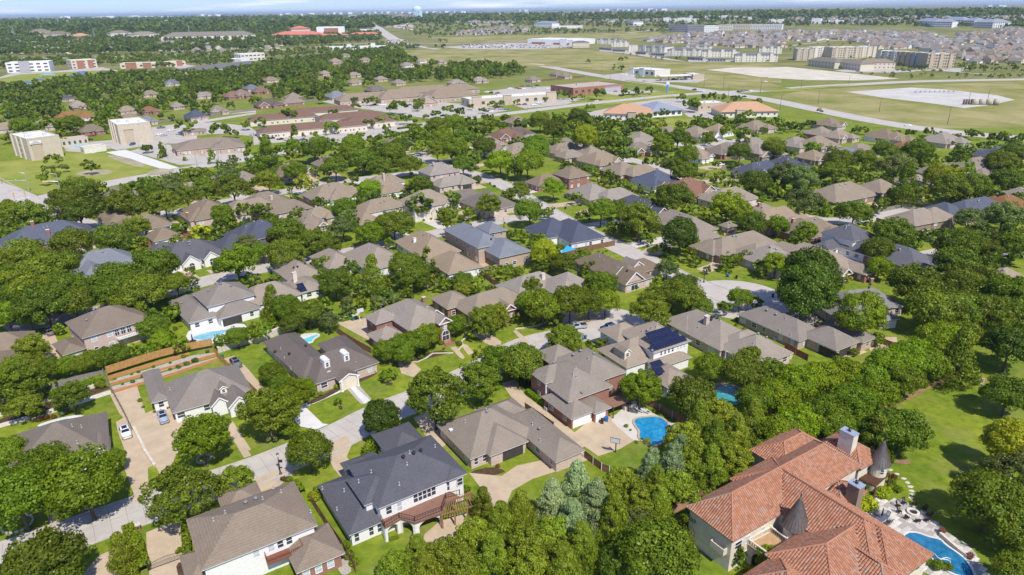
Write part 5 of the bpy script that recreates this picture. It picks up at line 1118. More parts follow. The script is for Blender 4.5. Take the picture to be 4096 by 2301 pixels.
MB().lathe([(1.0, 0), (1.0, .42), (.62, .42), (.62, .2)], 20, cap=False).build('stone_ring', stn, T); MB().lathe([(.62, .2), (.02, .22)], 20, cap=False).build('fire_bowl', dark(), T)
def chair(name, loc, rz, m, label, rocker=True):
    t = thing(name, loc, rz, label, 'chair', 'dark patio chairs on the villa terrace'); 
    MB().box(-.3, .3, -.3, .3, .4, .46).build('seat', m, t); b = MB(); b.beam((-.28, .3, .46), (-.28, .5, 1.1), .06); b.beam((.28, .3, .46), (.28, .5, 1.1), .06)
    for i in range(5): b.beam((-.2 + i * .1, .32, .5), (-.2 + i * .1, .49, 1.05), .04)
    b.beam((-.28, .5, 1.1), (.28, .5, 1.1), .07); b.build('backrest', m, t)
    for x in (-.27, .27):
        for y in (-.27, .27): MB().box(x - .03, x + .03, y - .03, y + .03, .0, .4).build('leg', m, t)
        MB().box(x - .04, x + .04, -.32, .36, .64, .68).build('armrest', m, t)
    return t
chm = mat('dark_wood_chair', (0.035, 0.022, 0.018), .5, .2)
ORD = ['first', 'second', 'third', 'fourth', 'fifth', 'sixth', 'seventh', 'eighth', 'ninth', 'tenth', 'eleventh', 'twelfth']
for i in range(9):
    a = 2 * math.pi * i / 9 + .3; chair('patio_chair', c + Vector((math.cos(a) * 2.3, math.sin(a) * 2.3, .03)), a - math.pi / 2, chm, '%s dark chair round the villa fire pit, counted anticlockwise' % ORD[i])
c = G('vil', 757, 532); T = thing('dining_table', c, ang, 'dark patio table with folded purple parasol beside the villa', 'table')
MB().box(-1.3, 1.3, -.6, .6, .7, .76).build('table_top', mat('slate_table', (0.10, 0.11, 0.15), .3), T)
for x in (-1.15, 1.15):
    for y in (-.5, .5): MB().box(x - .04, x + .04, y - .04, y + .04, 0, .7).build('leg', dark(), T)
pa = MB().lathe([(.03, 0), (.03, 1.2), (.16, 1.25), (.1, 2.6), (.02, 2.9)], 8).build('folded_parasol', mat('purple_canvas', (0.03, 0.02, 0.06), .8), T)
for i, (x, y) in enumerate(((-.9, 1.0), (0, 1.0), (.9, 1.0), (-.9, -1.0), (0, -1.0), (.9, -1.0), (1.75, 0))):
    q = Matrix.Rotation(ang, 4, 'Z') @ Vector((x, y, 0)); chair('patio_chair', c + q, ang + (0 if y > 0 else math.pi if y < 0 else -math.pi / 2), mat('grey_chair', (0.10, 0.10, 0.12), .5), '%s grey chair at the villa parasol table, back row first' % ORD[i])
for i, (x, y, l) in enumerate(((1053, 592, 'terracotta urn of red flowers at the near pool corner of the villa'), (1190, 715, 'green pot of red flowers on the far end of the villa pool wall'))):
    c = G('vil', x, y); T = thing('flower_urn', c, 0, l, 'planter'); MB().lathe([(.25, 0), (.4, .5), (.45, .6)], 12).build('pot', mat('urn_clay', (0.20, 0.10, 0.06), .8), T)
    q = MB()
    for _ in range(120):
        d_ = Vector((random.gauss(0, 1), random.gauss(0, 1), abs(random.gauss(0, 1)))).normalized() * random.uniform(.3, .6); s_ = .09; n_ = Vector((random.gauss(0, 1), random.gauss(0, 1), random.gauss(0, 1))).normalized() * s_; m__ = n_.orthogonal().normalized() * s_
        p_ = d_ + Vector((0, 0, .7)); q.add([p_ - n_, p_ + m__, p_ + n_, p_ - m__], [(0, 1, 2, 3)], random.choice((0, 0, 1)))
    q.build('flowers', [mat('flower_leaf', (0.06, 0.09, 0.02), .8), mat('red_flower', (0.35, 0.03, 0.05), .7)], T)
hp = smooth_poly([G('vil', x, y, .25) for x, y in ((1022, 690), (1040, 712), (1075, 716), (1098, 722), (1095, 740), (1060, 735), (1045, 715), (1080, 705), (1100, 715))], 2, False)
tag(MB().tube(hp, .06, 6).build('pool_hose', white()), 'white cleaner hose looping on the villa pool water', 'hose')
# ================================================================== hotels, shops, offices, apartments
def cm(name, c, **kw): return mat(name, c, kw.pop('rough', .85), kw.pop('var', .06), kw.pop('scale', .5), **kw)
CW = {'cream': cm('wall_cream', (0.60, 0.53, 0.41)), 'tan': cm('wall_tan', (0.46, 0.38, 0.27)), 'beige': cm('wall_beige', (0.52, 0.45, 0.34)), 'white': cm('wall_white', (0.74, 0.73, 0.70)), 'brick': cm('wall_brick', (0.34, 0.16, 0.10)), 'grey': cm('wall_grey', (0.38, 0.38, 0.38)), 'stone': cm('wall_stone', (0.48, 0.40, 0.30)), 'terra': cm('wall_terra', (0.44, 0.30, 0.2)), 'lcream': cm('wall_light_cream', (0.68, 0.64, 0.54))}
RC = {'white': cm('roof_white', (0.68, 0.68, 0.67), var=.1, scale=.15), 'grey': cm('roof_grey', (0.34, 0.34, 0.34)), 'tan': cm('roof_gravel', (0.42, 0.36, 0.28)), 'red': cm('roof_red', (0.55, 0.17, 0.11)), 'metal': cm('roof_metal', (0.33, 0.36, 0.40), rough=.45, metal=.3), 'orange': cm('roof_clay', (0.46, 0.27, 0.16)), 'shg': cm('roof_shingle_grey', (0.25, 0.25, 0.245)), 'shb': cm('roof_shingle_brown', (0.235, 0.155, 0.11), scale=.3), 'sht': cm('roof_shingle_tan', (0.295, 0.25, 0.195), scale=.3)}
FARWIN = MB().box(-.5, .5, -.06, .03, -.5, .5).mesh('dark_window', mat('far_window', (0.06, 0.07, 0.08), .15, .3, .5, spec=.6))
ACU = MB().box(-.8, .8, -.6, .6, 0, 1.0).mesh('roof_unit', mat('roof_unit_metal', (0.5, 0.52, 0.55), .5, .1))
def block(label, name, k, p1, p2, depth, h, wall, roof, cat='building', storeys=1, nwin=6, parapet=.7, kind='flat', slope=.4, sides='fl', units=0, bays=None, over=.6, winh=1.4, winw=1.3, group=None, step=None, what=None, nobase=False):
    A, B = G(k, *p1), G(k, *p2); d = B - A; w = math.hypot(d.x, d.y); ang = math.atan2(d.y, d.x); c0 = Vector((A.x, A.y, min(A.z, B.z)))
    o = thing(name, c0, ang)
    (tag(o, label, cat, group) if label else later(o, what, cat, group)); PAVED.append([tuple((c0 + Matrix.Rotation(ang, 3, 'Z') @ Vector(q))[:2]) for q in ((-2, -2, 0), (w + 2, -2, 0), (w + 2, depth + 2, 0), (-2, depth + 2, 0))])
    b = MB()
    if kind == 'flat':
        b.box(0, w, 0, depth, -.3, h); b.build('wall', CW[wall], o)
        r = MB(); r.box(.35, w - .35, .35, depth - .35, h, h + .05); ro = r.build('roof', RC[roof], o)
        q = MB(); q.box(-.05, w + .05, -.05, .3, h - .1, h + parapet); q.box(-.05, w + .05, depth - .3, depth + .05, h - .1, h + parapet); q.box(-.05, .3, .3, depth - .3, h - .1, h + parapet); q.box(w - .3, w + .05, .3, depth - .3, h - .1, h + parapet); q.build('parapet', CW[wall], o)
        for i in range(units): link('roof_unit', ACU, ro, (random.uniform(.15, .85) * w, random.uniform(.25, .8) * depth, h + .06), random.choice((0, 1.57)), (random.uniform(.8, 1.6),) * 3)
    else:
        b.box(0, w, 0, depth, -.3, h); b.build('wall', CW[wall], o); r = MB(); x0, x1, y0, y1 = -over, w + over, -over, depth + over; W_, D_ = x1 - x0, y1 - y0; m = min(W_, D_) / 2
        R1, R2 = ((x0 + m, (y0 + y1) / 2), (x1 - m, (y0 + y1) / 2)) if W_ > D_ else (((x0 + x1) / 2, y0 + m), ((x0 + x1) / 2, y1 - m)); z1 = h + m * slope
        vs = [(x0, y0, h), (x1, y0, h), (x1, y1, h), (x0, y1, h), (*R1, z1), (*R2, z1)]
        r.add(vs, [(0, 1, 5, 4), (1, 2, 5), (2, 3, 4, 5), (3, 0, 4), (0, 3, 2, 1)] if W_ > D_ else [(0, 1, 4), (1, 2, 5, 4), (2, 3, 5), (3, 0, 4, 5), (0, 3, 2, 1)]); ro = r.build('roof', RC[roof], o)
    sh = h / storeys
    for s_ in range(storeys):
        z = s_ * sh + sh * .52
        for sd in sides:
            L_ = w if sd == 'f' else depth; n = nwin if sd == 'f' else max(1, int(nwin * depth / w))
            for i in range(n):
                t = (i + .5) / n * L_
                if sd == 'f': link('window', FARWIN, o, (t, -.03, z), 0, (winw, 1, winh))
                elif sd == 'l': link('window', FARWIN, o, (-.03, t, z), -math.pi / 2, (winw, 1, winh))
                else: link('window', FARWIN, o, (w + .03, t, z), math.pi / 2, (winw, 1, winh))
    if bays:
        for t, bw, bd, bh, bm in bays:
            q = MB(); q.box(t * w - bw / 2, t * w + bw / 2, -bd, .5, 0, bh); q.box(t * w - bw / 2 - .3, t * w + bw / 2 + .3, -bd - .3, .8, bh + .003, bh + .35); q.build('bay', CW[bm], o)
    return o
o = block('tan four-storey flat-roofed hotel at the left edge with white roof', 'hotel', '01', (310, 205), (620, 160), 30, 12.5, 'beige', 'white', storeys=4, nwin=1, sides='l', units=4, bays=((.25, 5, .6, 9.5, 'tan'),)); LAND.append(('left hotel', *S('01', 350, 100)))
sg = MB().box(-3.0, 3.0, -.08, 0, -1.0, 1.0).build('sign_board', mat('sign_white', (0.72, 0.71, 0.68), .6), o); sg.location = (4.0, -.65, 10.6)
for i, (wd, zz) in enumerate(((2.4, .35), (4.2, -.3))): MB().box(-wd / 2, wd / 2, -.12, -.085, zz - .16, zz + .16).build('sign_lettering', cm('sign_grey', (0.25, 0.25, 0.26)), sg)
for t in (.32, .62, .9): q = MB().box(-.25, .7, -.8, .8, 0, 12.9).build('pilaster', CW['cream'], o); q.location = (-.4, 30 * t, 0)
o = block('second tan flat-roofed hotel behind the motel pool', 'hotel', '00', (1170, 1400), (1485, 1365), 30, 12.5, 'beige', 'white', storeys=4, nwin=1, sides='l', units=4, bays=((.3, 5, .6, 9.5, 'tan'),)); LAND.append(('second hotel', *S('00', 1300, 1250)))
for t in (.32, .62, .9): q = MB().box(-.25, .7, -.8, .8, 0, 12.9).build('pilaster', CW['cream'], o); q.location = (-.4, 30 * t, 0)
block('low tan pool building between the two hotels', 'pool_house', '01', (600, 70), (860, 40), 9, 4.2, 'beige', 'tan', nwin=5, winh=2)
block('small white shed with grassy roof beside the motel pool', 'pump_house', '01', (820, 135), (1030, 105), 7, 3.2, 'lcream', 'tan', nwin=0)
H = house('', '00', 30, [('a', 2000, 1330, 40, 24, 3.6, 'h', .34), ('a', 1800, 1370, 18, 12, 3.4, 'h', .34), ('a', 2180, 1350, 22, 20, 3.5, 'h', .34)], 'tan', 'tanb', 'low tan hip-roofed medical office behind its concrete car park', name='medical_office', cat='building', mark='medical office', winsides='f'); 
house('', '00', 30, [('a', 1870, 1240, 16, 9, 3.2, 'h', .3)], 'tan', 'tanb', 'small tan hip-roofed pavilion beside the hotel car park', name='office_pavilion', cat='building', winsides='f')
H = house('', '10', 28, [('a', 250, 1090, 52, 17, 4.0, 'h', .4), ('a', 430, 1190, 60, 17, 4.0, 'h', .4), ('a', 900, 1080, 52, 17, 4.0, 'h', .4), ('a', 1060, 1110, 40, 22, 4.0, 'h', .4), ('a', 640, 1030, 56, 16, 4.4, 'h', .4), ('a', 880, 1170, 26, 14, 4.2, 'h', .4), ('a', 1240, 1110, 10, 16, 3.6, 'h', .4)], 'redbrown', 'cream', 'sprawling brown-roofed care home around white courtyard roofs', name='care_home', cat='building', mark='brown-roofed care home', winsides='f')
H = house('', '10', 30, [('a', 1080, 890, 62, 20, 4.2, 'h', .5), ('a', 1370, 860, 46, 26, 4.4, 'h', .5), ('a', 1600, 830, 66, 22, 4.6, 'h', .45), ('a', 1850, 850, 52, 30, 4.6, 'h', .45), ('a', 1950, 810, 40, 22, 4.4, 'h', .45), ('a', 1630, 920, 20, 12, 4.2, 'gv', .6)], 'tan', 'tanb', 'long tan-roofed church school with many gables', name='church_school', cat='building', mark='church school', winsides='f')
block('flat-roofed tan shop row with corner towers in the middle distance', 'shop_row', '10', (2060, 1040), (2900, 980), 20, 6.5, 'beige', 'white', nwin=10, winh=2.6, winw=3.2, units=4, bays=((.08, 9, 1, 9, 'stone'), (.42, 8, 1, 8.6, 'stone'), (.93, 10, 1, 9, 'stone'))); LAND.append(('tan shop row', *S('10', 2400, 990)))
block('brick drugstore with tan flat roof and blue rooftop units', 'drugstore', '20', (590, 925), (1070, 880), 38, 6.8, 'brick', 'tan', nwin=8, units=5, winh=2.4, winw=3, bays=((.78, 22, .5, 5.2, 'grey'),)); LAND.append(('brick drugstore', *S('20', 780, 850)))
bo = MB(); bo.box(-7, 7, -.15, 0, -.6, .6); 
block('clay-roofed stone office with square entry tower', 'clinic', '20', (880, 1150), (1330, 1165), 26, 4.6, 'lcream', 'orange', kind='hip', nwin=9, bays=((.62, 6, 2, 6.2, 'stone'),), over=1.2, slope=.42); LAND.append(('clay-roofed clinic', *S('20', 1080, 1100)))
block('grey metal-roofed office beside the clay-roofed clinic', 'dental_office', '20', (1350, 1135), (1640, 1115), 30, 4.6, 'white', 'metal', kind='hip', nwin=5, winw=3, winh=2.4, over=1.5, slope=.36)
block('small flat beige building with white roof units', 'retail_unit', '20', (1795, 1075), (2060, 1060), 16, 5.6, 'tan', 'white', nwin=4, units=3)
block('clay-roofed stone office at the road corner', 'clinic', '20', (2020, 1140), (2560, 1130), 26, 4.6, 'lcream', 'orange', kind='hip', nwin=9, bays=((.32, 6, 2, 6.2, 'stone'),), over=1.2, slope=.42)
block('white flat-roofed shop row behind the filling station', 'shop_row', '20', (1130, 720), (1375, 742), 28, 7.2, 'lcream', 'white', nwin=5, winw=4, winh=3, units=3, bays=((.1, 7, .6, 8.6, 'white'), (.5, 8, .6, 9, 'white'))); LAND.append(('filling station', *S('20', 1560, 750)))
block('tan filling station shop with flat roof', 'station_shop', '20', (1745, 770), (1855, 765), 22, 5.4, 'tan', 'white', nwin=1, sides='l')
c = G('20', 1560, 775); T = thing('fuel_canopy', c, math.radians(12), 'flat white filling station canopy over the pumps', 'canopy')
MB().box(-20, 20, -5, 5, 5.0, 6.0).build('canopy_roof', RC['white'], T)
for x in (-16, -5.5, 5.5, 16):
    for y in (-3, 3): MB().box(x - .3, x + .3, y - .3, y + .3, 0, 5).build('post', CW['grey'], T)
    MB().box(x - .9, x + .9, -.4, .4, 0, 1.7).build('fuel_pump', CW['grey'], T)
block('white three-storey office block with dark window rows at left', 'office_block', '00', (75, 705), (490, 690), 30, 14.0, 'white', 'white', storeys=3, nwin=6, winw=5, winh=2.0, sides='f', bays=((.42, 14, 1, 15.5, 'grey'),)); LAND.append(('white office block', *S('00', 270, 640)))
block('brick and cream three-storey office beside the white one', 'office_block', '00', (700, 670), (945, 655), 24, 13, 'cream', 'white', storeys=3, nwin=5, winw=3, winh=1.8, bays=((.35, 10, .8, 12, 'brick'), (.75, 8, .8, 12, 'brick')))
block('low brick and cream shop row above the park lawn', 'shop_row', '00', (1165, 665), (1510, 655), 22, 7.5, 'cream', 'white', nwin=6, winw=4, winh=2.4, bays=((.3, 16, .6, 8.4, 'brick'), (.75, 12, .6, 8, 'brick')))
block('small cream shop with white roof left of the grey-roofed school', 'retail_unit', '00', (1600, 645), (1795, 635), 18, 7, 'cream', 'white', nwin=4, winw=3.5, winh=2.4, bays=((.7, 9, .6, 8, 'brick'),))
block('large grey-roofed school at upper left', 'school', '00', (1890, 720), (2600, 640), 40, 5, 'white', 'shg', kind='hip', nwin=10, slope=.22)
block('white modern clinic with flat roof above the trees', 'clinic', '00', (2200, 600), (2330, 605), 16, 5, 'white', 'white', nwin=3)
block('white modern office with dark window band above the trees', 'office_block', '00', (2330, 595), (2560, 580), 24, 12, 'lcream', 'white', nwin=6, storeys=2, winw=5, winh=2)
for i, (x, y, w, l) in enumerate(((470, 745, 20, 'teal-roofed park shelter on the mown field'), (745, 745, 18, 'blue-roofed park shelter in the field centre'), (795, 722, 16, 'blue-roofed park shelter farthest from the camera'), (372, 800, 14, 'blue-roofed park shelter nearest the woods'), (275, 826, 10, 'small blue shelter half hidden by the woods'))):
    c = G('00', x, y); T = thing('park_shelter', c, .3, l, 'shelter', 'shelters in the park'); b = MB(); b.add([(-w / 2, -4, 3.2), (w / 2, -4, 3.2), (w / 2, 4, 3.2), (-w / 2, 4, 3.2), (-w / 4, 0, 4.8), (w / 4, 0, 4.8)], [(0, 1, 5, 4), (1, 2, 5), (2, 3, 4, 5), (3, 0, 4), (0, 3, 2, 1)]); b.build('roof', cm('shelter_blue', (0.05, 0.12, 0.36)) if i else cm('shelter_teal', (0.16, 0.38, 0.40)), T)
    for sx in (-.42, .42):
        for sy in (-3.4, 3.4): MB().box(sx * w - .12, sx * w + .12, sy - .12, sy + .12, 0, 3.2).build('post', white(), T)
block('white boxy cinema with red portal beyond the woods', 'cinema', '10', (590, 345), (860, 340), 60, 24, 'white', 'white', nwin=0, bays=((.52, 42, 2, 21, 'brick'),)); LAND.append(('white cinema', *S('10', 720, 310)))
for x1, y1, x2, y2, h, dp, l in ((150, 372, 610, 372, 11, 60, 'long low red-roofed arcade left of the white cinema'), (345, 345, 530, 340, 20, 50, 'tall red hip-roofed hall left of the white cinema'), (910, 362, 1190, 358, 9, 30, 'low red-roofed arcade right of the white cinema'), (610, 372, 900, 366, 8, 20, 'low red-roofed arcade in front of the white cinema')):
    block(l, 'shopping_arcade', '10', (x1, y1), (x2, y2), dp, h, 'cream', 'red', kind='hip', nwin=6, slope=.28, over=2)
block('long white mission-style building with small red turrets behind the woods', 'mission_building', '10', (690, 482), (1250, 474), 18, 6.5, 'white', 'white', nwin=12, bays=((.38, 9, 1, 12, 'white'), (.79, 10, 1, 13, 'white')))
block('big white-roofed red-based superstore with full car park', 'superstore', '20', (150, 425), (590, 440), 90, 11.5, 'white', 'white', nwin=0, units=8, bays=((.25, 40, .6, 5, 'brick'), (.75, 46, .8, 4.5, 'brick'), (.8, 20, 1.2, 13, 'white'))); LAND.append(('superstore', *S('20', 380, 410)))
block('two-storey stone office beside the superstore', 'office_block', '20', (585, 462), (745, 460), 24, 11, 'cream', 'shg', kind='hip', nwin=7, storeys=2, slope=.25)
APT = [(820, 425, 1030, 430), (960, 455, 1120, 455), (1120, 500, 1210, 500), (1230, 500, 1470, 510), (1320, 500, 1520, 505), (1490, 540, 1800, 545), (1640, 500, 1900, 505), (1830, 555, 2190, 555), (2150, 600, 2560, 600), (2380, 520, 2600, 520)]
for i, (x1, y1, x2, y2) in enumerate(APT):
    o = block(None, 'apartment_block', '20', (x1, y1), (x2, y2), 20, 10.5, 'lcream', 'shg', kind='hip', nwin=max(3, int((x2 - x1) / 30)), storeys=3, slope=.3, bays=tuple((t, 5, 1.2, 12.4, 'lcream') for t in (.2, .55, .85)), group='grey-roofed garden apartments', what='cream three-storey grey-roofed apartment block', cat='apartments')
for i, (x1, y1, x2, y2) in enumerate(((840, 480, 960, 492), (965, 500, 1090, 505), (1190, 525, 1290, 530), (1340, 540, 1470, 545), (1690, 580, 1840, 588), (1890, 600, 2060, 600))):
    block(None, 'garage_block', '20', (x1, y1), (x2, y2), 8, 4.5, 'grey', 'shg', kind='hip', nwin=6, slope=.3, group='garage blocks of the apartments', what='low grey-walled garage block', cat='garage', winw=2.6, winh=2.2)
LAND.append(('cream apartments', *S('20', 1900, 520)))
for i, (x1, y1, x2, y2, h, wl_) in enumerate(((150, 330, 240, 330, 17, 'beige'), (240, 318, 345, 316, 16, 'lcream'), (345, 322, 500, 318, 17, 'beige'), (500, 315, 585, 312, 16, 'cream'), (585, 345, 690, 352, 17, 'lcream'), (690, 358, 770, 364, 18, 'tan'), (770, 364, 860, 370, 18, 'grey'), (860, 374, 1010, 372, 18, 'tan'))):
    block(None, 'apartment_block', '30', (x1, y1), (x2, y2), 24, h, wl_, 'white', storeys=5, nwin=max(3, int((x2 - x1) / 13)), winw=2.2, winh=1.5, group='flat-roofed five-storey apartments', what='%s flat-roofed five-storey apartment block' % wl_.replace('lcream', 'pale cream'), cat='apartments', sides='f', bays=tuple((t, 5, 1.0, h + .8, wl_) for t in (.15, .5, .85)))
for i, (x1, y1, x2, y2) in enumerate(((215, 360, 360, 376), (370, 372, 500, 388), (500, 378, 690, 378))):
    block(None, 'apartment_block', '30', (x1, y1), (x2, y2), 20, 8.5, 'cream', 'sht', kind='hip', nwin=8, storeys=2, slope=.4, group='hip-roofed two-storey apartments', what='tan hip-roofed two-storey apartment row', cat='apartments')
LAND.append(('five-storey apartments', *S('30', 700, 320)))
for i, (x1, y1, x2, y2, h, wl_, rf) in enumerate(((1500, 305, 1690, 312, 20, 'grey', 'shg'), (1690, 315, 1850, 318, 20, 'grey', 'shg'), (1850, 318, 1990, 314, 19, 'white', 'white'), (1990, 300, 2120, 300, 17, 'lcream', 'shg'), (2120, 290, 2300, 290, 16, 'cream', 'shg'), (2300, 290, 2600, 292, 16, 'white', 'shg'))):
    block(None, 'apartment_block', '20', (x1, y1), (x2, y2), 26, h, wl_, rf, storeys=4, nwin=int((x2 - x1) / 16), winw=3, winh=1.8, group='distant four-storey apartments', what='distant %s four-storey apartment block' % wl_.replace('lcream', 'cream'), cat='apartments', sides='f')
for i, (x1, y1, x2, y2) in enumerate(((810, 135, 900, 150), (900, 150, 1000, 152), (950, 135, 1060, 140), (1060, 140, 1120, 145), (1120, 152, 1220, 155), (1225, 155, 1320, 150))):
    block(None, 'apartment_block', '30', (x1, y1), (x2, y2), 40, 16, 'white', 'metal', kind='hip', storeys=3, nwin=8, winw=5, winh=2.5, slope=.4, group='white hillside apartments', what='white hillside apartment block with blue-grey roof', cat='apartments', sides='f')
for i, (k, x1, y1, x2, y2, dp, h, wl_, rf, l) in enumerate((('20', 215, 262, 385, 268, 40, 14, 'white', 'metal', 'white modern school with grey roof beyond the fields'), ('20', 1170, 250, 1265, 245, 40, 14, 'white', 'shg', 'white gabled barn-like hall beyond the fields'), ('20', 385, 275, 680, 272, 30, 7, 'white', 'white', 'low white strip of buildings beyond the fields'),
        ('10', 875, 188, 1000, 186, 60, 14, 'white', 'metal', 'white gymnasium on the far rise'), ('10', 820, 240, 920, 238, 40, 14, 'white', 'white', 'white box building beside the far avenue'), ('10', 1310, 195, 1400, 196, 60, 18, 'white', 'sht', 'white church hall beside the water tower'), ('10', 1380, 200, 1550, 198, 60, 18, 'tan', 'shg', 'grey-roofed school below the water tower'),
        ('10', 980, 312, 1140, 312, 30, 9, 'white', 'white', 'white low store right of the cinema'), ('10', 1330, 268, 1490, 268, 40, 8, 'lcream', 'white', 'low pale store beside the far avenue'),
        ('00', 290, 345, 500, 340, 40, 12, 'tan', 'sht', 'tan-roofed apartments among distant trees at left'), ('00', 500, 372, 710, 360, 40, 12, 'cream', 'sht', 'long tan-roofed apartment row among distant trees'), ('00', 710, 385, 890, 378, 40, 10, 'terra', 'orange', 'orange-walled store among distant trees'), ('00', 1075, 370, 1280, 362, 40, 14, 'lcream', 'sht', 'pale apartment row with tan roof far left'), ('00', 1310, 385, 1545, 372, 40, 14, 'lcream', 'sht', 'second pale apartment row with tan roof far left'),
        ('00', 1560, 400, 2470, 380, 60, 12, 'lcream', 'sht', 'very long pale apartment terrace beyond the highway'), ('00', 1960, 305, 2265, 300, 40, 10, 'tan', 'white', 'tan flat store on the far rise'), ('00', 690, 225, 815, 220, 60, 12, 'white', 'white', 'white warehouse in the far woods'), ('00', 1610, 230, 1790, 222, 60, 14, 'white', 'white', 'white hospital-like blocks in the far woods'))):
    block(l, 'distant_building', k, (x1, y1), (x2, y2), dp, h, wl_, rf, kind='hip' if rf in ('sht', 'shg', 'metal', 'orange') else 'flat', nwin=8, storeys=2 if h > 9 else 1, winw=3, winh=1.6, slope=.35, sides='f')
# ---- water tower
B = G('10', 1561, 190); Dm = (Vector((B.x, B.y, 0))).length; sc_ = Dm / FPX * K['10'][2]; hT = 112 * sc_; rT = 40 * sc_
T = thing('water_tower', B, 0, 'pale blue multi-legged water tower on the skyline', 'water tower'); LAND.append(('water tower', *S('10', 1560, 140)))
wt = mat('tower_paint', (0.50, 0.66, 0.72), .5, .05, .05)
MB().lathe([(rT * .9, hT * .62), (rT, hT * .70), (rT, hT * .82), (rT * .8, hT * .93), (rT * .4, hT * .99), (rT * .05, hT)], 32).build('tank', wt, T, True)
for i in range(12):
    a = 2 * math.pi * i / 12; MB().lathe([(rT * .19, 0), (rT * .19, hT * .68)], 8, (math.cos(a) * rT * .88, math.sin(a) * rT * .9)).build('leg', wt, T)
MB().lathe([(rT * .2, 0), (rT * .2, hT * .66)], 12).build('riser', wt, T)
# ---- well pad tanks and pipework
c = G('30', 1150, 572)
for i in range(4): 
    q = c + Vector((i * 5.4 - 4, -i * 1.0, 0)); o = MB().lathe([(2.3, 0), (2.3, 4.6), (.2, 5.1)], 18).build('storage_tank', mat('tank_cream', (0.42, 0.37, 0.26), .5, .05), None, True); o.location = q; tag(o, '%s cream storage tank from the left on the gravel pad' % ORD[i], 'tank', 'tanks on the gravel pad')
for i in range(4):
    q = c + Vector((-12 + i * 2.2, 2, 0)); o = MB().lathe([(.8, 0), (.8, 4.2), (.1, 4.8)], 10).build('separator', mat('tank_brown', (0.16, 0.10, 0.07), .5), None, True); o.location = q; tag(o, '%s slim brown separator vessel beside the cream tanks' % ORD[i], 'vessel', 'separators on the gravel pad')
c = G('30', 915, 505); T = thing('wellhead_row', c, 0, 'row of grey wellheads and pipes on the gravel pad', 'wellheads')
for i in range(9): MB().box(-20 + i * 4.6, -19 + i * 4.6, -.5, .5, 0, 1.9).build('wellhead', CW['grey'], T)
for y in (-4, 4): MB().beam((-24, y, .5), (24, y, .5), .25).build('pipe', CW['grey'], T)
# ================================================================== trees
def leaf_cloud(seed, clusters, per, size, spike=0.0, flat=0.0, out_bias=0.45):
    """leaf-sized faces spread over many branch clumps; returns verts (n*4,3) and a shade value per leaf"""
    g = np.random.default_rng(seed); V_, A_ = [], []
    for (c, rc) in clusters:
        c = np.array(c); outd = c / (np.linalg.norm(c) + 1e-6)
        d = g.normal(size=(per, 3)); d /= np.linalg.norm(d, axis=1)[:, None]
        d = d + outd * 0.35; d /= np.linalg.norm(d, axis=1)[:, None]
        pos = c + d * rc * g.uniform(.72, 1.06, (per, 1)) * np.array([1, 1, .78])
        n = d * (out_bias + .35) + outd * .2 + g.normal(size=(per, 3)) * .42 + np.array([0, 0, flat]); n /= np.linalg.norm(n, axis=1)[:, None]
        t = np.cross(n, g.normal(size=(per, 3)))
        if spike: t = np.array([0, 0, 1.0]) * spike + d * .6 + g.normal(size=(per, 3)) * .35
        t -= n * (t * n).sum(1)[:, None]; t /= np.linalg.norm(t, axis=1)[:, None]; b = np.cross(n, t)
        s = size * g.uniform(.6, 1.35, (per, 1)); a = s * (1.6 if spike else 1.0); w = s * (.42 if spike else .72)
        q = np.stack([pos - t * a * .8, pos + b * w + n * s * .12, pos + t * a, pos - b * w + n * s * .12], 1)
        V_.append(q.reshape(-1, 3)); A_.append(np.clip(g.normal(.5, .22, per) + .18 * g.normal(), 0, 1))
    return np.concatenate(V_), np.concatenate(A_)
def cloud_mesh(name, V_, A_, tint=None, m=None):
    n = len(V_) // 4; me = bpy.data.meshes.new(name); me.vertices.add(len(V_)); me.vertices.foreach_set('co', V_.astype(np.float32).ravel())
    me.loops.add(n * 4); me.loops.foreach_set('vertex_index', np.arange(n * 4, dtype=np.int32)); me.polygons.add(n)
    me.polygons.foreach_set('loop_start', np.arange(0, n * 4, 4, dtype=np.int32))
    me.update(calc_edges=True)
    at = me.attributes.new('leaf', 'FLOAT', 'POINT'); at.data.foreach_set('value', np.repeat(A_, 4).astype(np.float32))
    if tint is not None:
        t = me.attributes.new('tint', 'FLOAT', 'POINT'); t.data.foreach_set('value', np.repeat(tint, 4).astype(np.float32))
    me.materials.append(m); return me
def sph(g, zmin=-.4):
    while True:
        d = g.normal(size=3); d /= np.linalg.norm(d)
        if d[2] > zmin: return d
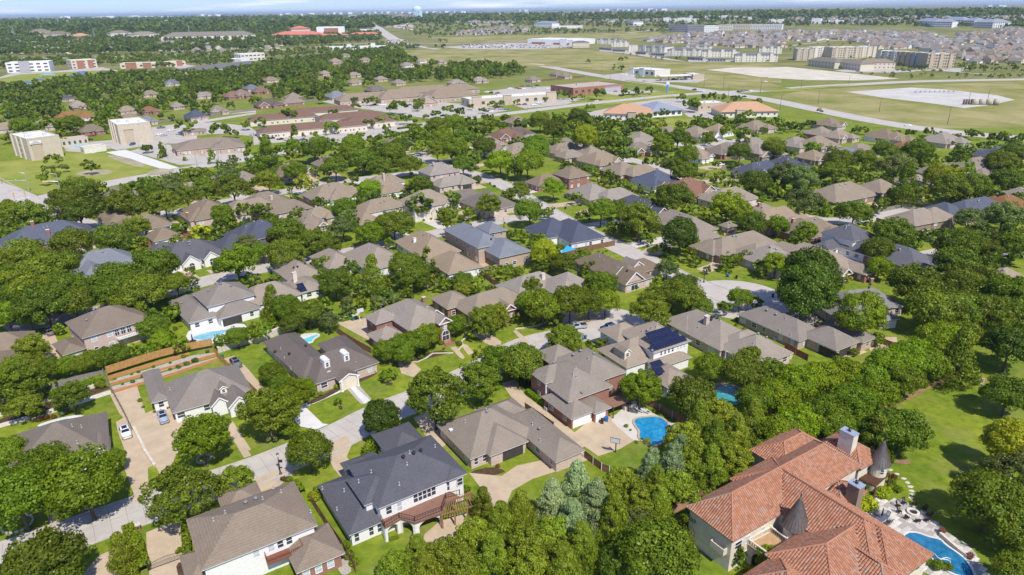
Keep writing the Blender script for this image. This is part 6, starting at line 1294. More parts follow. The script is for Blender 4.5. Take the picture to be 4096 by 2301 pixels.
def shape(kind, seed, n):
    g = np.random.default_rng(seed); C = []
    lop = [sph(g, -1) for _ in range(3)]; la = g.uniform(-.18, .2, 3)
    for i in range(n):
        if kind in ('oak', 'elm', 'round'):
            d = sph(g, -.45); r = {'oak': g.uniform(.5, .86), 'elm': g.uniform(.4, .9), 'round': g.uniform(.62, .82)}[kind]
            r *= 1 + sum(a * max(0, float(d @ l)) for a, l in zip(la, lop)) * (1.6 if kind == 'elm' else 1)
            z = d[2] * (.72 if kind == 'oak' else .85 if kind == 'elm' else .98)
            C.append(((d[0] * r, d[1] * r, z * r), g.uniform(.16, .27) if kind != 'elm' else g.uniform(.12, .22)))
        elif kind == 'cone':
            h = g.uniform(0, 1) ** 1.25; rr = (1 - h) * .82 + .12; a = g.uniform(0, 6.283); q = rr * g.uniform(.6, 1)
            C.append(((math.cos(a) * q, math.sin(a) * q, -.85 + h * 2.0), .22 + .1 * (1 - h)))
        elif kind == 'cedar':
            h = g.uniform(0, 1) ** 1.1; rr = math.sqrt(max(.03, 1 - h * .96)) * (.62 + .38 * (1 - h)); a = g.uniform(0, 6.283); q = rr * g.uniform(.55, 1.02)
            C.append(((math.cos(a) * q, math.sin(a) * q, -.9 + h * 1.9), .15 + .1 * (1 - h)))
        elif kind == 'column':
            h = g.uniform(0, 1); rr = .85 * math.sin(math.pi * (.08 + .92 * (1 - h) ** .7) * .62) + .1; a = g.uniform(0, 6.283)
            C.append(((math.cos(a) * rr * .6, math.sin(a) * rr * .6, -1 + 2 * h), .42 * (1 - h * .6)))
    return C
CR = {}
def crowns(kind, nvar, ncl, per, size, **kw):
    for v_ in range(nvar):
        V_, A_ = leaf_cloud(hash((kind, v_)) % 9999 if False else (v_ * 37 + len(kind) * 11 + ncl), shape(kind, v_ * 13 + len(kind) + ncl, ncl), per, size, **kw)
        CR.setdefault(kind, []).append(cloud_mesh('crown_' + kind, V_, A_, m=LM['oak']))
LM = {'oak': leafmat('leaf_oak', (0.061, 0.101, 0.006), (0.193, 0.281, 0.018)), 'e': leafmat('leaf_elm', (0.084, 0.129, 0.007), (0.243, 0.329, 0.020)), 'b': leafmat('leaf_bright', (0.077, 0.134, 0.005), (0.223, 0.335, 0.014)),
      'x': leafmat('leaf_vivid', (0.119, 0.198, 0.005), (0.282, 0.418, 0.012)), 'y': leafmat('leaf_yellow', (0.228, 0.281, 0.006), (0.494, 0.587, 0.020)), 'g': leafmat('leaf_grey', (0.089, 0.129, 0.026), (0.232, 0.305, 0.070)), 'd': leafmat('leaf_dark', (0.038, 0.072, 0.006), (0.124, 0.204, 0.016)),
      'c': leafmat('leaf_cedar', (0.103, 0.151, 0.008), (0.310, 0.406, 0.028), .25), 's': leafmat('leaf_silver', (0.112, 0.166, 0.030), (0.396, 0.520, 0.220), .15), 'm': leafmat('leaf_magnolia', (0.049, 0.079, 0.005), (0.218, 0.281, 0.018), .12), 'i': leafmat('leaf_cypress', (0.045, 0.074, 0.012), (0.114, 0.161, 0.032), .1),
      'r': leafmat('leaf_red', (0.158, 0.059, 0.020), (0.297, 0.132, 0.040))}
crowns('oak', 4, 130, 120, .036); crowns('elm', 4, 125, 95, .036, out_bias=.3); crowns('round', 3, 130, 120, .036, out_bias=.6); crowns('cone', 2, 90, 110, .042); crowns('cedar', 4, 150, 95, .034, spike=.9); crowns('column', 2, 60, 60, .09, spike=1.5)
bark = mat('bark', (0.12, 0.095, 0.075), 0.95, 0.3, 2.0, 5, spec=0.05, bump=.5)
def trunk_mesh(seed):
    g = random.Random(seed); b = MB(); lean = (g.uniform(-.06, .06), g.uniform(-.06, .06))
    b.tube([(0, 0, -.02), (0, 0, .06), (lean[0] * .5, lean[1] * .5, .45), (lean[0], lean[1], .78)], [.11, .08, .065, .05], 7)
    for i in range(6):
        a = i * 1.05 + g.uniform(-.3, .3); z = g.uniform(.42, .7); r = g.uniform(.35, .62)
        b.tube([(lean[0] * z, lean[1] * z, z), (math.cos(a) * r * .5, math.sin(a) * r * .5, z + g.uniform(.15, .25)), (math.cos(a) * r, math.sin(a) * r, z + g.uniform(.3, .55))], [.042, .03, .012], 5)
    return b.mesh('trunk', bark, True)
TRK = [trunk_mesh(i) for i in range(4)]
TT = {'o': ('oak', 'oak', 1.05, 1.0, 'broad dark green oak'), 'e': ('elm', 'e', 1.2, 1.0, 'loose mid-green elm'), 'b': ('oak', 'b', 1.1, 1.05, 'leafy bright green tree'), 'x': ('elm', 'x', 1.15, 1.0, 'vivid lime-green tree'), 'y': ('round', 'y', 1.3, 1.1, 'yellow-green tree'),
      'g': ('elm', 'g', 1.15, .95, 'grey-green airy tree'), 'd': ('oak', 'd', 1.1, 1.05, 'deep dark green oak'), 'R': ('round', 'b', 1.25, 1.0, 'dense round-headed green tree'), 'D': ('round', 'd', 1.25, 1.1, 'dense dark round-headed tree'),
      'c': ('cedar', 'c', 1.15, 1.25, 'pointed olive feathery cedar'), 'C': ('elm', 'c', 1.2, 1.15, 'ragged olive-green cedar'), 's': ('cedar', 's', 1.15, 1.25, 'silvery frosted cypress'), 'm': ('cone', 'm', 1.2, 1.25, 'glossy magnolia'), 'i': ('column', 'i', 1.0, 1.0, 'slender dark cypress column'), 'k': ('cone', 'b', 1.15, 1.2, 'cone-shaped green tree'), 'v': ('oak', 'x', 1.05, 1.0, 'vivid lush green tree')}
TREES = []
def tree_px(k, x, y, r, t):
    """crown centre and radius in picture units -> a place and a radius in metres"""
    sh, lf, hc, vs, nm = TT[t]; s = K[k][2]; R = 4.0
    for _ in range(8):
        P = G(k, x, y, hc * R * vs) ; D = (Vector((P.x, P.y, P.z)) - Vector((0, 0, EYE))).length; R = r * s * D / FPX * (1.0 if sh != 'column' else .5)
        R = min(R, 8.5)
    R *= .95 if k[-1] in '01' else .89
    TREES.append([P.x, P.y, R, t, k, x, y, r * s])
TREE_LIST = {
'D': '38 1238 84 b;208 1205 92 b;100 1165 60 b;285 1150 33 b;12 1130 45 b;505 1095 74 x;455 1228 84 e;592 1208 56 e;776 1125 62 R;956 1042 56 D;1092 985 92 e;1208 950 66 e;672 1022 78 e;742 985 46 x;682 935 34 b;705 965 34 b;976 936 26 x;850 1008 13 x;105 1405 98 o;302 1386 36 m;'
     '1310 905 70 o;1255 900 55 b;1420 855 56 e;1612 968 62 x;1740 985 72 o;1790 915 48 b;1872 932 58 o;1948 930 46 e;1885 892 36 e;1216 1262 36 m;'
     '990 1420 50 C;1050 1398 56 c;1120 1392 60 C;1070 1440 55 c;1190 1345 56 C;1240 1400 66 c;1170 1420 58 C;1260 1318 60 c;1330 1370 66 C;1310 1288 58 c;1390 1262 60 s;1452 1218 62 s;1500 1258 58 s;1440 1310 60 s;1390 1345 62 C;1462 1370 62 c;1330 1430 66 C;1420 1430 66 c;1560 1214 52 C;1545 1290 56 c;1600 1250 56 C;1640 1172 48 s;1712 1138 46 s;1650 1222 54 c;1690 1170 56 s;1720 1105 54 C;1760 1060 56 c;1748 1150 54 C;1800 1105 54 c;1812 1040 54 C;1850 1090 52 c;1700 1225 54 C;1790 1170 52 c;1850 1150 52 C;1660 1270 50 c;1610 1310 50 g;'
     '1650 1390 112 o;1560 1420 60 d;1748 1292 44 m;1938 1400 40 v;1862 1400 26 m;1925 1440 26 m;'
     '1900 1000 52 b;1955 985 56 v;2010 960 58 v;2070 945 58 v;2130 935 56 v;2190 950 54 b;2245 915 58 v;2305 890 60 v;2360 850 58 v;2080 1030 62 b;2015 1050 60 v;1960 1075 54 v;2150 1005 58 b;2215 985 54 v;2285 950 50 b;1895 1050 48 c;2345 905 50 b;2415 895 50 m;2420 775 62 o;2345 765 70 o;2430 840 50 b;2480 780 58 o;2545 860 60 d;2540 730 60 b;2470 700 56 o;2560 790 50 o;1950 1130 46 v;2020 1110 46 v;2110 1070 48 b;2170 1050 40 b;'
     '2172 782 62 R;2032 722 84 D;2270 1075 72 o;2205 1092 44 m;2540 985 56 o;2495 1252 82 o;2560 1180 62 g;2565 1330 62 o;2550 1105 62 y;2560 1435 50 o;2600 1250 60 o;1205 880 20 e;80 870 40 e;25 960 62 e;60 1010 40 e;175 990 42 e',
'02': '150 800 130 e;330 790 120 e;480 820 110 b;640 800 110 b;760 790 110 b;880 740 110 b;1010 720 110 b;1130 680 120 b;1280 650 100 x;1400 640 100 b;1560 560 130 x;1700 590 110 x;1470 420 160 o;380 960 90 e;120 980 120 b;2280 520 120 b;2420 480 110 b;2130 570 90 o;60 300 150 b;280 330 120 b;420 180 240 o;700 170 210 o;150 130 220 o;1120 60 230 o;1350 90 250 o;880 60 120 o;1880 75 45 o;1610 240 60 o;-60 880 120 b',
'12': '100 820 95 b;240 920 90 x;470 1010 120 x;170 1200 260 e;300 1400 120 x;1250 650 140 b;1400 600 170 b;1560 560 170 b;1660 490 160 b;1420 700 120 b;1920 400 130 b;2200 350 190 e;2330 300 150 e;2120 450 110 e;700 370 120 g;500 280 190 o;280 230 160 b;350 390 130 o;150 180 120 m;650 200 110 b;870 260 100 g;1000 190 80 b;1180 190 90 g;1320 130 110 g;40 450 110 b;130 380 90 b;2400 700 110 o',
'22': '100 700 170 o;170 760 150 v;300 200 230 b;160 180 170 b;560 180 230 b;740 160 200 b;900 180 170 b;400 330 100 e;60 330 80 e;1350 240 210 e;1700 130 200 o;1550 90 170 e;1820 230 140 o;1500 380 90 x;900 540 100 e;740 620 70 m;2200 150 130 b;2060 230 90 b;2350 190 90 b;500 520 190 e',
'01': '60 680 115 b;300 730 190 e;760 690 175 o;620 570 150 o;750 470 150 o;950 460 110 e;1180 600 165 e;1450 510 115 b;1320 640 130 e;1420 400 105 o;1650 440 135 g;1580 600 145 e;1800 540 130 e;1980 470 140 e;2250 460 155 e;2190 350 125 g;1830 310 100 o;2150 700 120 v;2380 670 105 o;1940 890 95 y;2110 890 50 e;1310 830 125 e;1120 950 180 o;1020 900 110 e;700 990 175 o;250 1090 175 o;20 900 70 b;110 1330 165 b;450 1260 230 o;620 1180 140 o;1100 1330 210 o;1480 1190 215 b;1330 1400 210 o;1700 1380 125 b;2280 1170 205 x;2400 1010 125 g;2390 1340 85 o;1830 1250 46 b;620 1400 190 o;200 1430 210 e;0 1160 90 o;2420 130 95 k;2210 235 75 g;490 170 72 e;610 245 48 e;450 310 88 e;850 245 68 e;945 248 22 e;1420 65 48 o;1560 90 52 k;1780 165 24 k;2040 155 52 k;2250 180 60 g',
'11': '110 170 130 k;20 390 105 e;380 95 108 e;560 90 125 b;120 380 125 e;370 290 125 b;560 285 65 b;450 400 98 y;760 250 140 o;930 110 125 b;1020 190 145 o;1180 270 115 e;1310 110 195 o;1480 235 125 o;1570 50 88 x;1750 90 115 e;1930 70 165 b;2000 235 125 o;2360 200 175 v;2110 160 105 b;1100 470 125 v;1600 430 125 o;1320 570 85 e;840 650 125 b;700 660 70 b;1330 815 190 o;1090 890 165 v;830 840 140 g;880 740 100 g;300 870 185 o;560 960 170 o;60 1060 115 b;280 1090 190 o;700 1010 140 o;640 1160 95 b;2250 620 145 e;2440 540 85 o;1870 835 95 e;1380 985 66 x;1440 1190 185 o;1650 1150 105 m;1120 1290 135 m;760 1370 175 o;1520 1310 170 o;2000 1355 115 o;2400 1280 85 e;240 1430 65 m;60 660 105 o;420 690 68 e;2460 910 60 o;100 930 110 o;450 1060 110 o',
'21': '220 95 145 b;150 215 175 b;20 300 90 o;80 490 115 e;170 680 155 b;350 690 80 o;400 455 125 x;640 545 78 e;860 660 155 b;1220 745 205 e;1030 660 120 e;780 325 68 e;1150 135 105 o;1340 175 95 e;1680 145 125 b;1540 235 115 e;1660 305 135 b;1860 335 78 g;2000 365 88 e;2200 115 115 o;2340 395 145 o;1450 35 105 x;1560 555 200 o;2080 625 170 x;2230 700 140 x;1830 665 58 e;2330 810 150 o;1630 890 185 D;310 1070 135 y;80 915 88 o;500 1180 135 o;730 1225 85 e;1500 1235 115 g;2070 1195 68 k;2250 1115 78 e;2420 1185 88 x;560 1395 105 e;850 1385 175 b;180 1405 120 e;1420 1375 95 e;1650 1390 165 o;960 25 95 e;860 5 75 e;60 1240 60 e;720 1290 60 x',
'31': '70 65 115 o;440 55 85 b;620 65 48 e;680 185 145 o;930 185 115 b;1140 95 115 o;1430 115 145 b;1230 245 155 g;1900 45 105 g;1880 135 85 e;2250 205 125 o;2360 140 115 o;1870 255 105 b;1640 345 115 y;1830 325 78 y;150 325 155 g;300 365 165 g;640 295 125 o;900 345 78 e;80 485 88 b;370 595 165 g;580 685 105 b;830 695 145 o;1330 435 135 k;1480 505 105 e;1750 455 165 o;1980 435 170 o;2280 385 135 o;1100 625 85 e;1220 905 185 o;1940 765 135 g;2280 725 165 g;2420 565 85 o;380 875 115 x;100 815 115 b;300 965 105 e;1050 1045 145 o;1080 1215 135 v;1830 1005 190 o;1830 1185 210 o;2140 1055 125 o;2370 1015 135 b;2410 1125 95 o;420 1300 265 D;80 1185 135 x;1530 1195 58 e;1430 1375 250 o;1900 1405 190 o;2250 1425 150 b;1250 1285 56 e;760 1315 58 e;150 1000 70 e',
'20': '270 1160 130 o;120 1180 110 o;400 1250 120 o;240 1390 170 b;60 1370 90 o;570 1180 105 x;450 1100 80 b;640 1110 120 o;760 1020 55 v;700 1310 140 y;800 1160 110 o;900 1200 90 b;1000 1210 90 o;1180 1230 110 g;1440 1180 55 y;1480 1080 60 g;1420 1270 100 o;1460 1380 115 x;1600 1320 130 o;1730 970 95 b;1720 1350 70 o;1900 1330 50 b;2100 1240 90 b;2280 1270 110 b;2010 1120 65 o;2290 1090 60 b;2430 1240 45 b;1870 1190 55 x;1960 1190 50 b;2230 1370 80 g;1060 1370 110 o;930 1350 90 b;1230 870 55 o;1330 860 45 o;830 890 70 o;880 880 45 o;1090 880 45 o;1930 925 55 o;2020 930 45 o;1640 930 50 o;2170 950 55 o;2370 980 60 o;460 900 55 o;530 910 45 o;600 940 35 e;670 920 35 e;1840 930 35 o;740 580 30 e;1050 560 35 e;1100 555 20 e;985 640 22 k;1060 650 35 o;330 950 30 e;120 960 25 e;30 970 35 e;420 1390 90 o;860 1390 80 o',
'10': '2280 1000 50 o;2080 1020 40 o;1980 1060 65 d;1860 1050 70 o;1740 1090 55 o;1700 970 50 o;1570 980 65 o;1540 1020 50 o;1380 1010 90 o;1310 1040 50 o;1060 970 45 o;1130 960 55 o;950 960 45 o;960 1020 50 o;300 1090 80 o;740 1070 60 o;630 930 65 o;580 880 80 o;720 1210 75 b;1010 1280 55 x;1080 1180 60 o;1180 1150 60 b;1260 1210 60 x;1330 1130 55 g;1450 1130 70 o;1530 1150 40 e;100 1250 50 b;370 1270 60 k;460 1320 35 k;550 1280 45 b;70 1320 55 b;30 1160 60 o;2380 990 40 o;2180 1050 45 o;2330 1000 35 e;1640 1110 40 e;1490 1200 60 e;680 1340 90 b;380 1390 110 b;600 1400 130 b;940 1390 120 b;1080 1340 80 e;1300 1290 70 b;1450 1290 60 b;1600 1250 110 b;1750 1220 120 b;1900 1190 130 b;2050 1150 110 b;2120 1230 110 o;2250 1180 100 b;2000 1330 120 o;1800 1330 120 b;1650 1370 100 b;2200 1400 130 o;1400 1400 120 o;2360 1290 25 k',
'00': '1760 1190 90 x;2110 1230 90 b;2250 1270 50 e;1420 1420 50 o;1560 1430 50 k;690 1180 120 o;480 1190 110 b;200 1210 150 b;600 1270 60 e;300 1230 90 o;2350 1180 60 e;2440 1150 50 o;560 1340 45 e'
}
for k, s_ in TREE_LIST.items():
    for it in s_.split(';'):
        x, y, r, t = it.split(); tree_px(k, float(x), float(y), float(r), t)
for k, x, yt, yb in (('11', 1600, 500, 770), ('11', 1908, 480, 705), ('11', 765, 1085, 1245), ('11', 805, 1090, 1230), ('11', 905, 1135, 1310), ('01', 1680, 300, 395), ('01', 1935, 255, 365), ('01', 1965, 235, 355), ('01', 2128, 195, 275), ('01', 2090, 240, 285), ('01', 1250, 395, 440), ('01', 1285, 385, 435)):
    B = G(k, x, yb); d = ray(*S(k, x, yt)); t_ = B.length / math.hypot(d.x, d.y); h = EYE + d.z * t_; TREES.append([B.x, B.y, h / 2, 'i', k, x, yb, 30])
PG, PN = {}, [0]
def clear(x, y):
    while PN[0] < len(PAVED):
        p = PAVED[PN[0]]; xs, ys = [q[0] for q in p], [q[1] for q in p]
        for a in range(int(min(xs) // 60), int(max(xs) // 60) + 1):
            for b in range(int(min(ys) // 60), int(max(ys) // 60) + 1): PG.setdefault((a, b), []).append(p)
        PN[0] += 1
    return not any(inside(x, y, p) for p in PG.get((int(x // 60), int(y // 60)), ()))
FOREST = [('D', '0 205 200 200 330 190 560 185 620 165 760 150 950 130 1130 135 1290 165 1330 185 1180 215 1100 205 960 215 880 230 830 250 640 255 500 300 330 285 240 330 0 330', 2100, 'obeobd', (3.5, 6.0)),
          ('D', '0 330 240 320 330 290 480 300 640 270 700 240 500 300 330 330 200 365 90 350 0 372', 60, 'obeo', (3.5, 6)),
          ('D', '1340 300 1500 300 1700 300 1900 310 2300 345 2576 340 2576 480 2300 440 2000 420 1700 390 1400 400', 170, 'obed', (2.2, 5)),
          ('D', '700 395 1060 330 1300 305 1340 420 1240 450 1000 440 800 440', 40, 'ob', (3.5, 5.5)),
          ('D', '0 560 300 480 700 420 1000 480 1300 600 1000 720 500 720 0 800', 170, 'oebd', (1.8, 4.2)),
          ('D', '1300 560 1700 560 2200 700 2576 720 2576 800 2100 700 1900 740 1500 640', 50, 'oebd', (1.5, 3.2)),
          ('D', '0 720 500 720 1000 700 1300 600 1500 660 1300 760 900 760 500 790 300 900 0 900', 60, 'oebd', (1.5, 3.2)),
          ('D', '1400 420 2576 420 2576 700 2200 700 1700 560', 190, 'oebd', (1.8, 4.2))]
KEEP = {}
for q in [project((*p, 0)) for rd in ROADS[:13] for p in rd[::2] if p.y > 20] + [project(h.mw @ Vector((w[0] + w[2] / 2, w[1] + w[3] * .4, w[4]))) for h in HOUSES for w in h.w]:
    for a in (-1, 0, 1): KEEP.setdefault(int(q[0] // 160) + a, []).append(q)
GRID = {}
for t in TREES: GRID.setdefault((int(t[0] // 12), int(t[1] // 12)), []).append(t)
for k, s_, n, kinds, (r0, r1) in FOREST:
    P2 = gpts(k, s_); bx = [p.x for p in P2]; by = [p.y for p in P2]; tries = 0; cnt = 0
    while cnt < n and tries < n * 14:
        tries += 1; x, y = random.uniform(min(bx), max(bx)), random.uniform(min(by), max(by))
        if not inside(x, y, P2): continue
        r = random.uniform(r0, r1); cx_, cy_ = int(x // 12), int(y // 12)
        if any((t[0] - x) ** 2 + (t[1] - y) ** 2 < ((t[2] + r) * .52) ** 2 for a in (-1, 0, 1) for b in (-1, 0, 1) for t in GRID.get((cx_ + a, cy_ + b), ())) or not clear(x, y): continue
        px = project((x, y, r)); rp_ = r * FPX / math.hypot(x, y)
        if any(abs(q[0] - px[0]) < rp_ * 1.15 and -rp_ * 1.7 < q[1] - px[1] < rp_ * .7 for q in KEEP.get(int(px[0] // 160), ())): continue
        TREES.append([x, y, r, random.choice(kinds), 's', px[0], px[1], r * FPX / math.hypot(x, y)]); GRID.setdefault((cx_, cy_), []).append(TREES[-1]); cnt += 1
TREES.sort(key=lambda t: -t[7])
SHOWN = [t for t in TREES if -150 < project((t[0], t[1], 3))[0] < 4250 and -50 < project((t[0], t[1], 3))[1] < 2500]
NEAR, FAR = SHOWN[:300], SHOWN[300:]
def make_tree(x, y, R, t, name='tree'):
    sh, lf, hc, vs, nm = TT[t]; o = thing(name, (x, y, ground_h(math.hypot(x, y)))); me = random.choice(CR[sh]); zz = R * vs
    if sh == 'column': h = R; c = link('crown', me, o, (0, 0, h), random.uniform(0, 6), (h * .16, h * .16, h)); H_ = h
    else:
        zc = max(hc * R * vs, .86 * zz + .5); c = link('crown', me, o, (0, 0, zc), random.uniform(0, 6.28), (R, R, zz)); H_ = zc
    c.material_slots[0].link = 'OBJECT'; c.material_slots[0].material = LM[lf]
    link('trunk', random.choice(TRK), o, (0, 0, 0), random.uniform(0, 6), (R * .6 if sh != 'column' else .8, R * .6 if sh != 'column' else .8, H_))
    return o
for x, y, R, t, *q in NEAR:
    o = make_tree(x, y, R, t, {'i': 'cypress_tree', 'c': 'cedar_tree', 'C': 'cedar_tree', 's': 'cypress_tree', 'm': 'magnolia_tree'}.get(t, 'tree')); later(o, ('small ' if R < 2.2 else '') + TT[t][4], 'tree', 'trees of the neighbourhood')
# ---- all remaining trees, far too many to count: one mass
LOD = {}
def lod(kind, level, v_):
    key = (kind, level, v_)
    if key not in LOD:
        ncl, per, size = ((22, 13, .155), (10, 9, .27), (6, 5, .46), (15, 11, .2))[level]
        LOD[key] = leaf_cloud(v_ * 7 + level, shape(kind, v_ * 5 + level, ncl), per, size, out_bias=.6)
    return LOD[key]
def mass(name, items, label):
    """items: (x, y, R, letter, level)"""
    Vs, As, Ts, Ms = [], [], [], []; mats_ = ['oak', 'e', 'b', 'x', 'y', 'g', 'd']; 
    for x, y, R, t, lv in items:
        sh, lf, hc, vs, nm = TT[t]; sh = sh if sh in ('oak', 'elm', 'round', 'cone') else 'oak'
        V_, A_ = lod(sh, lv, random.randrange(3)); a = random.uniform(0, 6.28); ca, sa = math.cos(a), math.sin(a); z = ground_h(math.hypot(x, y)) + R * (.92 if lv else 1.05) * vs
        q = np.empty_like(V_); q[:, 0] = x + (V_[:, 0] * ca - V_[:, 1] * sa) * R; q[:, 1] = y + (V_[:, 0] * sa + V_[:, 1] * ca) * R; q[:, 2] = z + V_[:, 2] * R * vs
        Vs.append(q); As.append(A_); Ts.append(np.full(len(A_), random.random())); Ms.append(np.full(len(A_), mats_.index(lf) if lf in mats_ else 0, dtype=np.int32))
    me = cloud_mesh(name, np.concatenate(Vs), np.concatenate(As), np.concatenate(Ts), leafmat('mass_oak', (0.054, 0.094, 0.006), (0.173, 0.257, 0.018), tintsrc=1))
    for n_, c1, c2 in (('e', (0.079, 0.126, 0.007), (0.223, 0.305, 0.020)), ('b', (0.071, 0.126, 0.005), (0.203, 0.311, 0.014)), ('x', (0.109, 0.185, 0.006), (0.257, 0.383, 0.014)), ('y', (0.207, 0.263, 0.006), (0.435, 0.526, 0.020)), ('g', (0.084, 0.120, 0.026), (0.207, 0.281, 0.065)), ('d', (0.035, 0.070, 0.006), (0.114, 0.185, 0.016))):
        me.materials.append(leafmat('mass_' + n_, c1, c2, tintsrc=1))
    me.polygons.foreach_set('material_index', np.concatenate(Ms)); o = link(name, me); tag(o, label, 'trees', kind='stuff'); return o
# ---- distant house roofs, warehouses and woods: masses nobody could count
def hits(k, s_, n, f, step=0):
    P2 = [S(k, *p) for p in pts2(k, s_)]; xs = [p[0] for p in P2]; ys = [p[1] for p in P2]; c = 0; t = 0
    while c < n and t < n * 20:
        t += 1; x, y = random.uniform(min(xs), max(xs)), random.uniform(min(ys), max(ys))
        if inside(x, y, P2):
            f(G('s', x, y)); c += 1
far_items = [(x, y, R, t, 0 if math.hypot(x, y) < 430 else 3 if math.hypot(x, y) < 620 else 1) for x, y, R, t, *q in FAR]
hb = MB(); HB_SEEN = []
def far_house(P, w=None, dp=None, e=None, mi=None, ang=None):
    if not clear(P.x, P.y): return
    w = w or random.uniform(13, 20); dp = dp or random.uniform(11, 15); e = e or random.choice((3, 3, 5.5)); ang = ang if ang is not None else random.choice((.55, .55 + 1.57, .2, -.3)); mi = random.choice((0, 0, 0, 1, 1, 2)) if mi is None else mi
    if any((P.x - q[0]) ** 2 + (P.y - q[1]) ** 2 < 150 for q in HB_SEEN[-400:]): return
    HB_SEEN.append((P.x, P.y)); R = Matrix.Translation((P.x, P.y, P.z)) @ Matrix.Rotation(ang, 4, 'Z')
    def put(vs, fs, m): hb.add([R @ Vector(v) for v in vs], fs, m)
    for (ox, oy, w2, d2, e2) in ((0, 0, w, dp, e), (w * .3, -dp * .35, w * .5, dp * .7, min(e, 3.2))):
        x0, x1, y0, y1 = ox - w2 / 2, ox + w2 / 2, oy - d2 / 2, oy + d2 / 2; m = min(w2, d2) / 2; z1 = e2 + m * .72; wallm = random.choice((3, 3, 4, 5))
        put([(x0 + .4, y0 + .4, -.5), (x1 - .4, y0 + .4, -.5), (x1 - .4, y1 - .4, -.5), (x0 + .4, y1 - .4, -.5), (x0 + .4, y0 + .4, e2), (x1 - .4, y0 + .4, e2), (x1 - .4, y1 - .4, e2), (x0 + .4, y1 - .4, e2)], [(0, 1, 5, 4), (1, 2, 6, 5), (2, 3, 7, 6), (3, 0, 4, 7)], wallm)
        R1, R2 = ((x0 + m, oy), (x1 - m, oy)) if w2 > d2 else ((ox, y0 + m), (ox, y1 - m))
        if random.random() < .45: R1, R2 = (((x0, oy), (x1, oy)) if w2 > d2 else ((ox, y0), (ox, y1)))
        put([(x0, y0, e2), (x1, y0, e2), (x1, y1, e2), (x0, y1, e2), (*R1, z1), (*R2, z1)], [(0, 1, 5, 4), (2, 3, 4, 5)] if w2 > d2 else [(1, 2, 5, 4), (3, 0, 4, 5)], mi)
        put([(x0, y0, e2), (x1, y0, e2), (x1, y1, e2), (x0, y1, e2), (*R1, z1), (*R2, z1)], [(1, 2, 5), (3, 0, 4)] if w2 > d2 else [(0, 1, 4), (2, 3, 5)], mi if R1[0] not in (x0,) else wallm)
for k, s_, n in (('20', '1250 400 1700 335 2100 330 2470 310 2600 330 2600 460 2400 480 1900 440 1500 420 1300 400', 300), ('30', '0 185 150 170 330 180 520 175 900 190 1000 235 920 250 760 240 600 250 350 215 180 240 20 235', 330), ('30', '560 215 760 205 900 225 960 250 1020 270 1396 220 1396 345 1100 350 1030 320 800 270 560 270 520 240', 330),
                 ('30', '1000 190 1396 160 1396 230 1020 250', 130), ('20', '-560 325 -300 300 0 280 170 270 150 310 -100 330 -560 345', 170), ('20', '-420 225 0 200 0 235 -380 250', 60), ('20', '0 150 700 140 1400 160 2470 130 2470 170 1500 215 700 215 0 200', 800), ('30', '0 70 500 60 800 65 800 110 500 130 0 125', 520), ('30', '600 85 1396 70 1396 110 900 105 700 110', 300), ('20', '0 118 1200 112 2470 100 2470 130 1200 145 0 150', 400), ('10', '1700 135 2470 125 2470 165 1750 175', 160)):
    hits(k, s_, n, far_house)
for k, s_, n in (('00', '0 400 500 400 1000 420 1500 420 2470 440 2470 500 1300 500 600 520 0 540', 120), ('10', '0 400 330 390 330 470 0 480', 20), ('10', '1830 175 2470 160 2470 250 2100 240 1850 210', 150), ('10', '1200 230 1500 220 1500 290 1250 260', 30), ('00', '0 270 800 250 2400 240 2400 300 900 300 0 340', 60)):
    hits(k, s_, n, far_house)
hm = hb.mesh('distant_houses', [RC['sht'], cm('roof_far_grey', (0.24, 0.22, 0.205)), cm('roof_far_dark', (0.16, 0.155, 0.16)), CW['cream'], CW['white'], CW['stone']]); o = link('distant_houses', hm); tag(o, 'mass of distant tan and grey house roofs beyond the fields', 'houses', kind='stuff')
wb_ = MB()
for k, x1, x2, y in (('00', 560, 640, 178), ('00', 860, 1040, 186), ('00', 1230, 1640, 180), ('00', 1900, 2100, 158), ('10', 190, 520, 152), ('10', 640, 900, 138), ('10', 1000, 1500, 132), ('10', 1600, 2000, 128), ('20', 820, 910, 104), ('20', 970, 1470, 106), ('20', 30, 140, 112), ('30', 760, 830, 60), ('30', 1170, 1270, 38), ('20', 1450, 1800, 215), ('20', 1700, 2400, 190), ('30', 0, 90, 130), ('30', 230, 420, 130)):
    A, B = G(k, x1, y), G(k, x2, y); n = max(2, int((x2 - x1) / 60))
    for i in range(n):
        a, b = A + (B - A) * (i + .08) / n, A + (B - A) * (i + random.uniform(.6, .92)) / n; h = random.uniform(9, 16) * (1 if A.y < 5000 else 1.6); d_ = (b - a); pr = Vector((-d_.y, d_.x, 0)).normalized() * 60
        wb_.add([a, b, b + pr, a + pr] + [q + Vector((0, 0, h)) for q in (a, b, b + pr, a + pr)], [(0, 1, 5, 4), (1, 2, 6, 5), (2, 3, 7, 6), (3, 0, 4, 7), (4, 5, 6, 7)])
tag(wb_.build('distant_warehouses', CW['white']), 'scattered white warehouses along the horizon', 'warehouses', kind='stuff')
def wood(k, s_, n, lv, r0, r1, kinds='oobd'):
    hits(k, s_, n, lambda P: far_items.append((P.x, P.y, random.uniform(r0, r1), random.choice(kinds), lv)) if clear(P.x, P.y) else None)
wood('D', '0 150 300 142 650 132 970 112 1130 122 1250 140 1290 165 1150 140 900 135 640 150 560 165 450 175 240 165 0 175', 800, 1, 4, 6, 'obe')
wood('D', '0 85 200 80 500 82 800 78 960 82 960 104 650 126 300 136 0 142', 2600, 1, 5, 8, 'oodb')
wood('D', '0 52 300 48 700 42 1000 42 1040 60 940 74 600 82 300 82 0 86', 4200, 2, 7, 13, 'oodb')
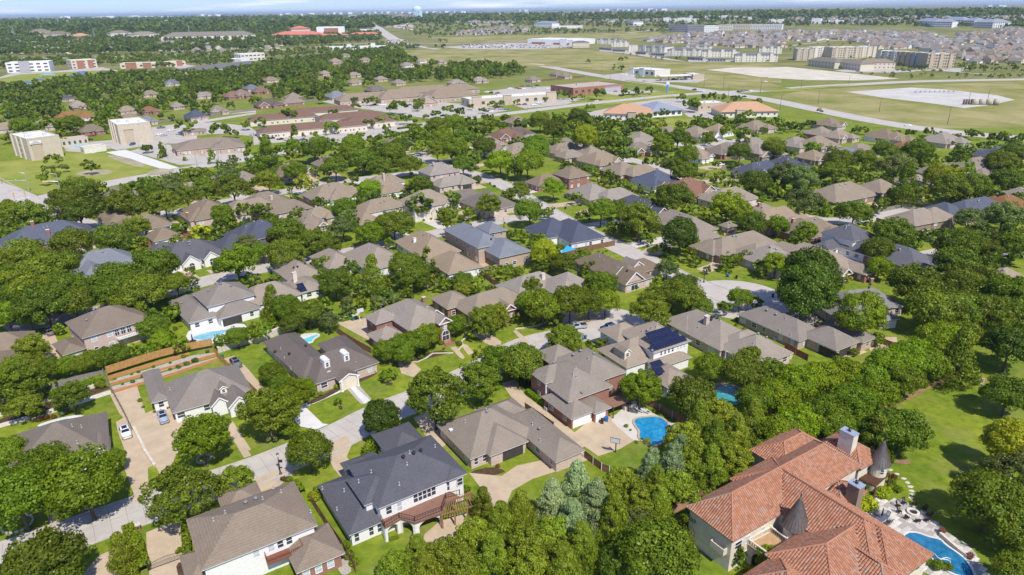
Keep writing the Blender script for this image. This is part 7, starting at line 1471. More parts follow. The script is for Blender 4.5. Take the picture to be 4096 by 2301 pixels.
wood('D', '1000 38 1400 36 1900 30 2576 26 2576 44 1900 50 1400 56 1040 60', 2600, 2, 7, 13, 'oodb')
wood('D', '1040 56 1500 50 2000 45 2576 40 2576 72 2100 66 1700 74 1300 66 1100 70', 1300, 1, 4.5, 7.5, 'oodb')
wood('D', '1000 66 1250 70 1500 78 1700 72 1690 84 1400 92 1200 100 1120 110 1060 96', 420, 1, 4, 6.5, 'oeb')
wood('D', '1380 84 1690 74 1680 82 1450 94 1180 100', 160, 1, 3, 5, 'oeb')
wood('D', '1700 95 2100 92 2576 110 2576 190 2250 170 2000 130 1750 120', 260, 1, 2.2, 3.6, 'obe')
wood('D', '2100 160 2576 165 2576 182 2300 185 2100 178', 80, 1, 2, 3.5, 'obe')
wood('D', '1950 255 2100 275 2250 300 2400 312 2400 325 2200 312 2050 285', 50, 0, 1.0, 2.2, 'oe')
wood('D', '2120 245 2400 255 2576 250 2576 300 2350 290 2150 265', 60, 0, .9, 1.8, 'oe')
wood('D', '2510 205 2576 208 2576 240 2500 236', 40, 0, 2, 3.4, 'oe')
wood('20', '850 595 1500 600 2470 600 2470 640 1500 650 900 640', 60, 0, 1.2, 2.6, 'oe')
wood('20', '880 500 1500 560 2470 590 2470 605 1500 585 900 520', 60, 1, 1.5, 2.8, 'oe')
wood('20', '1600 700 2470 760 2470 790 1600 740', 40, 0, .8, 1.6, 'oe')
wood('30', '380 405 1396 410 1396 430 760 432 560 420', 40, 1, 1.5, 2.6, 'oe')
wood('10', '1900 390 2080 395 2080 415 1900 412', 14, 1, 2, 3.2, 'o')
mass('distant_trees', far_items, 'mass of distant oaks and woods running out to the horizon')
hl = MB(); pr = []
for i in range(121):
    a = math.radians(140 - 100 * i / 120); hgt = 30 + 22 * (.5 + .5 * math.sin(i * .21 + 1.0)) * (.6 + .4 * math.sin(i * .047)) + 8 * math.sin(i * .6) + (60 if i > 100 else 0) * (i - 100) / 20 + (45 if i < 16 else 0) * (16 - i) / 16
    pr.append((a, max(34, hgt)))
vs = []
for a, h in pr:
    for r, z in ((13500, 40.0), (15500, h * .7 + 16), (17500, h + 4), (21000, 40.0)): vs.append((r * math.cos(a), r * math.sin(a), z))
hl.add(vs, [(i * 4 + j, i * 4 + j + 1, (i + 1) * 4 + j + 1, (i + 1) * 4 + j) for i in range(120) for j in range(3)])
tag(hl.build('hills', mat('far_hills', (0.045, 0.075, 0.03), .95, .3, .002, 8), None, True), kind='structure')
# ================================================================== cars
tyre = mat('tyre_rubber', (0.02, 0.02, 0.02), .85, .1); rimm = mat('wheel_rim', (0.45, 0.46, 0.48), .3, .05, metal=.7); cglass = mat('car_glass', (0.015, 0.018, 0.022), .05, .1, spec=.8)
CAR = {}
def car_meshes(kind):
    if kind in CAR: return CAR[kind]
    if kind == 'suv': st = [(-2.35, .45, .75, .82, .55, .8), (-2.25, .3, .95, 1.0, .82, .86), (-1.6, .25, 1.02, 1.1, .9, .9), (-1.0, .25, 1.05, 1.12, .93, .86), (-.45, .25, 1.05, 1.66, .94, .72), (.5, .25, 1.05, 1.72, .94, .72), (1.5, .25, 1.05, 1.68, .94, .70), (2.1, .3, 1.05, 1.2, .9, .84), (2.35, .4, .95, 1.0, .8, .8)]
    elif kind == 'truck': st = [(-2.9, .5, .8, .86, .6, .85), (-2.75, .35, 1.1, 1.12, .9, .9), (-1.5, .3, 1.15, 1.18, .96, .92), (-.9, .3, 1.15, 1.85, .97, .76), (.6, .3, 1.15, 1.88, .97, .76), (.95, .3, 1.15, 1.2, .97, .95), (1.0, .3, 1.15, 1.16, .97, .96), (2.75, .35, 1.15, 1.16, .96, .95), (2.9, .45, 1.05, 1.06, .9, .9)]
    else: st = [(-2.3, .4, .62, .68, .55, .78), (-2.15, .25, .78, .82, .82, .84), (-1.2, .22, .88, .92, .9, .88), (-.9, .22, .9, .95, .9, .84), (-.2, .22, .92, 1.4, .9, .66), (.8, .22, .92, 1.42, .9, .66), (1.5, .22, .92, 1.0, .9, .8), (2.15, .28, .88, .92, .84, .84), (2.3, .4, .75, .8, .7, .78)]
    b = MB(); vs = []
    for x, z0, zb, zt, wb, wt in st: vs += [(x, -wb * .96, z0), (x, -wb, zb * .62), (x, -wb * .98, zb), (x, -wt, zt), (x, wt, zt), (x, wb * .98, zb), (x, wb, zb * .62), (x, wb * .96, z0)]
    n = len(st); fs = [(i * 8 + j, i * 8 + (j + 1) % 8, (i + 1) * 8 + (j + 1) % 8, (i + 1) * 8 + j) for i in range(n - 1) for j in range(8)] + [tuple(range(7, -1, -1)), tuple(range((n - 1) * 8, n * 8))]
    b.add(vs, fs); body = b
    g = MB(); cab = [s_ for s_ in st if s_[3] - s_[2] > .4]; a, z = cab[0], cab[-1]; i0 = st.index(a); f_, r_ = st[i0 - 1], st[st.index(z) + 1]; e = .012
    for sd in (-1, 1):
        for p, q in zip(cab[:-1], cab[1:]):
            m_ = .06; g.add([(p[0] + m_, sd * (p[4] * .98 + e), p[2] + .04), (q[0] - m_, sd * (q[4] * .98 + e), q[2] + .04), (q[0] - m_, sd * (q[5] + .035 + e), q[3] - .1), (p[0] + m_, sd * (p[5] + .035 + e), p[3] - .1)], [(0, 1, 2, 3)])
    for c_, o_, s_ in ((a, f_, -1), (z, r_, 1)):
        lo = (o_[0] * .88 + c_[0] * .12, o_[3] * .88 + c_[3] * .12 + .02); hi = (o_[0] * .1 + c_[0] * .9, o_[3] * .1 + c_[3] * .9 + .02)
        g.add([(lo[0] + s_ * e, -o_[5] * .86, lo[1]), (lo[0] + s_ * e, o_[5] * .86, lo[1]), (hi[0] + s_ * e, c_[5] * .9, hi[1]), (hi[0] + s_ * e, -c_[5] * .9, hi[1])], [(0, 1, 2, 3)])
    glass_me = g.mesh('windows', cglass); roof = None
    sr_ = MB()
    if kind == 'suv': sr_.box(-.3, 1.0, -.48, .48, 1.705, 1.735)
    wl_ = MB(); nn = 14; R = .36 if kind != 'sedan' else .32
    def disc(rr, y0, y1):
        q = MB(); vs = [(rr * math.cos(2 * math.pi * k / nn), y, rr * math.sin(2 * math.pi * k / nn)) for y in (y0, y1) for k in range(nn)]
        q.add(vs, [(k, (k + 1) % nn, nn + (k + 1) % nn, nn + k) for k in range(nn)] + [tuple(range(nn)), tuple(range(2 * nn - 1, nn - 1, -1))]); return q
    CAR[kind] = (body, glass_me, disc(R, -.12, .12).mesh('tyre', tyre), disc(R * .6, -.135, .135).mesh('rim', rimm), st, R, sr_.mesh('sunroof', cglass) if kind == 'suv' else None); return CAR[kind]
BODY = {}
HL = MB().box(-.04, .04, -.2, .2, -.08, .08).mesh('lamp_clear', mat('headlamp', (0.7, 0.72, 0.75), .1, .05)); TLm = MB().box(-.04, .04, -.14, .14, -.14, .14).mesh('lamp_red', mat('tail_lamp', (0.35, 0.02, 0.02), .2, .1))
PAINT = {'white': (0.78, 0.78, 0.78), 'silver': (0.42, 0.44, 0.46), 'grey': (0.16, 0.165, 0.17), 'black': (0.018, 0.018, 0.02), 'blue': (0.05, 0.10, 0.22), 'red': (0.30, 0.02, 0.02), 'tan': (0.32, 0.28, 0.2), 'lblue': (0.33, 0.38, 0.46)}
def car(kind, P, rz, col, label=None, what=None, detail=True, group='parked cars'):
    body, gm_, ty, rm, st, R, sr_ = car_meshes(kind); key = (kind, col)
    if key not in BODY: BODY[key] = body.mesh('car_body', mat('car_paint_' + col, PAINT[col], .22, .03, spec=.6), True)
    o = thing({'suv': 'parked_suv', 'truck': 'pickup_truck', 'sedan': 'parked_car'}[kind], P, rz); (tag(o, label, 'car', group) if label else later(o, what or ('%s %s' % (col.replace('lblue', 'pale blue'), {'suv': 'suv', 'truck': 'pickup truck', 'sedan': 'saloon car'}[kind])), 'car', group))
    link('body', BODY[key], o); link('windows', gm_, o)
    if detail:
        if sr_: link('sunroof', sr_, o)
        xs = (st[0][0] + .85, st[-1][0] - .85)
        for x in xs:
            for y in (-.82, .82): w = link('wheel', ty, o, (x, y, R)); link('rim', rm, w)
        for y in (-.6, .6): link('headlight', HL, o, (st[0][0] + .06, y, st[0][2] - .02)); link('tail_light', TLm, o, (st[-1][0] - .0, y * 1.05, st[-1][2] - .05))
        if kind == 'truck': MB().box(1.05, 2.7, -.8, .8, 1.165, 1.18).build('truck_bed', dark(), o)
    return o
def carpx(kind, k, x, y, ang, col, label=None, **kw): return car(kind, G(k, x, y), math.radians(ang), col, label, **kw)
carpx('suv', '03', 1215, 95, -54 + 180, 'white', 'white suv with glass sunroof parked on the bottom-left tan drive')
carpx('suv', '02', 1575, 1335, -56 + 180, 'lblue', 'silver-blue suv parked in front of the white house with tiny dormer')
carpx('suv', '02', 2275, 810, -50 + 180, 'grey', 'grey suv on the narrow drive below the limestone wall')
carpx('sedan', '02', 485, 505, -48, 'grey', 'dark saloon in the shade on the curved left driveway')
carpx('truck', '22', 620, 455, 12, 'silver', 'silver pickup truck parked on the near street under the oaks')
carpx('suv', '22', 930, 465, 28, 'blue', 'dark blue suv parked on the near street behind the solar house')
carpx('suv', '11', 625, 618, 120, 'white', 'white van-like suv beside the brown fence left of centre')
carpx('suv', '11', 1952, 655, -50, 'white', 'white suv on the drive of the cream house with twin cypresses')
carpx('truck', '21', 2000, 250, 20, 'white', 'white pickup truck outside the white garage in the upper middle')
carpx('sedan', '11', 2030, 1255, 20, 'white', 'white car half hidden beside the teal pool')
carpx('sedan', '11', 570, 360, 30, 'black', 'black car under the oaks on the upper street')
carpx('sedan', '20', 1985, 1360, 10, 'white', 'white car in front of the white gabled house near the clinic')
carpx('suv', '01', 1280, 50, 80, 'blue', 'blue suv in front of the second hotel')
carpx('suv', '01', 455, 615, -40, 'black', 'black suv turning at the avenue crossing')
carpx('sedan', '01', 550, 700, -40, 'black', 'black car in the tree shade by the avenue')
carpx('sedan', '01', 1290, 1100, -40, 'grey', 'dark car hidden beside the brown fence at left')
LOTS = [('00', [(1555, 1240, 30, 'grey', 't'), (1655, 1265, 25, 'white', 't'), (1535, 1305, 25, 'white', 's'), (1580, 1315, 25, 'lblue', 's'), (1750, 1285, 25, 'blue', 's'), (890, 1315, 30, 'red', 's'), (860, 1355, 30, 'black', 's'), (2440, 1305, 30, 'lblue', 's'), (830, 1170, 40, 'white', 's'), (410, 560, 10, 'white', 's'), (1000, 545, 10, 'white', 's'), (70, 550, 10, 'black', 's'), (230, 562, 10, 'white', 's'), (1100, 545, 10, 'white', 's'), (1440, 540, 10, 'silver', 's')]),
        ('10', [(20, 1310, 30, 'black', 's'), (150, 1340, 30, 'black', 's'), (235, 1350, 30, 'black', 's'), (305, 1358, 30, 'lblue', 's'), (440, 1357, 30, 'blue', 's'), (815, 1272, 10, 'white', 'v'), (315, 1305, 40, 'white', 't'), (1140, 1018, 10, 'black', 'v'), (1200, 1018, 10, 'white', 's'), (1235, 1020, 10, 'white', 's'), (1480, 1018, 10, 'blue', 's'), (1680, 1012, 10, 'red', 'v'), (1270, 1265, 20, 'black', 's'), (2225, 895, 10, 'white', 'v'), (2268, 900, 10, 'black', 'v'), (2330, 905, 10, 'red', 'v'), (2320, 1040, 15, 'red', 'v'), (2365, 1060, 15, 'lblue', 't'), (2420, 1062, 15, 'blue', 's'), (2240, 1080, 10, 'black', 's'), (2270, 1082, 10, 'white', 's'), (1805, 1120, 10, 'black', 's'), (2450, 860, 20, 'white', 't')]),
        ('20', [(95, 835, 10, 'red', 's'), (45, 855, 10, 'black', 's'), (75, 862, 10, 'red', 's'), (110, 860, 10, 'white', 's'), (150, 832, 10, 'blue', 's'), (180, 835, 10, 'grey', 's'), (210, 850, 10, 'lblue', 's'), (240, 828, 10, 'black', 's'), (345, 860, 10, 'white', 'v'), (390, 858, 10, 'white', 'v'), (410, 858, 10, 'silver', 's'), (265, 975, 20, 'lblue', 's'), (260, 995, 20, 'white', 't'), (400, 955, 20, 'blue', 's'), (420, 957, 20, 'white', 's'), (65, 1015, 20, 'red', 's'), (120, 1012, 20, 'black', 's'), (215, 1020, 20, 'white', 't'), (265, 1008, 20, 'silver', 's'), (995, 888, 10, 'red', 's'), (1040, 880, 10, 'black', 's'), (1165, 880, 0, 'grey', 's'), (815, 983, -20, 'white', 's'), (1280, 788, -10, 'silver', 't'), (1760, 872, -10, 'black', 'v'), (1835, 885, -15, 'white', 's'), (2190, 892, 170, 'black', 'v'), (2225, 885, 170, 'blue', 's'), (2265, 880, 170, 'grey', 's'), (2305, 885, 170, 'white', 's'), (2130, 937, -20, 'black', 's'), (2240, 937, -20, 'black', 's'), (2085, 1000, 60, 'red', 's'), (2445, 793, 0, 'white', 's'), (1750, 583, 0, 'red', 's'), (1060, 722, 10, 'white', 's'), (1100, 728, 10, 'white', 's'), (1170, 740, 10, 'white', 'v'), (1265, 745, 10, 'silver', 's'), (1560, 770, 10, 'black', 't'), (1680, 765, 10, 'white', 's'), (1705, 768, 10, 'white', 'v'), (1620, 755, 10, 'blue', 's')]),
        ('30', [(762, 688, -15, 'white', 's'), (705, 385, 10, 'black', 's'), (740, 388, 10, 'blue', 's'), (765, 386, 10, 'grey', 's'), (905, 380, 10, 'white', 's'), (630, 394, 10, 'silver', 's'), (490, 392, 10, 'red', 's'), (850, 388, 10, 'tan', 's'), (975, 382, 10, 'silver', 's')])]
for k, L_ in LOTS:
    for x, y, a, col, t in L_: carpx({'s': 'sedan', 't': 'truck', 'v': 'suv'}[t], k, x, y, a, col, detail=(k == '00' and y > 1200) or (k == '10' and y > 1250))
fc = MB(); cols = [mat('car_paint_' + c, PAINT[c], .22, .03, spec=.6) for c in PAINT]
for i in range(330):
    P = G('20', random.uniform(-480, 560), random.uniform(425, 470)) if i < 250 else G('10', random.uniform(1250, 1460), random.uniform(385, 430))
    if not clear(P.x, P.y) and i < 0: continue
    a = random.choice((.4, 1.97)); R = Matrix.Translation((P.x, P.y, P.z + .06)) @ Matrix.Rotation(a, 4, 'Z'); b = MB().box(-2.2, 2.2, -.9, .9, .2, .85); b.box(-1.0, 1.5, -.75, .75, .85, 1.5); fc.add([R @ Vector(v) for v in b.v], b.f, random.randrange(len(cols)))
tag(fc.build('distant_cars', cols), 'crowd of parked cars around the superstore and the far avenue', 'cars', kind='stuff')
# ================================================================== street furniture
lampm = mat('lamp_post_black', (0.025, 0.025, 0.03), .4, .1)
def lamp(k, x, y, label, h=4.6, lantern=True):
    o = thing('street_lamp', G(k, x, y), 0, label, 'street lamp'); MB().lathe([(.28, 0), (.28, .3), (.14, .45), (.10, .9), (.08, h - .7)], 8).build('post', lampm, o)
    MB().lathe([(.1, h - .7), (.22, h - .55), (.24, h - .1)], 8).build('lantern', mat('lantern_glass', (0.7, 0.72, 0.7), .15, .05), o); MB().lathe([(.3, h - .1), (.08, h + .12), (.03, h + .3)], 8).build('cap', lampm, o)
    q = MB(); q.box(-.04, .7, -.03, .03, h - 1.4, h - 1.34); q.box(.1, .7, -.02, .02, h - 1.95, h - 1.45); q.build('street_sign', lampm, o); return o
lamp('13', 238, 475, 'black lantern street lamp with sign blade by the near street'); lamp('21', 1850, 1375, 'black street lamp with sign at the turning circle'); lamp('11', 2392, 850, 'thin street lamp on the side street near the blue-grey house', 3.8)
galv = mat('galvanised_steel', (0.42, 0.44, 0.46), .4, .1, metal=.5)
def pole(k, x, y, h, what, arms=0, m=None, name='light_pole', r=.12):
    o = thing(name, G(k, x, y), random.uniform(-.3, .6)); later(o, what, 'pole', 'poles along the roads'); MB().lathe([(r * 1.4, 0), (r, h * .5), (r * .7, h)], 8).build('pole_shaft', m or galv, o)
    for i in range(arms): MB().beam((0, 0, h - .1 - i * 1.2), ((1.8 if i % 2 == 0 else -1.8), 0, h + .1 - i * 1.2), .1).build('arm', m or galv, o)
    if arms: MB().box(1.5, 2.3, -.15, .15, h + .02, h + .14).build('lamp_head', dark(), o)
    return o
for k, x, y, h in (('01', 1620, 185, 9), ('01', 1905, 260, 9), ('01', 2110, 190, 9), ('01', 1350, 105, 8), ('10', 1140, 1290, 8), ('10', 665, 1300, 8), ('10', 110, 1410, 8), ('10', 1290, 1100, 8), ('10', 1730, 1150, 8), ('20', 150, 1075, 8), ('20', 715, 1000, 9), ('20', 1275, 970, 9), ('20', 1535, 1000, 9), ('20', 1650, 825, 9), ('20', 1735, 880, 9), ('20', 1210, 765, 9), ('20', 125, 840, 8), ('20', 425, 820, 8), ('20', 285, 835, 8), ('10', 2330, 600, 10), ('20', 1050, 790, 9), ('20', 1195, 840, 9)):
    pole(k, x, y, h, 'tall grey lamp pole', 1)
wood_p = mat('utility_pole_wood', (0.17, 0.12, 0.085), .9, .2)
for k, x, y, h in (('20', 1850, 850, 15), ('20', 2035, 878, 15), ('20', 865, 715, 13), ('20', 2085, 945, 12), ('20', 2395, 900, 14), ('20', 945, 770, 12), ('30', 272, 568, 12), ('30', 605, 612, 11), ('30', 978, 680, 12), ('30', 65, 598, 12), ('30', 1090, 570, 10), ('30', 1200, 535, 8), ('30', 440, 462, 9), ('30', 180, 482, 9), ('30', 1045, 430, 11), ('10', 1900, 345, 22), ('10', 1450, 370, 26), ('20', 385, 315, 26), ('20', 790, 300, 28), ('00', 580, 545, 14), ('00', 1175, 525, 14), ('00', 1720, 510, 14), ('00', 2255, 495, 14)):
    pole(k, x, y, h, 'brown utility pole', 2, wood_p, 'utility_pole', .16)
for k, x, y, h in (('00', 145, 370, 34), ('00', 920, 390, 30), ('00', 430, 265, 40), ('00', 570, 260, 40), ('10', 2445, 340, 34), ('20', 2095, 250, 36), ('20', 1515, 250, 34), ('20', 1895, 190, 50), ('00', 1835, 355, 34), ('00', 2320, 360, 34)):
    o = thing('transmission_tower', G(k, x, y), 0); later(o, 'slim grey transmission tower', 'pylon', 'pylons on the skyline'); b = MB(); h_ = h
    for sx in (-1, 1):
        for sy in (-1, 1): b.beam((sx * h * .08, sy * h * .08, 0), (sx * .4, sy * .4, h_), .35)
    for q in range(6): z = h * q / 6; w = h * .08 * (1 - q / 6) + .4; b.beam((-w, -w, z), (w, w * .8, z + h / 6), .25); b.beam((w, -w, z), (-w, w * .8, z + h / 6), .25)
    b.build('lattice', galv, o); a = MB()
    for z in (.72, .84, .96): a.beam((-h * .1, 0, h * z), (h * .1, 0, h * z), .4)
    a.build('cross_arm', galv, o)
yel = mat('signal_yellow', (0.60, 0.34, 0.03), .5, .05); grn = mat('street_sign_green', (0.02, 0.30, 0.17), .5, .05)
for k, x, y, ang, L_, label, heads, sgn in (('01', 285, 500, 197, 9.5, 'grey traffic signal mast with green street sign at the left crossing', (.45, .95), .25), ('01', 590, 510, 205, 6.5, 'second traffic signal mast nearer the vacant lot corner', (.45, .7, .95), None)):
    o = thing('traffic_signal', G(k, x, y), math.radians(ang), label, 'traffic light', 'signals at the crossing'); MB().lathe([(.18, 0), (.15, 5.5), (.1, 9)], 8).build('mast', galv, o); MB().tube([(0, 0, 5.6), (L_ * .5, 0, 6.1), (L_, 0, 6.2)], [.12, .1, .07], 6).build('mast_arm', galv, o); MB().tube([(0, 0, 9), (1.2, 0, 9.6), (2.6, 0, 9.7)], .06, 6).build('lamp_arm', galv, o)
    for t in heads:
        hd = MB().box(L_ * t - .2, L_ * t + .2, -.2, .2, 5.5, 6.7).build('signal_head', yel, o)
        for i, c in enumerate(((0.4, 0.02, 0.02), (0.4, 0.25, 0.02), (0.02, 0.25, 0.08))): MB().lathe([(.13, 0), (.13, .05)], 10).build('signal_lens', mat('lens_%d' % i, c, .3), hd).location = (L_ * t, -.0, 5.75 + .4 * i)
    if sgn: MB().box(L_ * .2, L_ * .6, -.05, .05, 5.5, 6.15).build('street_sign', grn, o)
for i, (x, y) in enumerate(((255, 585), (150, 600), (15, 425))): 
    o = thing('traffic_signal', G('01', x, y), 0.3, '%s signal post standing in the crossing' % ('yellow-headed', 'second yellow-headed', 'third yellow-headed')[i], 'traffic light', 'signals at the crossing'); MB().lathe([(.12, 0), (.1, 4.0)], 8).build('post', galv, o); MB().box(-.25, .25, -.2, .2, 3.0, 4.4).build('signal_head', yel, o)
o = thing('pylon_sign', G('20', 1497, 895), .2, 'tall blue and white roadside sign by the drugstore', 'sign'); MB().box(-.8, .8, -.4, .4, 0, 8).build('sign_pillar', mat('sign_blue', (0.10, 0.25, 0.50), .5), o); MB().box(-1.6, 1.6, -.45, .45, 8, 10.5).build('sign_head', mat('sign_pale', (0.60, 0.68, 0.78), .5), o)
# ================================================================== basketball boards, goal, play set
def hoop(k, x, y, rz, label, h=3.05, m=None):
    o = thing('basketball_hoop', G(k, x, y), rz, label, 'basketball hoop'); m = m or lampm
    MB().box(-.09, .09, -.09, .09, 0, 2.7).build('pole', m, o); a = MB(); a.beam((0, 0, 2.5), (0, -1.0, 3.4), .1); a.beam((0, 0, 2.0), (0, -1.0, 2.95), .08); a.build('arm', m, o)
    bd = MB(); bd.box(-.9, .9, -1.1, -1.06, 2.9, 3.95, 1); 
    for q in ((-.92, -.86, 2.88, 3.98), (.86, .92, 2.88, 3.98)): bd.box(q[0], q[1], -1.12, -1.04, q[2], q[3], 0)
    bd.box(-.86, .86, -1.12, -1.04, 2.88, 2.94, 0); bd.box(-.86, .86, -1.12, -1.04, 3.92, 3.98, 0); bo_ = bd.build('backboard', [m, mat('acrylic_board', (0.60, 0.62, 0.64), .2, .05)], o)
    rr = MB(); rr.tube([(.23 * math.cos(t * math.pi / 6), -1.45 + .23 * math.sin(t * math.pi / 6), 3.05) for t in range(13)], .02, 5); rr.beam((0, -1.1, 3.05), (0, -1.24, 3.05), .06); rr.build('rim', mat('rim_orange', (0.5, 0.12, 0.02), .5), bo_); return o
hoop('23', 997, 265, math.radians(-20), 'black-framed basketball hoop at the lawn edge of the wide driveway'); hoop('12', 1000, 378, math.radians(35), 'white basketball board behind the red brick house', m=white())
o = thing('soccer_goal', G('32', 1990, 995), math.radians(-42), 'white soccer goal on the big lawn at right', 'goal'); b = MB()
for a, c in (((-1.5, 0, 0), (-1.5, 0, 2)), ((1.5, 0, 0), (1.5, 0, 2)), ((-1.5, 0, 2), (1.5, 0, 2)), ((-1.5, 0, 2), (-1.5, 1.2, 0)), ((1.5, 0, 2), (1.5, 1.2, 0)), ((-1.5, 1.2, 0.03), (1.5, 1.2, 0.03))): MB().beam(a, c, .1).build('goal_post', white(), o)
o = thing('play_set', G('12', 2120, 75), .6, 'wooden play tower with green slide behind the long brick house', 'play set'); MB().box(-.8, .8, -.8, .8, 1.3, 1.45).build('platform', redwood, o)
for x in (-.75, .75):
    for y in (-.75, .75): MB().box(x - .06, x + .06, y - .06, y + .06, 0, 2.4).build('post', redwood, o)
MB().beam((.8, 0, 1.4), (3.2, 0, .15), .5, .08).build('slide', mat('slide_green', (0.08, 0.33, 0.25), .4), o); MB().beam((-.8, 0, 2.4), (-3.4, 0, 2.4), .1).build('swing_beam', redwood, o)
for y in (-.6, .6): MB().beam((-3.4, 0, 2.4), (-3.6, y, 0), .08).build('swing_leg', redwood, o)
P = [G('21', x, y, z) for x, y, z in ((530, 1020, 4.2), (620, 1055, 2.4), (470, 1090, 2.4))]; c0 = sum(P, Vector()) / 3; c0.z = 0
o = thing('shade_sail', c0, 0, 'bright blue triangular shade sail beside the navy roof', 'shade sail'); b = MB(); q = [p - c0 for p in P]; n = [v - Vector((0, 0, .03)) for v in q]; b.add(q + n, [(0, 1, 2), (5, 4, 3), (0, 3, 4, 1), (1, 4, 5, 2), (2, 5, 3, 0)]); b.build('canvas', mat('sail_blue', (0.03, 0.34, 0.75), .7, .05), o)
for v in q: MB().lathe([(.06, 0), (.05, v.z)], 8, (v.x, v.y)).build('post', galv, o)
o = thing('water_slide', G('31', 870, 1275), .4, 'curling pale blue pool slide near the grey roof at right', 'slide'); MB().tube([(0, 0, 1.9), (1.2, .4, 1.6), (2.0, 1.4, 1.1), (1.6, 2.4, .6), (.6, 2.8, .25)], .38, 8).build('chute', mat('slide_blue', (0.25, 0.55, 0.70), .3), o)
for x, y, h in ((0, 0, 1.6), (2.0, 1.4, .9)): MB().lathe([(.08, 0), (.08, h)], 6, (x, y)).build('support', galv, o)
# ================================================================== timber pergola beside the deck
cedar = mat('cedar_beam', (0.30, 0.15, 0.07), .75, .2, 2.0, scl=(1, 6, 1)); pgv = [G('13', x, y, 3.0) for x, y in ((1790, 860), (2155, 760), (2075, 655), (1840, 735))]; c0 = sum(pgv, Vector()) / 4; c0.z = 0
T = thing('pergola', c0, 0, 'open cedar pergola on posts beside the brown deck of the slate house', 'pergola'); q = [p - c0 for p in pgv]; e1 = (q[1] - q[0]); e2 = (q[2] - q[1]); e2f = (q[3] - q[0])
for t in (0, .33, .66, 1): p = q[0] + e1 * t; MB().box(p.x - .13, p.x + .13, p.y - .13, p.y + .13, 0, 2.75).build('post', cedar, T)
for t in (.3, 1): p = q[3] + (q[2] - q[3]) * t; MB().box(p.x - .13, p.x + .13, p.y - .13, p.y + .13, 0, 2.75).build('post', cedar, T)
for a, c in ((q[0], q[1]), (q[3], q[2])): MB().beam(Vector((a.x, a.y, 2.87)), Vector((c.x, c.y, 2.87)), .14, .24).build('beam', cedar, T)
for i in range(15): t = i / 14; a, c = q[0] + (q[1] - q[0]) * t, q[3] + (q[2] - q[3]) * t; d = (c - a).normalized() * .4; MB().beam((a.x - d.x, a.y - d.y, 3.08), (c.x + d.x, c.y + d.y, 3.08), .09, .17).build('rafter', cedar, T)
# ================================================================== fences
def fence(k, s_, h, m, label, step=2.4, z=0.0, postm=None, cap=True):
    p = resample(gpts(k, s_), step); c = sum(p, Vector((0, 0))) / len(p); o = thing('fence', (c.x, c.y, 0), 0, label, 'fence', 'timber yard fences') if label else thing('fence', (c.x, c.y, 0), 0)
    if not label: later(o, 'timber board fence', 'fence', 'timber yard fences')
    pm = postm or m; pme = MB().box(-.07, .07, -.07, .07, 0, h + .08).mesh('post', pm); pan = MB(); n = 14
    for i in range(n): pan.box(i / n + .002, (i + 1) / n - .002, -.012 - .006 * (i % 2), .012, .06, h - random.uniform(0, .02))
    pan.box(0, 1, .02, .06, .35, .43); pan.box(0, 1, .02, .06, h - .4, h - .32); pan = pan.mesh('panel', m)
    for i in range(len(p)):
        link('post', pme, o, (p[i].x - c.x, p[i].y - c.y, z))
        if i < len(p) - 1: d = p[i + 1] - p[i]; link('panel', pan, o, (p[i].x - c.x, p[i].y - c.y, z), math.atan2(d.y, d.x), (d.length, 1, 1))
    return o
f_gold = mat('fence_golden', (0.42, 0.235, 0.075), .8, .15, 1.5, scl=(3, 3, .5)); f_brown = mat('fence_brown', (0.20, 0.11, 0.06), .85, .2, 1.5, scl=(3, 3, .5)); f_grey = mat('fence_grey', (0.23, 0.205, 0.18), .9, .2, 1.5, scl=(3, 3, .5)); f_red = mat('fence_red', (0.24, 0.10, 0.055), .85, .2, 1.5, scl=(3, 3, .5))
fence('02', '1040 925 1300 840 1560 760 1840 690 2050 650', 2.0, f_gold, 'new golden cedar fence above the timber terraces at left', z=.9)
fence('02', '2060 680 2110 760 2230 870 2480 1110', 1.9, f_gold, 'golden board fence between the white house and the narrow drive')
fence('02', '1005 900 1060 1030 1130 1160 1210 1310 1270 1440', 1.7, f_grey, 'grey board fence between lawn and tan drive at left')
fence('02', '-40 1180 200 1110 480 1050 740 975 1005 915', 1.7, f_grey, 'weathered grey fence behind the long clipped hedge')
fence('13', '545 770 680 980 830 1190 965 1430', 1.9, f_brown, 'tall brown fence between the balcony house and the slate house')
fence('23', '690 310 780 380 860 440 935 470', 1.7, f_brown, 'brown fence with pale posts below the garage wing of the carport house', postm=conc_l)
fence('22', '125 1230 215 1290 300 1350 400 1420', 1.6, f_brown, 'dark brown fence beside the narrow tan drive of the carport house')
fence('22', '1290 1190 1420 1250 1540 1320 1680 1390 1780 1430', 1.7, f_brown, 'brown fence curving behind the bright blue pool', postm=conc_l)
fence('12', '780 500 870 560 1000 640 1110 700', 1.8, f_brown, 'brown fence behind the white wall of the dormer house')
fence('11', '1650 1430 1740 1400 1900 1370 2090 1300 2330 1250', 1.8, f_grey, 'grey open-rail fence around the teal pool yard')
fence('11', '2170 1310 2280 1390 2400 1450', 1.8, f_brown, 'brown fence beside the play set lawn'); fence('11', '1990 1060 2120 1130 2320 1250', 1.8, f_brown, 'brown fence along the blue-grey two-storey house'); fence('11', '360 560 440 600 560 670', 1.9, f_brown, 'brown fence along the narrow drive with the white van')
fence('21', '490 1110 640 1090 840 1050 990 1020', 2.0, f_brown, 'brown board fence around the blue sail yard'); fence('21', '880 440 960 430 1040 410', 2.0, f_red, 'reddish fence end behind the white garage of the long street'); fence('21', '1050 440 1150 490 1330 550', 1.6, f_grey, 'grey wire and board fence behind the navy hip roof')
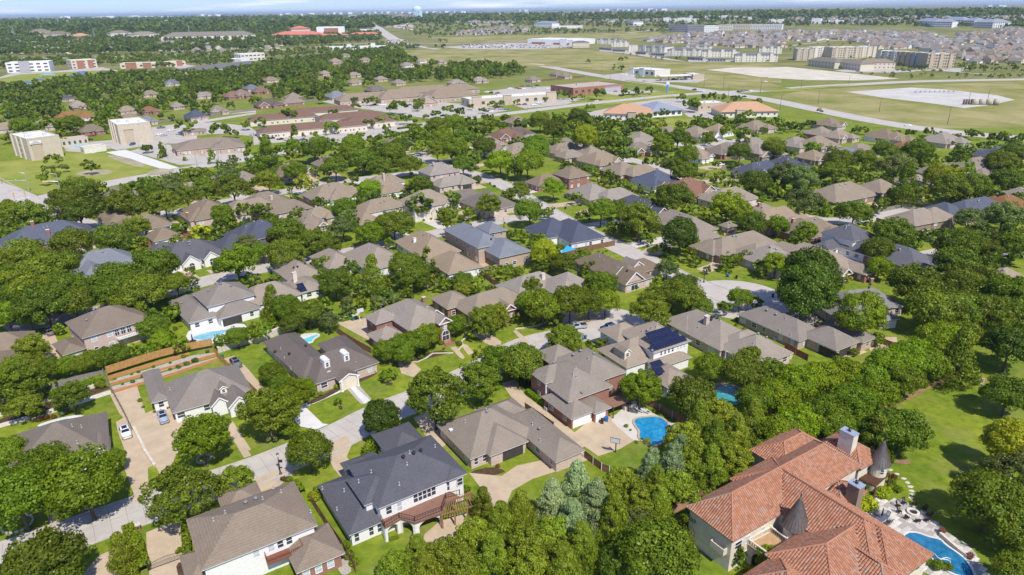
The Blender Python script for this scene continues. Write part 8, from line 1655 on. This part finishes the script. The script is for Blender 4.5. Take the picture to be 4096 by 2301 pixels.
fence('01', '1325 1060 1500 1010 1680 970 1850 930', 2.2, f_red, 'red-brown fence behind the slate-roofed white house'); fence('01', '1680 860 1760 900 1840 930', 1.9, f_brown, 'brown fence along the narrow drive at left'); fence('31', '1000 720 1130 690 1260 660', 1.7, f_grey, 'grey rail fence beside the bright lawn at right'); fence('31', '1040 790 1180 830 1330 860', 1.7, f_brown, 'brown fence below the bright lawn at right')
fence('32', '160 650 260 710 380 770', 1.8, f_red, 'red-brown fence between the two hip-roofed houses by the woods'); fence('32', '1050 590 1180 640 1300 660', 1.7, f_brown, 'brown fence behind the tall round shrub')
fence('00', '1450 1195 1700 1165 2000 1125 2470 1070', 2.0, f_grey, 'long grey fence behind the left housing rows'); fence('00', '590 1320 760 1290 950 1270', 2.0, f_grey, 'grey fence behind the hotel pool'); fence('10', '40 1030 250 1000 600 975', 2.0, f_grey, 'grey fence above the care home lawn'); fence('11', '1640 1380 1700 1350 1760 1330', 1.8, f_red, None); fence('21', '2020 290 2120 275 2250 255', 1.8, f_grey, None); fence('20', '250 790 480 765 700 745', 1.9, f_brown, None)
tw = mat('terrace_timber', (0.48, 0.22, 0.10), .8, .15, 1.5, scl=(.6, .6, 4))
for i, (s_, h) in enumerate((('1045 945 1400 840 1830 715', .9), ('1065 1005 1500 880 2080 720', .7), ('1090 1075 1500 960 2100 760', .7))):
    p = gpts('02', s_); c = p[0]; o = thing('timber_terrace', (c.x, c.y, 0), 0, ('upper', 'middle', 'lower')[i] + ' orange timber retaining terrace below the golden fence', 'retaining wall', 'timber terraces')
    for a, b in zip(p[:-1], p[1:]):
        for q in range(4): MB().beam(Vector((a.x - c.x, a.y - c.y, h * (q + .5) / 4)), Vector((b.x - c.x, b.y - c.y, h * (q + .5) / 4)), .14 + .02 * (q % 2), h / 4 - .015).build('plank', tw, o)
drives('02', ['1050 960 1400 860 1840 720 2070 690 2080 715 1500 890 1065 1000', '1070 1020 1500 905 2085 735 2090 750 1500 950 1090 1070'], gravel, 'terrace_bed', 0.05, 0)
o = thing('driveway_gate', G('03', 1440, 1400), math.radians(31), 'wavy black iron driveway gate at the bottom left', 'gate'); A_, B_ = Vector((0, 0, 0)), Vector((5.2, 0, 0))
b = MB()
for i in range(27): x = i * .2; hh = 1.1 + .45 * math.sin(i / 26 * math.pi); b.beam((x, 0, .1), (x, 0, hh), .03)
b.build('bars', dark(), o); r = MB(); r.tube([(i * .2, 0, 1.1 + .45 * math.sin(i / 26 * math.pi)) for i in range(27)], .035, 6); r.beam((0, 0, .15), (5.2, 0, .15), .06); r.build('gate_rail', dark(), o)
for x in (-.1, 5.35): MB().box(x - .12, x + .12, -.12, .12, 0, 1.9).build('gate_post', dark(), o)
o = thing('mailbox', G('03', 1335, 1020), math.radians(33), 'brick pillar mailbox with stone cap beside the bottom-left street', 'mailbox'); MB().box(-.35, .35, -.35, .35, 0, 1.25).build('pillar', WALL['brick'](), o); MB().box(-.42, .42, -.42, .42, 1.253, 1.38).build('cap', stone_l, o); MB().box(-.15, .15, -.42, -.352, .8, 1.0).build('box_door', dark(), o)
def bin_(k, x, y, col, label):
    o = thing('wheelie_bin', G(k, x, y), random.uniform(0, 6), label, 'bin', 'wheeled refuse bins'); m = mat('bin_' + col, {'blue': (0.02, 0.12, 0.36), 'black': (0.03, 0.028, 0.028), 'green': (0.02, 0.17, 0.12)}[col], .5, .1)
    b = MB(); b.add([(-.26, -.26, .06), (.26, -.26, .06), (.26, .26, .06), (-.26, .26, .06), (-.33, -.36, 1.0), (.33, -.36, 1.0), (.33, .36, 1.0), (-.33, .36, 1.0)], [(0, 3, 2, 1), (0, 1, 5, 4), (1, 2, 6, 5), (2, 3, 7, 6), (3, 0, 4, 7), (4, 5, 6, 7)]); b.build('bin_body', m, o); MB().box(-.35, .35, -.4, .38, 1.003, 1.09).build('lid', m, o)
    for sx in (-.3, .3): MB().lathe([(.1, 0), (.1, .06)], 8).build('wheel', tyre, o).matrix_local = Matrix.Translation((sx, .26, .1)) @ Matrix.Rotation(math.pi / 2, 4, 'Y')
for a in (('22', 868, 1370, 'black', 'black wheeled bin beside the white garage doors'), ('22', 908, 1350, 'blue', 'blue wheeled bin beside the white garage doors'), ('12', 935, 380, 'green', 'green wheeled bin below the white basketball board'), ('12', 965, 372, 'black', 'black bin beside the green bin below the basketball board'), ('21', 515, 668, 'black', 'dark bin at the kerb of the long street lawn'), ('21', 745, 778, 'green', 'green bin at the kerb under the street oaks'), ('21', 1240, 985, 'black', 'dark bin at the kerb left of the dark round tree'), ('21', 2083, 1325, 'blue', 'blue bin on the turning circle kerb'), ('21', 2165, 1338, 'black', 'dark bin on the turning circle kerb'), ('11', 2258, 430, 'black', 'dark bin on the upper end of the long street'), ('31', 1505, 965, 'black', 'dark bin on the lawn of the walk-out brick house'), ('31', 1552, 965, 'blue', 'blue bin on the lawn of the walk-out brick house'), ('32', 45, 155, 'black', 'dark bin on the shaded street right of the circle'), ('22', 705, 560, 'blue', 'blue bin behind the airy elm on the near street'), ('03', 1905, 790, 'blue', 'blue bin under the elm at bottom left'), ('02', 2140, 745, 'green', 'green bin beside the grey suv'), ('01', 1455, 960, 'blue', 'blue bin behind the white garage at left'), ('11', 1570, 900, 'green', 'green bin on the side street lawn'), ('01', 2065, 975, 'blue', 'blue bin beside the navy roof at left')): bin_(*a)
acm = mat('ac_unit_grey', (0.45, 0.45, 0.44), .6, .1); acf = mat('ac_fan', (0.08, 0.08, 0.08), .6)
for k, x, y, l in (('03', 1878, 1380, 'grey air conditioner beside the hedge of the balcony house'), ('22', 335, 1245, 'grey air conditioner at the tan drive of the two-storey house'), ('31', 1415, 845, 'pale air conditioner beside the walk-out brick house'), ('22', 1160, 780, 'small air conditioner below the arched dormer'), ('32', 75, 570, 'air conditioner beside the long hip roof')):
    o = thing('air_conditioner', G(k, x, y), .55, l, 'air conditioner'); MB().box(-.45, .45, -.45, .45, 0, .95).build('casing', acm, o); MB().lathe([(.38, .953), (.36, .99)], 14).build('fan_grille', acf, o)
for k, x, y, l in (('22', 1225, 1255, 'left sun lounger on the shaded pool patio'), ('22', 1280, 1265, 'right sun lounger on the shaded pool patio'), ('12', 335, 560, 'grey sun lounger at the lap pool'), ('12', 262, 570, 'second grey lounger at the lap pool')):
    o = thing('sun_lounger', G(k, x, y), .9, l, 'sun lounger'); MB().box(-.32, .32, -.9, .4, .28, .36).build('seat', acm, o); MB().beam((0, .4, .34), (0, 1.0, .8), .62, .06).build('backrest', acm, o)
    for x_ in (-.28, .28):
        for y_ in (-.8, .35): MB().box(x_ - .03, x_ + .03, y_ - .03, y_ + .03, 0, .28).build('leg', dark(), o)
o = thing('outdoor_kitchen', G('22', 1130, 1225), .5, 'stone outdoor kitchen counter at the end of the patio cover', 'counter'); MB().box(-1.6, 1.6, -.45, .45, 0, .95).build('base', stone_l, o); MB().box(-1.7, 1.7, -.52, .52, .953, 1.03).build('worktop', acm, o); MB().box(-.5, .5, -.35, .35, 1.03, 1.35).build('grill', dark(), o)
o = thing('patio_umbrella', G('02', 1860, 600), 0, 'closed dark umbrella and table at the pale pool corner', 'umbrella'); MB().lathe([(.04, 0), (.04, 1.0), (.22, 1.05), (.12, 2.5), (.02, 2.8)], 8).build('folded_canopy', dark(), o); MB().lathe([(.9, .68), (.9, .74)], 14).build('table_top', dark(), o)
o = thing('trampoline', G('01', 2050, 980), 0, 'red and blue play equipment beside the navy roof at left', 'play set'); MB().lathe([(1.6, .7), (1.6, .78)], 16).build('bed', mat('play_blue', (0.04, 0.15, 0.4), .6), o)
for i in range(6): a = i * 1.047; MB().lathe([(.05, 0), (.05, .7)], 6, (1.5 * math.cos(a), 1.5 * math.sin(a))).build('leg', galv, o)
o = thing('sculpture', G('01', 1955, 150), .5, 'red ring sculpture outside the medical office', 'sculpture'); MB().tube([(1.2 * math.cos(t * .35), 0, 1.5 + 1.3 * math.sin(t * .35)) for t in range(19)], .14, 7).build('ring', mat('sculpture_red', (0.45, 0.05, 0.03), .4), o); MB().box(-.4, .4, -.3, .3, 0, .25).build('plinth', conc, o)
for i, (x, y, l) in enumerate(((240, 1300, 'white cube van parked at the care home'), (0, 0, ''))):
    if not l: continue
    o = thing('box_van', G('10', x, y), .4, l, 'van'); MB().box(-4, 3, -1.2, 1.2, .6, 3.6).build('cargo_box', white(), o); MB().box(3.0, 5, -1.1, 1.1, .5, 2.4).build('cab', white(), o)
    for xx in (-3, 4): 
        for yy in (-1.05, 1.05): MB().lathe([(.45, -.12), (.45, .12)], 10).build('wheel', tyre, o).matrix_local = Matrix.Translation((xx, yy, .45)) @ Matrix.Rotation(math.pi / 2, 4, 'X')
# ================================================================== hedges and shrubs
def hedge(k, s_, w, h, leaf, label=None, what=None, dens=60, sz=.16):
    p = resample(gpts(k, s_), .6); L_ = sum((b - a).length for a, b in zip(p[:-1], p[1:])); c = sum(p, Vector((0, 0))) / len(p); n = int(L_ * (2 * h + w) * dens); g = np.random.default_rng(int(L_ * 100))
    seg = g.integers(0, len(p) - 1, n); t = g.uniform(0, 1, n); P = np.array([[q.x, q.y] for q in p]); A_, B_ = P[seg], P[seg + 1]; q = A_ + (B_ - A_) * t[:, None]; d = (B_ - A_) / (np.linalg.norm(B_ - A_, axis=1)[:, None] + 1e-6); nr = np.stack([-d[:, 1], d[:, 0]], 1)
    face = g.uniform(0, 2 * h + w, n); off = np.where(face < h, -w / 2, np.where(face < 2 * h, w / 2, (face - 2 * h) - w / 2)); z = np.where(face < h, face, np.where(face < 2 * h, face - h, h)); jit = g.normal(0, .06, (n, 3))
    pos = np.concatenate([q + nr * off[:, None], z[:, None]], 1) + jit; pos[:, :2] -= np.array([c.x, c.y]); outn = np.concatenate([nr * np.sign(off)[:, None] * (face < 2 * h)[:, None], (face >= 2 * h)[:, None] * 1.0], 1) + g.normal(0, .5, (n, 3)); outn /= np.linalg.norm(outn, axis=1)[:, None]
    tt = np.cross(outn, g.normal(size=(n, 3))); tt /= np.linalg.norm(tt, axis=1)[:, None]; bb = np.cross(outn, tt); s = sz * g.uniform(.6, 1.3, (n, 1)); V_ = np.stack([pos - tt * s, pos + bb * s * .7, pos + tt * s, pos - bb * s * .7], 1).reshape(-1, 3)
    o = thing('hedge', (c.x, c.y, 0)); (tag(o, label, 'hedge', 'hedges') if label else later(o, what or 'clipped hedge', 'hedge', 'hedges')); cr_ = link('foliage', cloud_mesh('hedge_foliage', V_, g.uniform(.2, .9, n), m=LM[leaf]), o)
    L2, R2 = strip(p, w * .8); core = MB(); m = len(p); core.add([(v.x - c.x, v.y - c.y, zz) for zz in (0, h * .9) for v in L2] + [(v.x - c.x, v.y - c.y, zz) for zz in (0, h * .9) for v in R2], [(i, i + 1, m + i + 1, m + i) for i in range(m - 1)] + [(2 * m + i, 2 * m + i + 1, 3 * m + i + 1, 3 * m + i) for i in range(m - 1)] + [(m + i, m + i + 1, 3 * m + i + 1, 3 * m + i) for i in range(m - 1)]); core.build('branches', mat('hedge_core', (0.02, 0.03, 0.008), .95), o); return o
hedge('03', '1240 1020 1330 1180 1370 1330 1400 1430', 1.6, 1.5, 'x', 'bright clipped hedge beside the iron gate drive'); hedge('03', '1790 960 1800 1080 1810 1200 1820 1390', 1.1, 1.6, 'b', 'clipped hedge along the left wall of the balcony house')
hedge('22', '150 1080 240 1150 330 1205', 1.2, 1.2, 'v' if 'v' in LM else 'x', 'neat bright hedge under the brick side wall by the tan drive'); hedge('22', '100 960 110 1040', 2.4, 2.6, 'b', 'tall clipped shrub block at the corner of the brick two-storey house')
hedge('22', '2150 380 2300 440 2460 515', 1.0, 1.0, 'x', 'low bright hedge along the long hip-roofed house'); hedge('02', '10 1270 200 1200 420 1150 620 1090 800 1030 1000 960', 2.0, 1.5, 'b', 'long loose hedge in front of the weathered grey fence'); hedge('02', '520 1245 600 1220 660 1200', 1.4, .8, 'b', 'clipped oval hedge on the left lawn, right one'); hedge('02', '295 1310 370 1285 445 1265', 1.4, .8, 'b', 'clipped oval hedge on the left lawn, left one')
hedge('13', '380 570 420 620 450 670', 1.0, 1.1, 'b', 'low hedge on the right side of the balcony house'); hedge('12', '1230 265 1330 230 1440 195', 1.6, .8, 'x', 'low green bank hedge behind the red brick house'); hedge('11', '480 550 560 570 630 590', 1.4, 1.0, 'b', 'clipped hedge beside the narrow drive with the white van'); hedge('01', '1670 750 1730 780 1790 820', 1.4, 1.0, 'b', 'clipped hedge along the tan driveway at left'); hedge('12', '820 390 880 370 930 360', 1.2, .6, 'x', 'low hedge below the white basketball board')
hedge('10', '1370 1250 1500 1230 1600 1210', 2.0, 1.2, 'e', 'low hedge along the avenue beside the care home'); hedge('20', '1030 925 1130 918 1240 912', 1.6, 1.1, 'd', 'dark hedge on the drugstore lawn'); hedge('02', '1680 330 1700 400', 2.4, 3.0, 'x', 'tall clipped bright shrub left of the white pool house')
BALL = [cloud_mesh('shrub_foliage', *leaf_cloud(90 + i, [((d_[0] * .55, d_[1] * .55, d_[2] * .5), .42) for d_ in [sph(np.random.default_rng(i * 31 + j), -.6) for j in range(22)]], 40, .11), m=LM['b']) for i in range(3)]
STEM = MB().lathe([(.06, 0), (.05, .5)], 6).mesh('stem', bark)
SHR = {'b': 'green', 'x': 'lime-green', 'y': 'golden', 'd': 'dark green', 'r': 'reddish', 'g': 'grey-green', 'oak': 'green', 'e': 'green'}
def shrub(k, x, y, R, leaf, sq=.85, label=None):
    P = G(k, x, y); o = thing('shrub', P); (tag(o, label, 'shrub', 'garden shrubs') if label else later(o, '%s rounded shrub' % SHR[leaf], 'shrub', 'garden shrubs')); c = link('foliage', random.choice(BALL), o, (0, 0, R * sq * .8), random.uniform(0, 6), (R, R, R * sq)); c.material_slots[0].link = 'OBJECT'; c.material_slots[0].material = LM[leaf]; link('stem', STEM, o, (0, 0, 0), 0, (1, 1, R)); return o
shrub('13', 565, 720, 1.3, 'y', .8, 'golden ball shrub between the balcony and slate houses'); shrub('13', 270, 540, .7, 'r', .9, 'small red shrub on the gravel by the near street'); shrub('13', 320, 540, .7, 'b', .9, 'small green shrub beside the red one by the street'); shrub('13', 1110, 280, 2.1, 'x', .9, 'rounded bright shrub left of the slate front wing'); shrub('13', 590, 650, .9, 'b')
shrub('23', 1300, 180, .8, 'y', .9, 'golden round shrub beside the bright blue pool'); shrub('32', 1040, 630, 2.0, 'b', 1.2, 'tall dark egg-shaped shrub at the long hip roof corner'); shrub('32', 820, 720, 1.4, 'b', .9, 'round shrub on the porch corner by the woods'); shrub('32', 365, 600, 1.1, 'g', 1.1, 'spiky yucca-like shrub beside the long hip roof'); shrub('32', 40, 530, .9, 'b', 1.0)
shrub('33', 1090, 690, 1.5, 'y', .75, 'golden mound shrub on the villa bank, nearest the pergola'); shrub('33', 1140, 655, 1.0, 'y', .8); shrub('33', 960, 790, 1.7, 'y', .75, 'long golden hedge mound beside the villa chimney'); shrub('33', 900, 820, 1.4, 'y', .75); shrub('33', 1240, 640, 1.0, 'b', .7); shrub('33', 1190, 620, .8, 'x', .8); shrub('33', 1000, 830, 1.2, 'b', .6); shrub('33', 1500, 1330, 1.1, 'x', .9, 'bright shrub between the villa roof and the spa'); shrub('33', 1640, 1390, 1.2, 'b', .8); shrub('33', 1720, 1390, .9, 'b', .8)
shrub('11', 2135, 420, 2.4, 'd', 1.1, 'large clipped dark ball shrub by the upper long street'); shrub('33', 230, 1140, 1.0, 'b'); shrub('33', 300, 1080, 1.1, 'b')
for k, L_ in (('02', '1080 960 .5 y;1110 950 .4 b;1270 905 .4 b;1335 885 .5 b;1480 835 .5 b;1640 795 .4 b;1770 740 .7 x;1820 720 .7 y;2000 690 .6 b;1280 980 .6 g;1380 930 .6 b;1440 920 .6 g;1520 905 .6 g;1640 860 .5 b;1720 840 .7 g;1800 810 .8 g;1880 780 .9 g;1180 1000 .4 b;735 1100 .7 y;640 1150 1.2 g;970 1030 1.3 e;290 1240 1.2 g;155 1280 .8 y;430 1180 .4 b;470 1180 .4 b;620 1290 1.1 g;450 1330 .8 r;380 1350 .8 r;520 1320 .7 r;1490 1265 .4 b;1545 1240 .6 b;1620 1225 .5 b;1350 1160 .6 b;1380 1220 .4 b;880 105 .8 b;1740 440 .6 y;1690 470 .8 b;1960 430 .5 g;2150 1330 .5 b'),
              ('12', '620 1100 .7 b;580 1120 .6 b;690 1030 .8 y;740 1010 .8 y;780 1030 .8 y;650 1050 .5 g;940 925 .6 y;990 915 .7 y;1080 880 .5 g;1140 880 .6 b;1590 750 .9 b;1560 720 .9 b;1500 760 .9 g;1460 770 .9 g;1640 700 .9 b;1780 610 .9 b;1900 580 .8 b;1810 660 .5 b;1960 620 .9 b;1940 600 .6 b;440 490 1.2 b;520 450 1.4 x;410 530 .7 x;360 520 .5 b;880 220 2.0 g;1030 250 1.4 b;1140 200 1.4 g;880 290 1.6 g;1490 165 1.2 b;1750 600 .6 b'),
              ('22', '130 430 .8 y;190 425 .8 y;100 440 .7 y;230 415 .7 b;290 380 .8 b;1100 1405 .5 b;1140 1440 .3 g;1200 1560 .4 g;1250 1530 .4 b;1150 90 .9 b;1200 80 .9 b;1310 1270 .4 b;2160 430 .5 b;2240 470 .6 b;1230 1200 .6 b'),
              ('01', '1740 1240 .7 b;1950 1230 .5 b;2030 1200 .5 b;1870 1300 .5 b;2250 1230 .8 b'), ('11', '1620 785 .7 b;1650 770 .6 b;1690 770 .6 b;1780 760 .6 b;1820 740 .6 b;1870 735 .6 b;1930 730 .6 b;2060 660 1.6 b;2050 700 1.4 b;2160 730 1.0 x;860 415 .8 d;1500 340 1.3 b;2300 455 .8 r;1900 1000 1.0 r;1930 1030 .8 r;1880 940 .9 r'),
              ('21', '1240 70 .7 y;1305 65 .7 y;570 580 .8 x;680 605 .7 x;520 545 1.0 b;600 160 1.3 g;640 150 1.0 r;1090 420 1.4 x;1220 440 1.4 x;1330 480 1.2 x;1790 245 .7 y;1830 240 .7 y;1870 235 .6 y;1790 1080 .8 y;1860 1100 .8 y;1920 1115 .7 y;1380 895 .9 b;840 1080 .6 y;910 1080 .6 b;1020 370 .8 b;2060 860 1.2 x'),
              ('31', '1700 885 .9 r;1740 880 .7 b;1660 890 .6 b;740 1110 .9 b;500 1000 1.0 e;600 1020 1.0 e;700 1060 1.0 e;900 300 .8 x'), ('03', '1240 1300 .4 y;1250 1355 .4 y;1730 1230 .7 x;1130 1380 .5 g;1200 1430 .8 e'), ('13', '860 1190 1.0 b;900 1280 1.0 b;950 1350 .9 b;1300 1110 .45 b;1330 1100 .4 b;1360 1095 .4 b;2020 650 1.0 b;2330 410 .5 r;2110 950 .6 r'), ('33', '160 1090 .9 b;180 1150 .8 b;270 1060 .9 b;1190 570 .8 b;1210 520 .7 r')):
    for it in L_.split(';'): x, y, r, lf = it.split(); shrub(k, float(x), float(y), float(r), lf)
for k, x, y, R, l in (('03', 830, 740, 2.3, 'white stone ring under the big spreading tree at left'), ('03', 170, 960, 2.2, 'white stone ring under the leftmost tree'), ('03', 1965, 330, 1.3, 'white stone ring under the lime-green front tree')):
    c = G(k, x, y); o = thing('tree_ring', c, 0, l, 'edging')
    for i in range(18): a = 2 * math.pi * i / 18; s_ = MB().box(-.3, .3, -.12, .12, 0, .28).build('stone', stone_l, o); s_.location = (R * math.cos(a), R * math.sin(a), 0); s_.rotation_euler = (0, 0, a + 1.57)
# ================================================================== the air: pale summer haze over the whole land
hz = MB().box(-72000, 72000, -72000, 72000, -3.0, 118.0)
hm_ = bpy.data.materials.new('haze_air'); hm_.use_nodes = True; hn = hm_.node_tree.nodes; hn.clear(); ho = hn.new('ShaderNodeOutputMaterial'); pv_ = hn.new('ShaderNodeVolumePrincipled')
pv_.inputs['Color'].default_value = (0.62, 0.78, 1.0, 1); pv_.inputs['Density'].default_value = HAZE; pv_.inputs['Anisotropy'].default_value = 0.0
hm_.node_tree.links.new(pv_.outputs['Volume'], ho.inputs['Volume'])
if HAZE > 0: tag(hz.build('haze', hm_), 'thin blue summer haze over the whole landscape', 'haze', kind='stuff')
# ================================================================== labels that single each thing out
def rel(dx, dy):
    if abs(dx) > 1.6 * abs(dy): return 'right of' if dx > 0 else 'left of'
    if abs(dy) > 1.6 * abs(dx): return 'behind' if dy < 0 else 'in front of'
    return ('behind and right of' if dx > 0 else 'behind and left of') if dy < 0 else ('in front and right of' if dx > 0 else 'in front and left of')
groups = {}
for o, what in TODO:
    P = o.location; x, y = project((P.x, P.y, P.z + 2)); ln = min(LAND, key=lambda l: (l[1] - x) ** 2 + (l[2] - y) ** 2); dx, dy = x - ln[1], y - ln[2]
    groups.setdefault((what, rel(dx, dy), ln[0]), []).append((math.hypot(dx, dy), o))
NTH = ['nearest', 'second nearest', 'third nearest', 'fourth nearest', 'fifth nearest', 'sixth nearest', 'seventh nearest', 'eighth nearest', 'ninth nearest', 'tenth nearest', 'eleventh nearest', 'twelfth nearest'] + ['%dth nearest' % i for i in range(13, 60)]
for (what, rl, ln), L_ in groups.items():
    L_.sort(key=lambda t: t[0])
    for i, (d, o) in enumerate(L_):
        lab = '%s %s the %s' % (what, rl, ln) if len(L_) == 1 else '%s %s %s the %s' % (NTH[i], what, rl, ln)
        if len(lab.split()) > 16: lab = '%s near the %s' % (what, ln)
        while lab in USED: lab = 'another ' + lab
        o['label'] = lab; USED.add(lab)
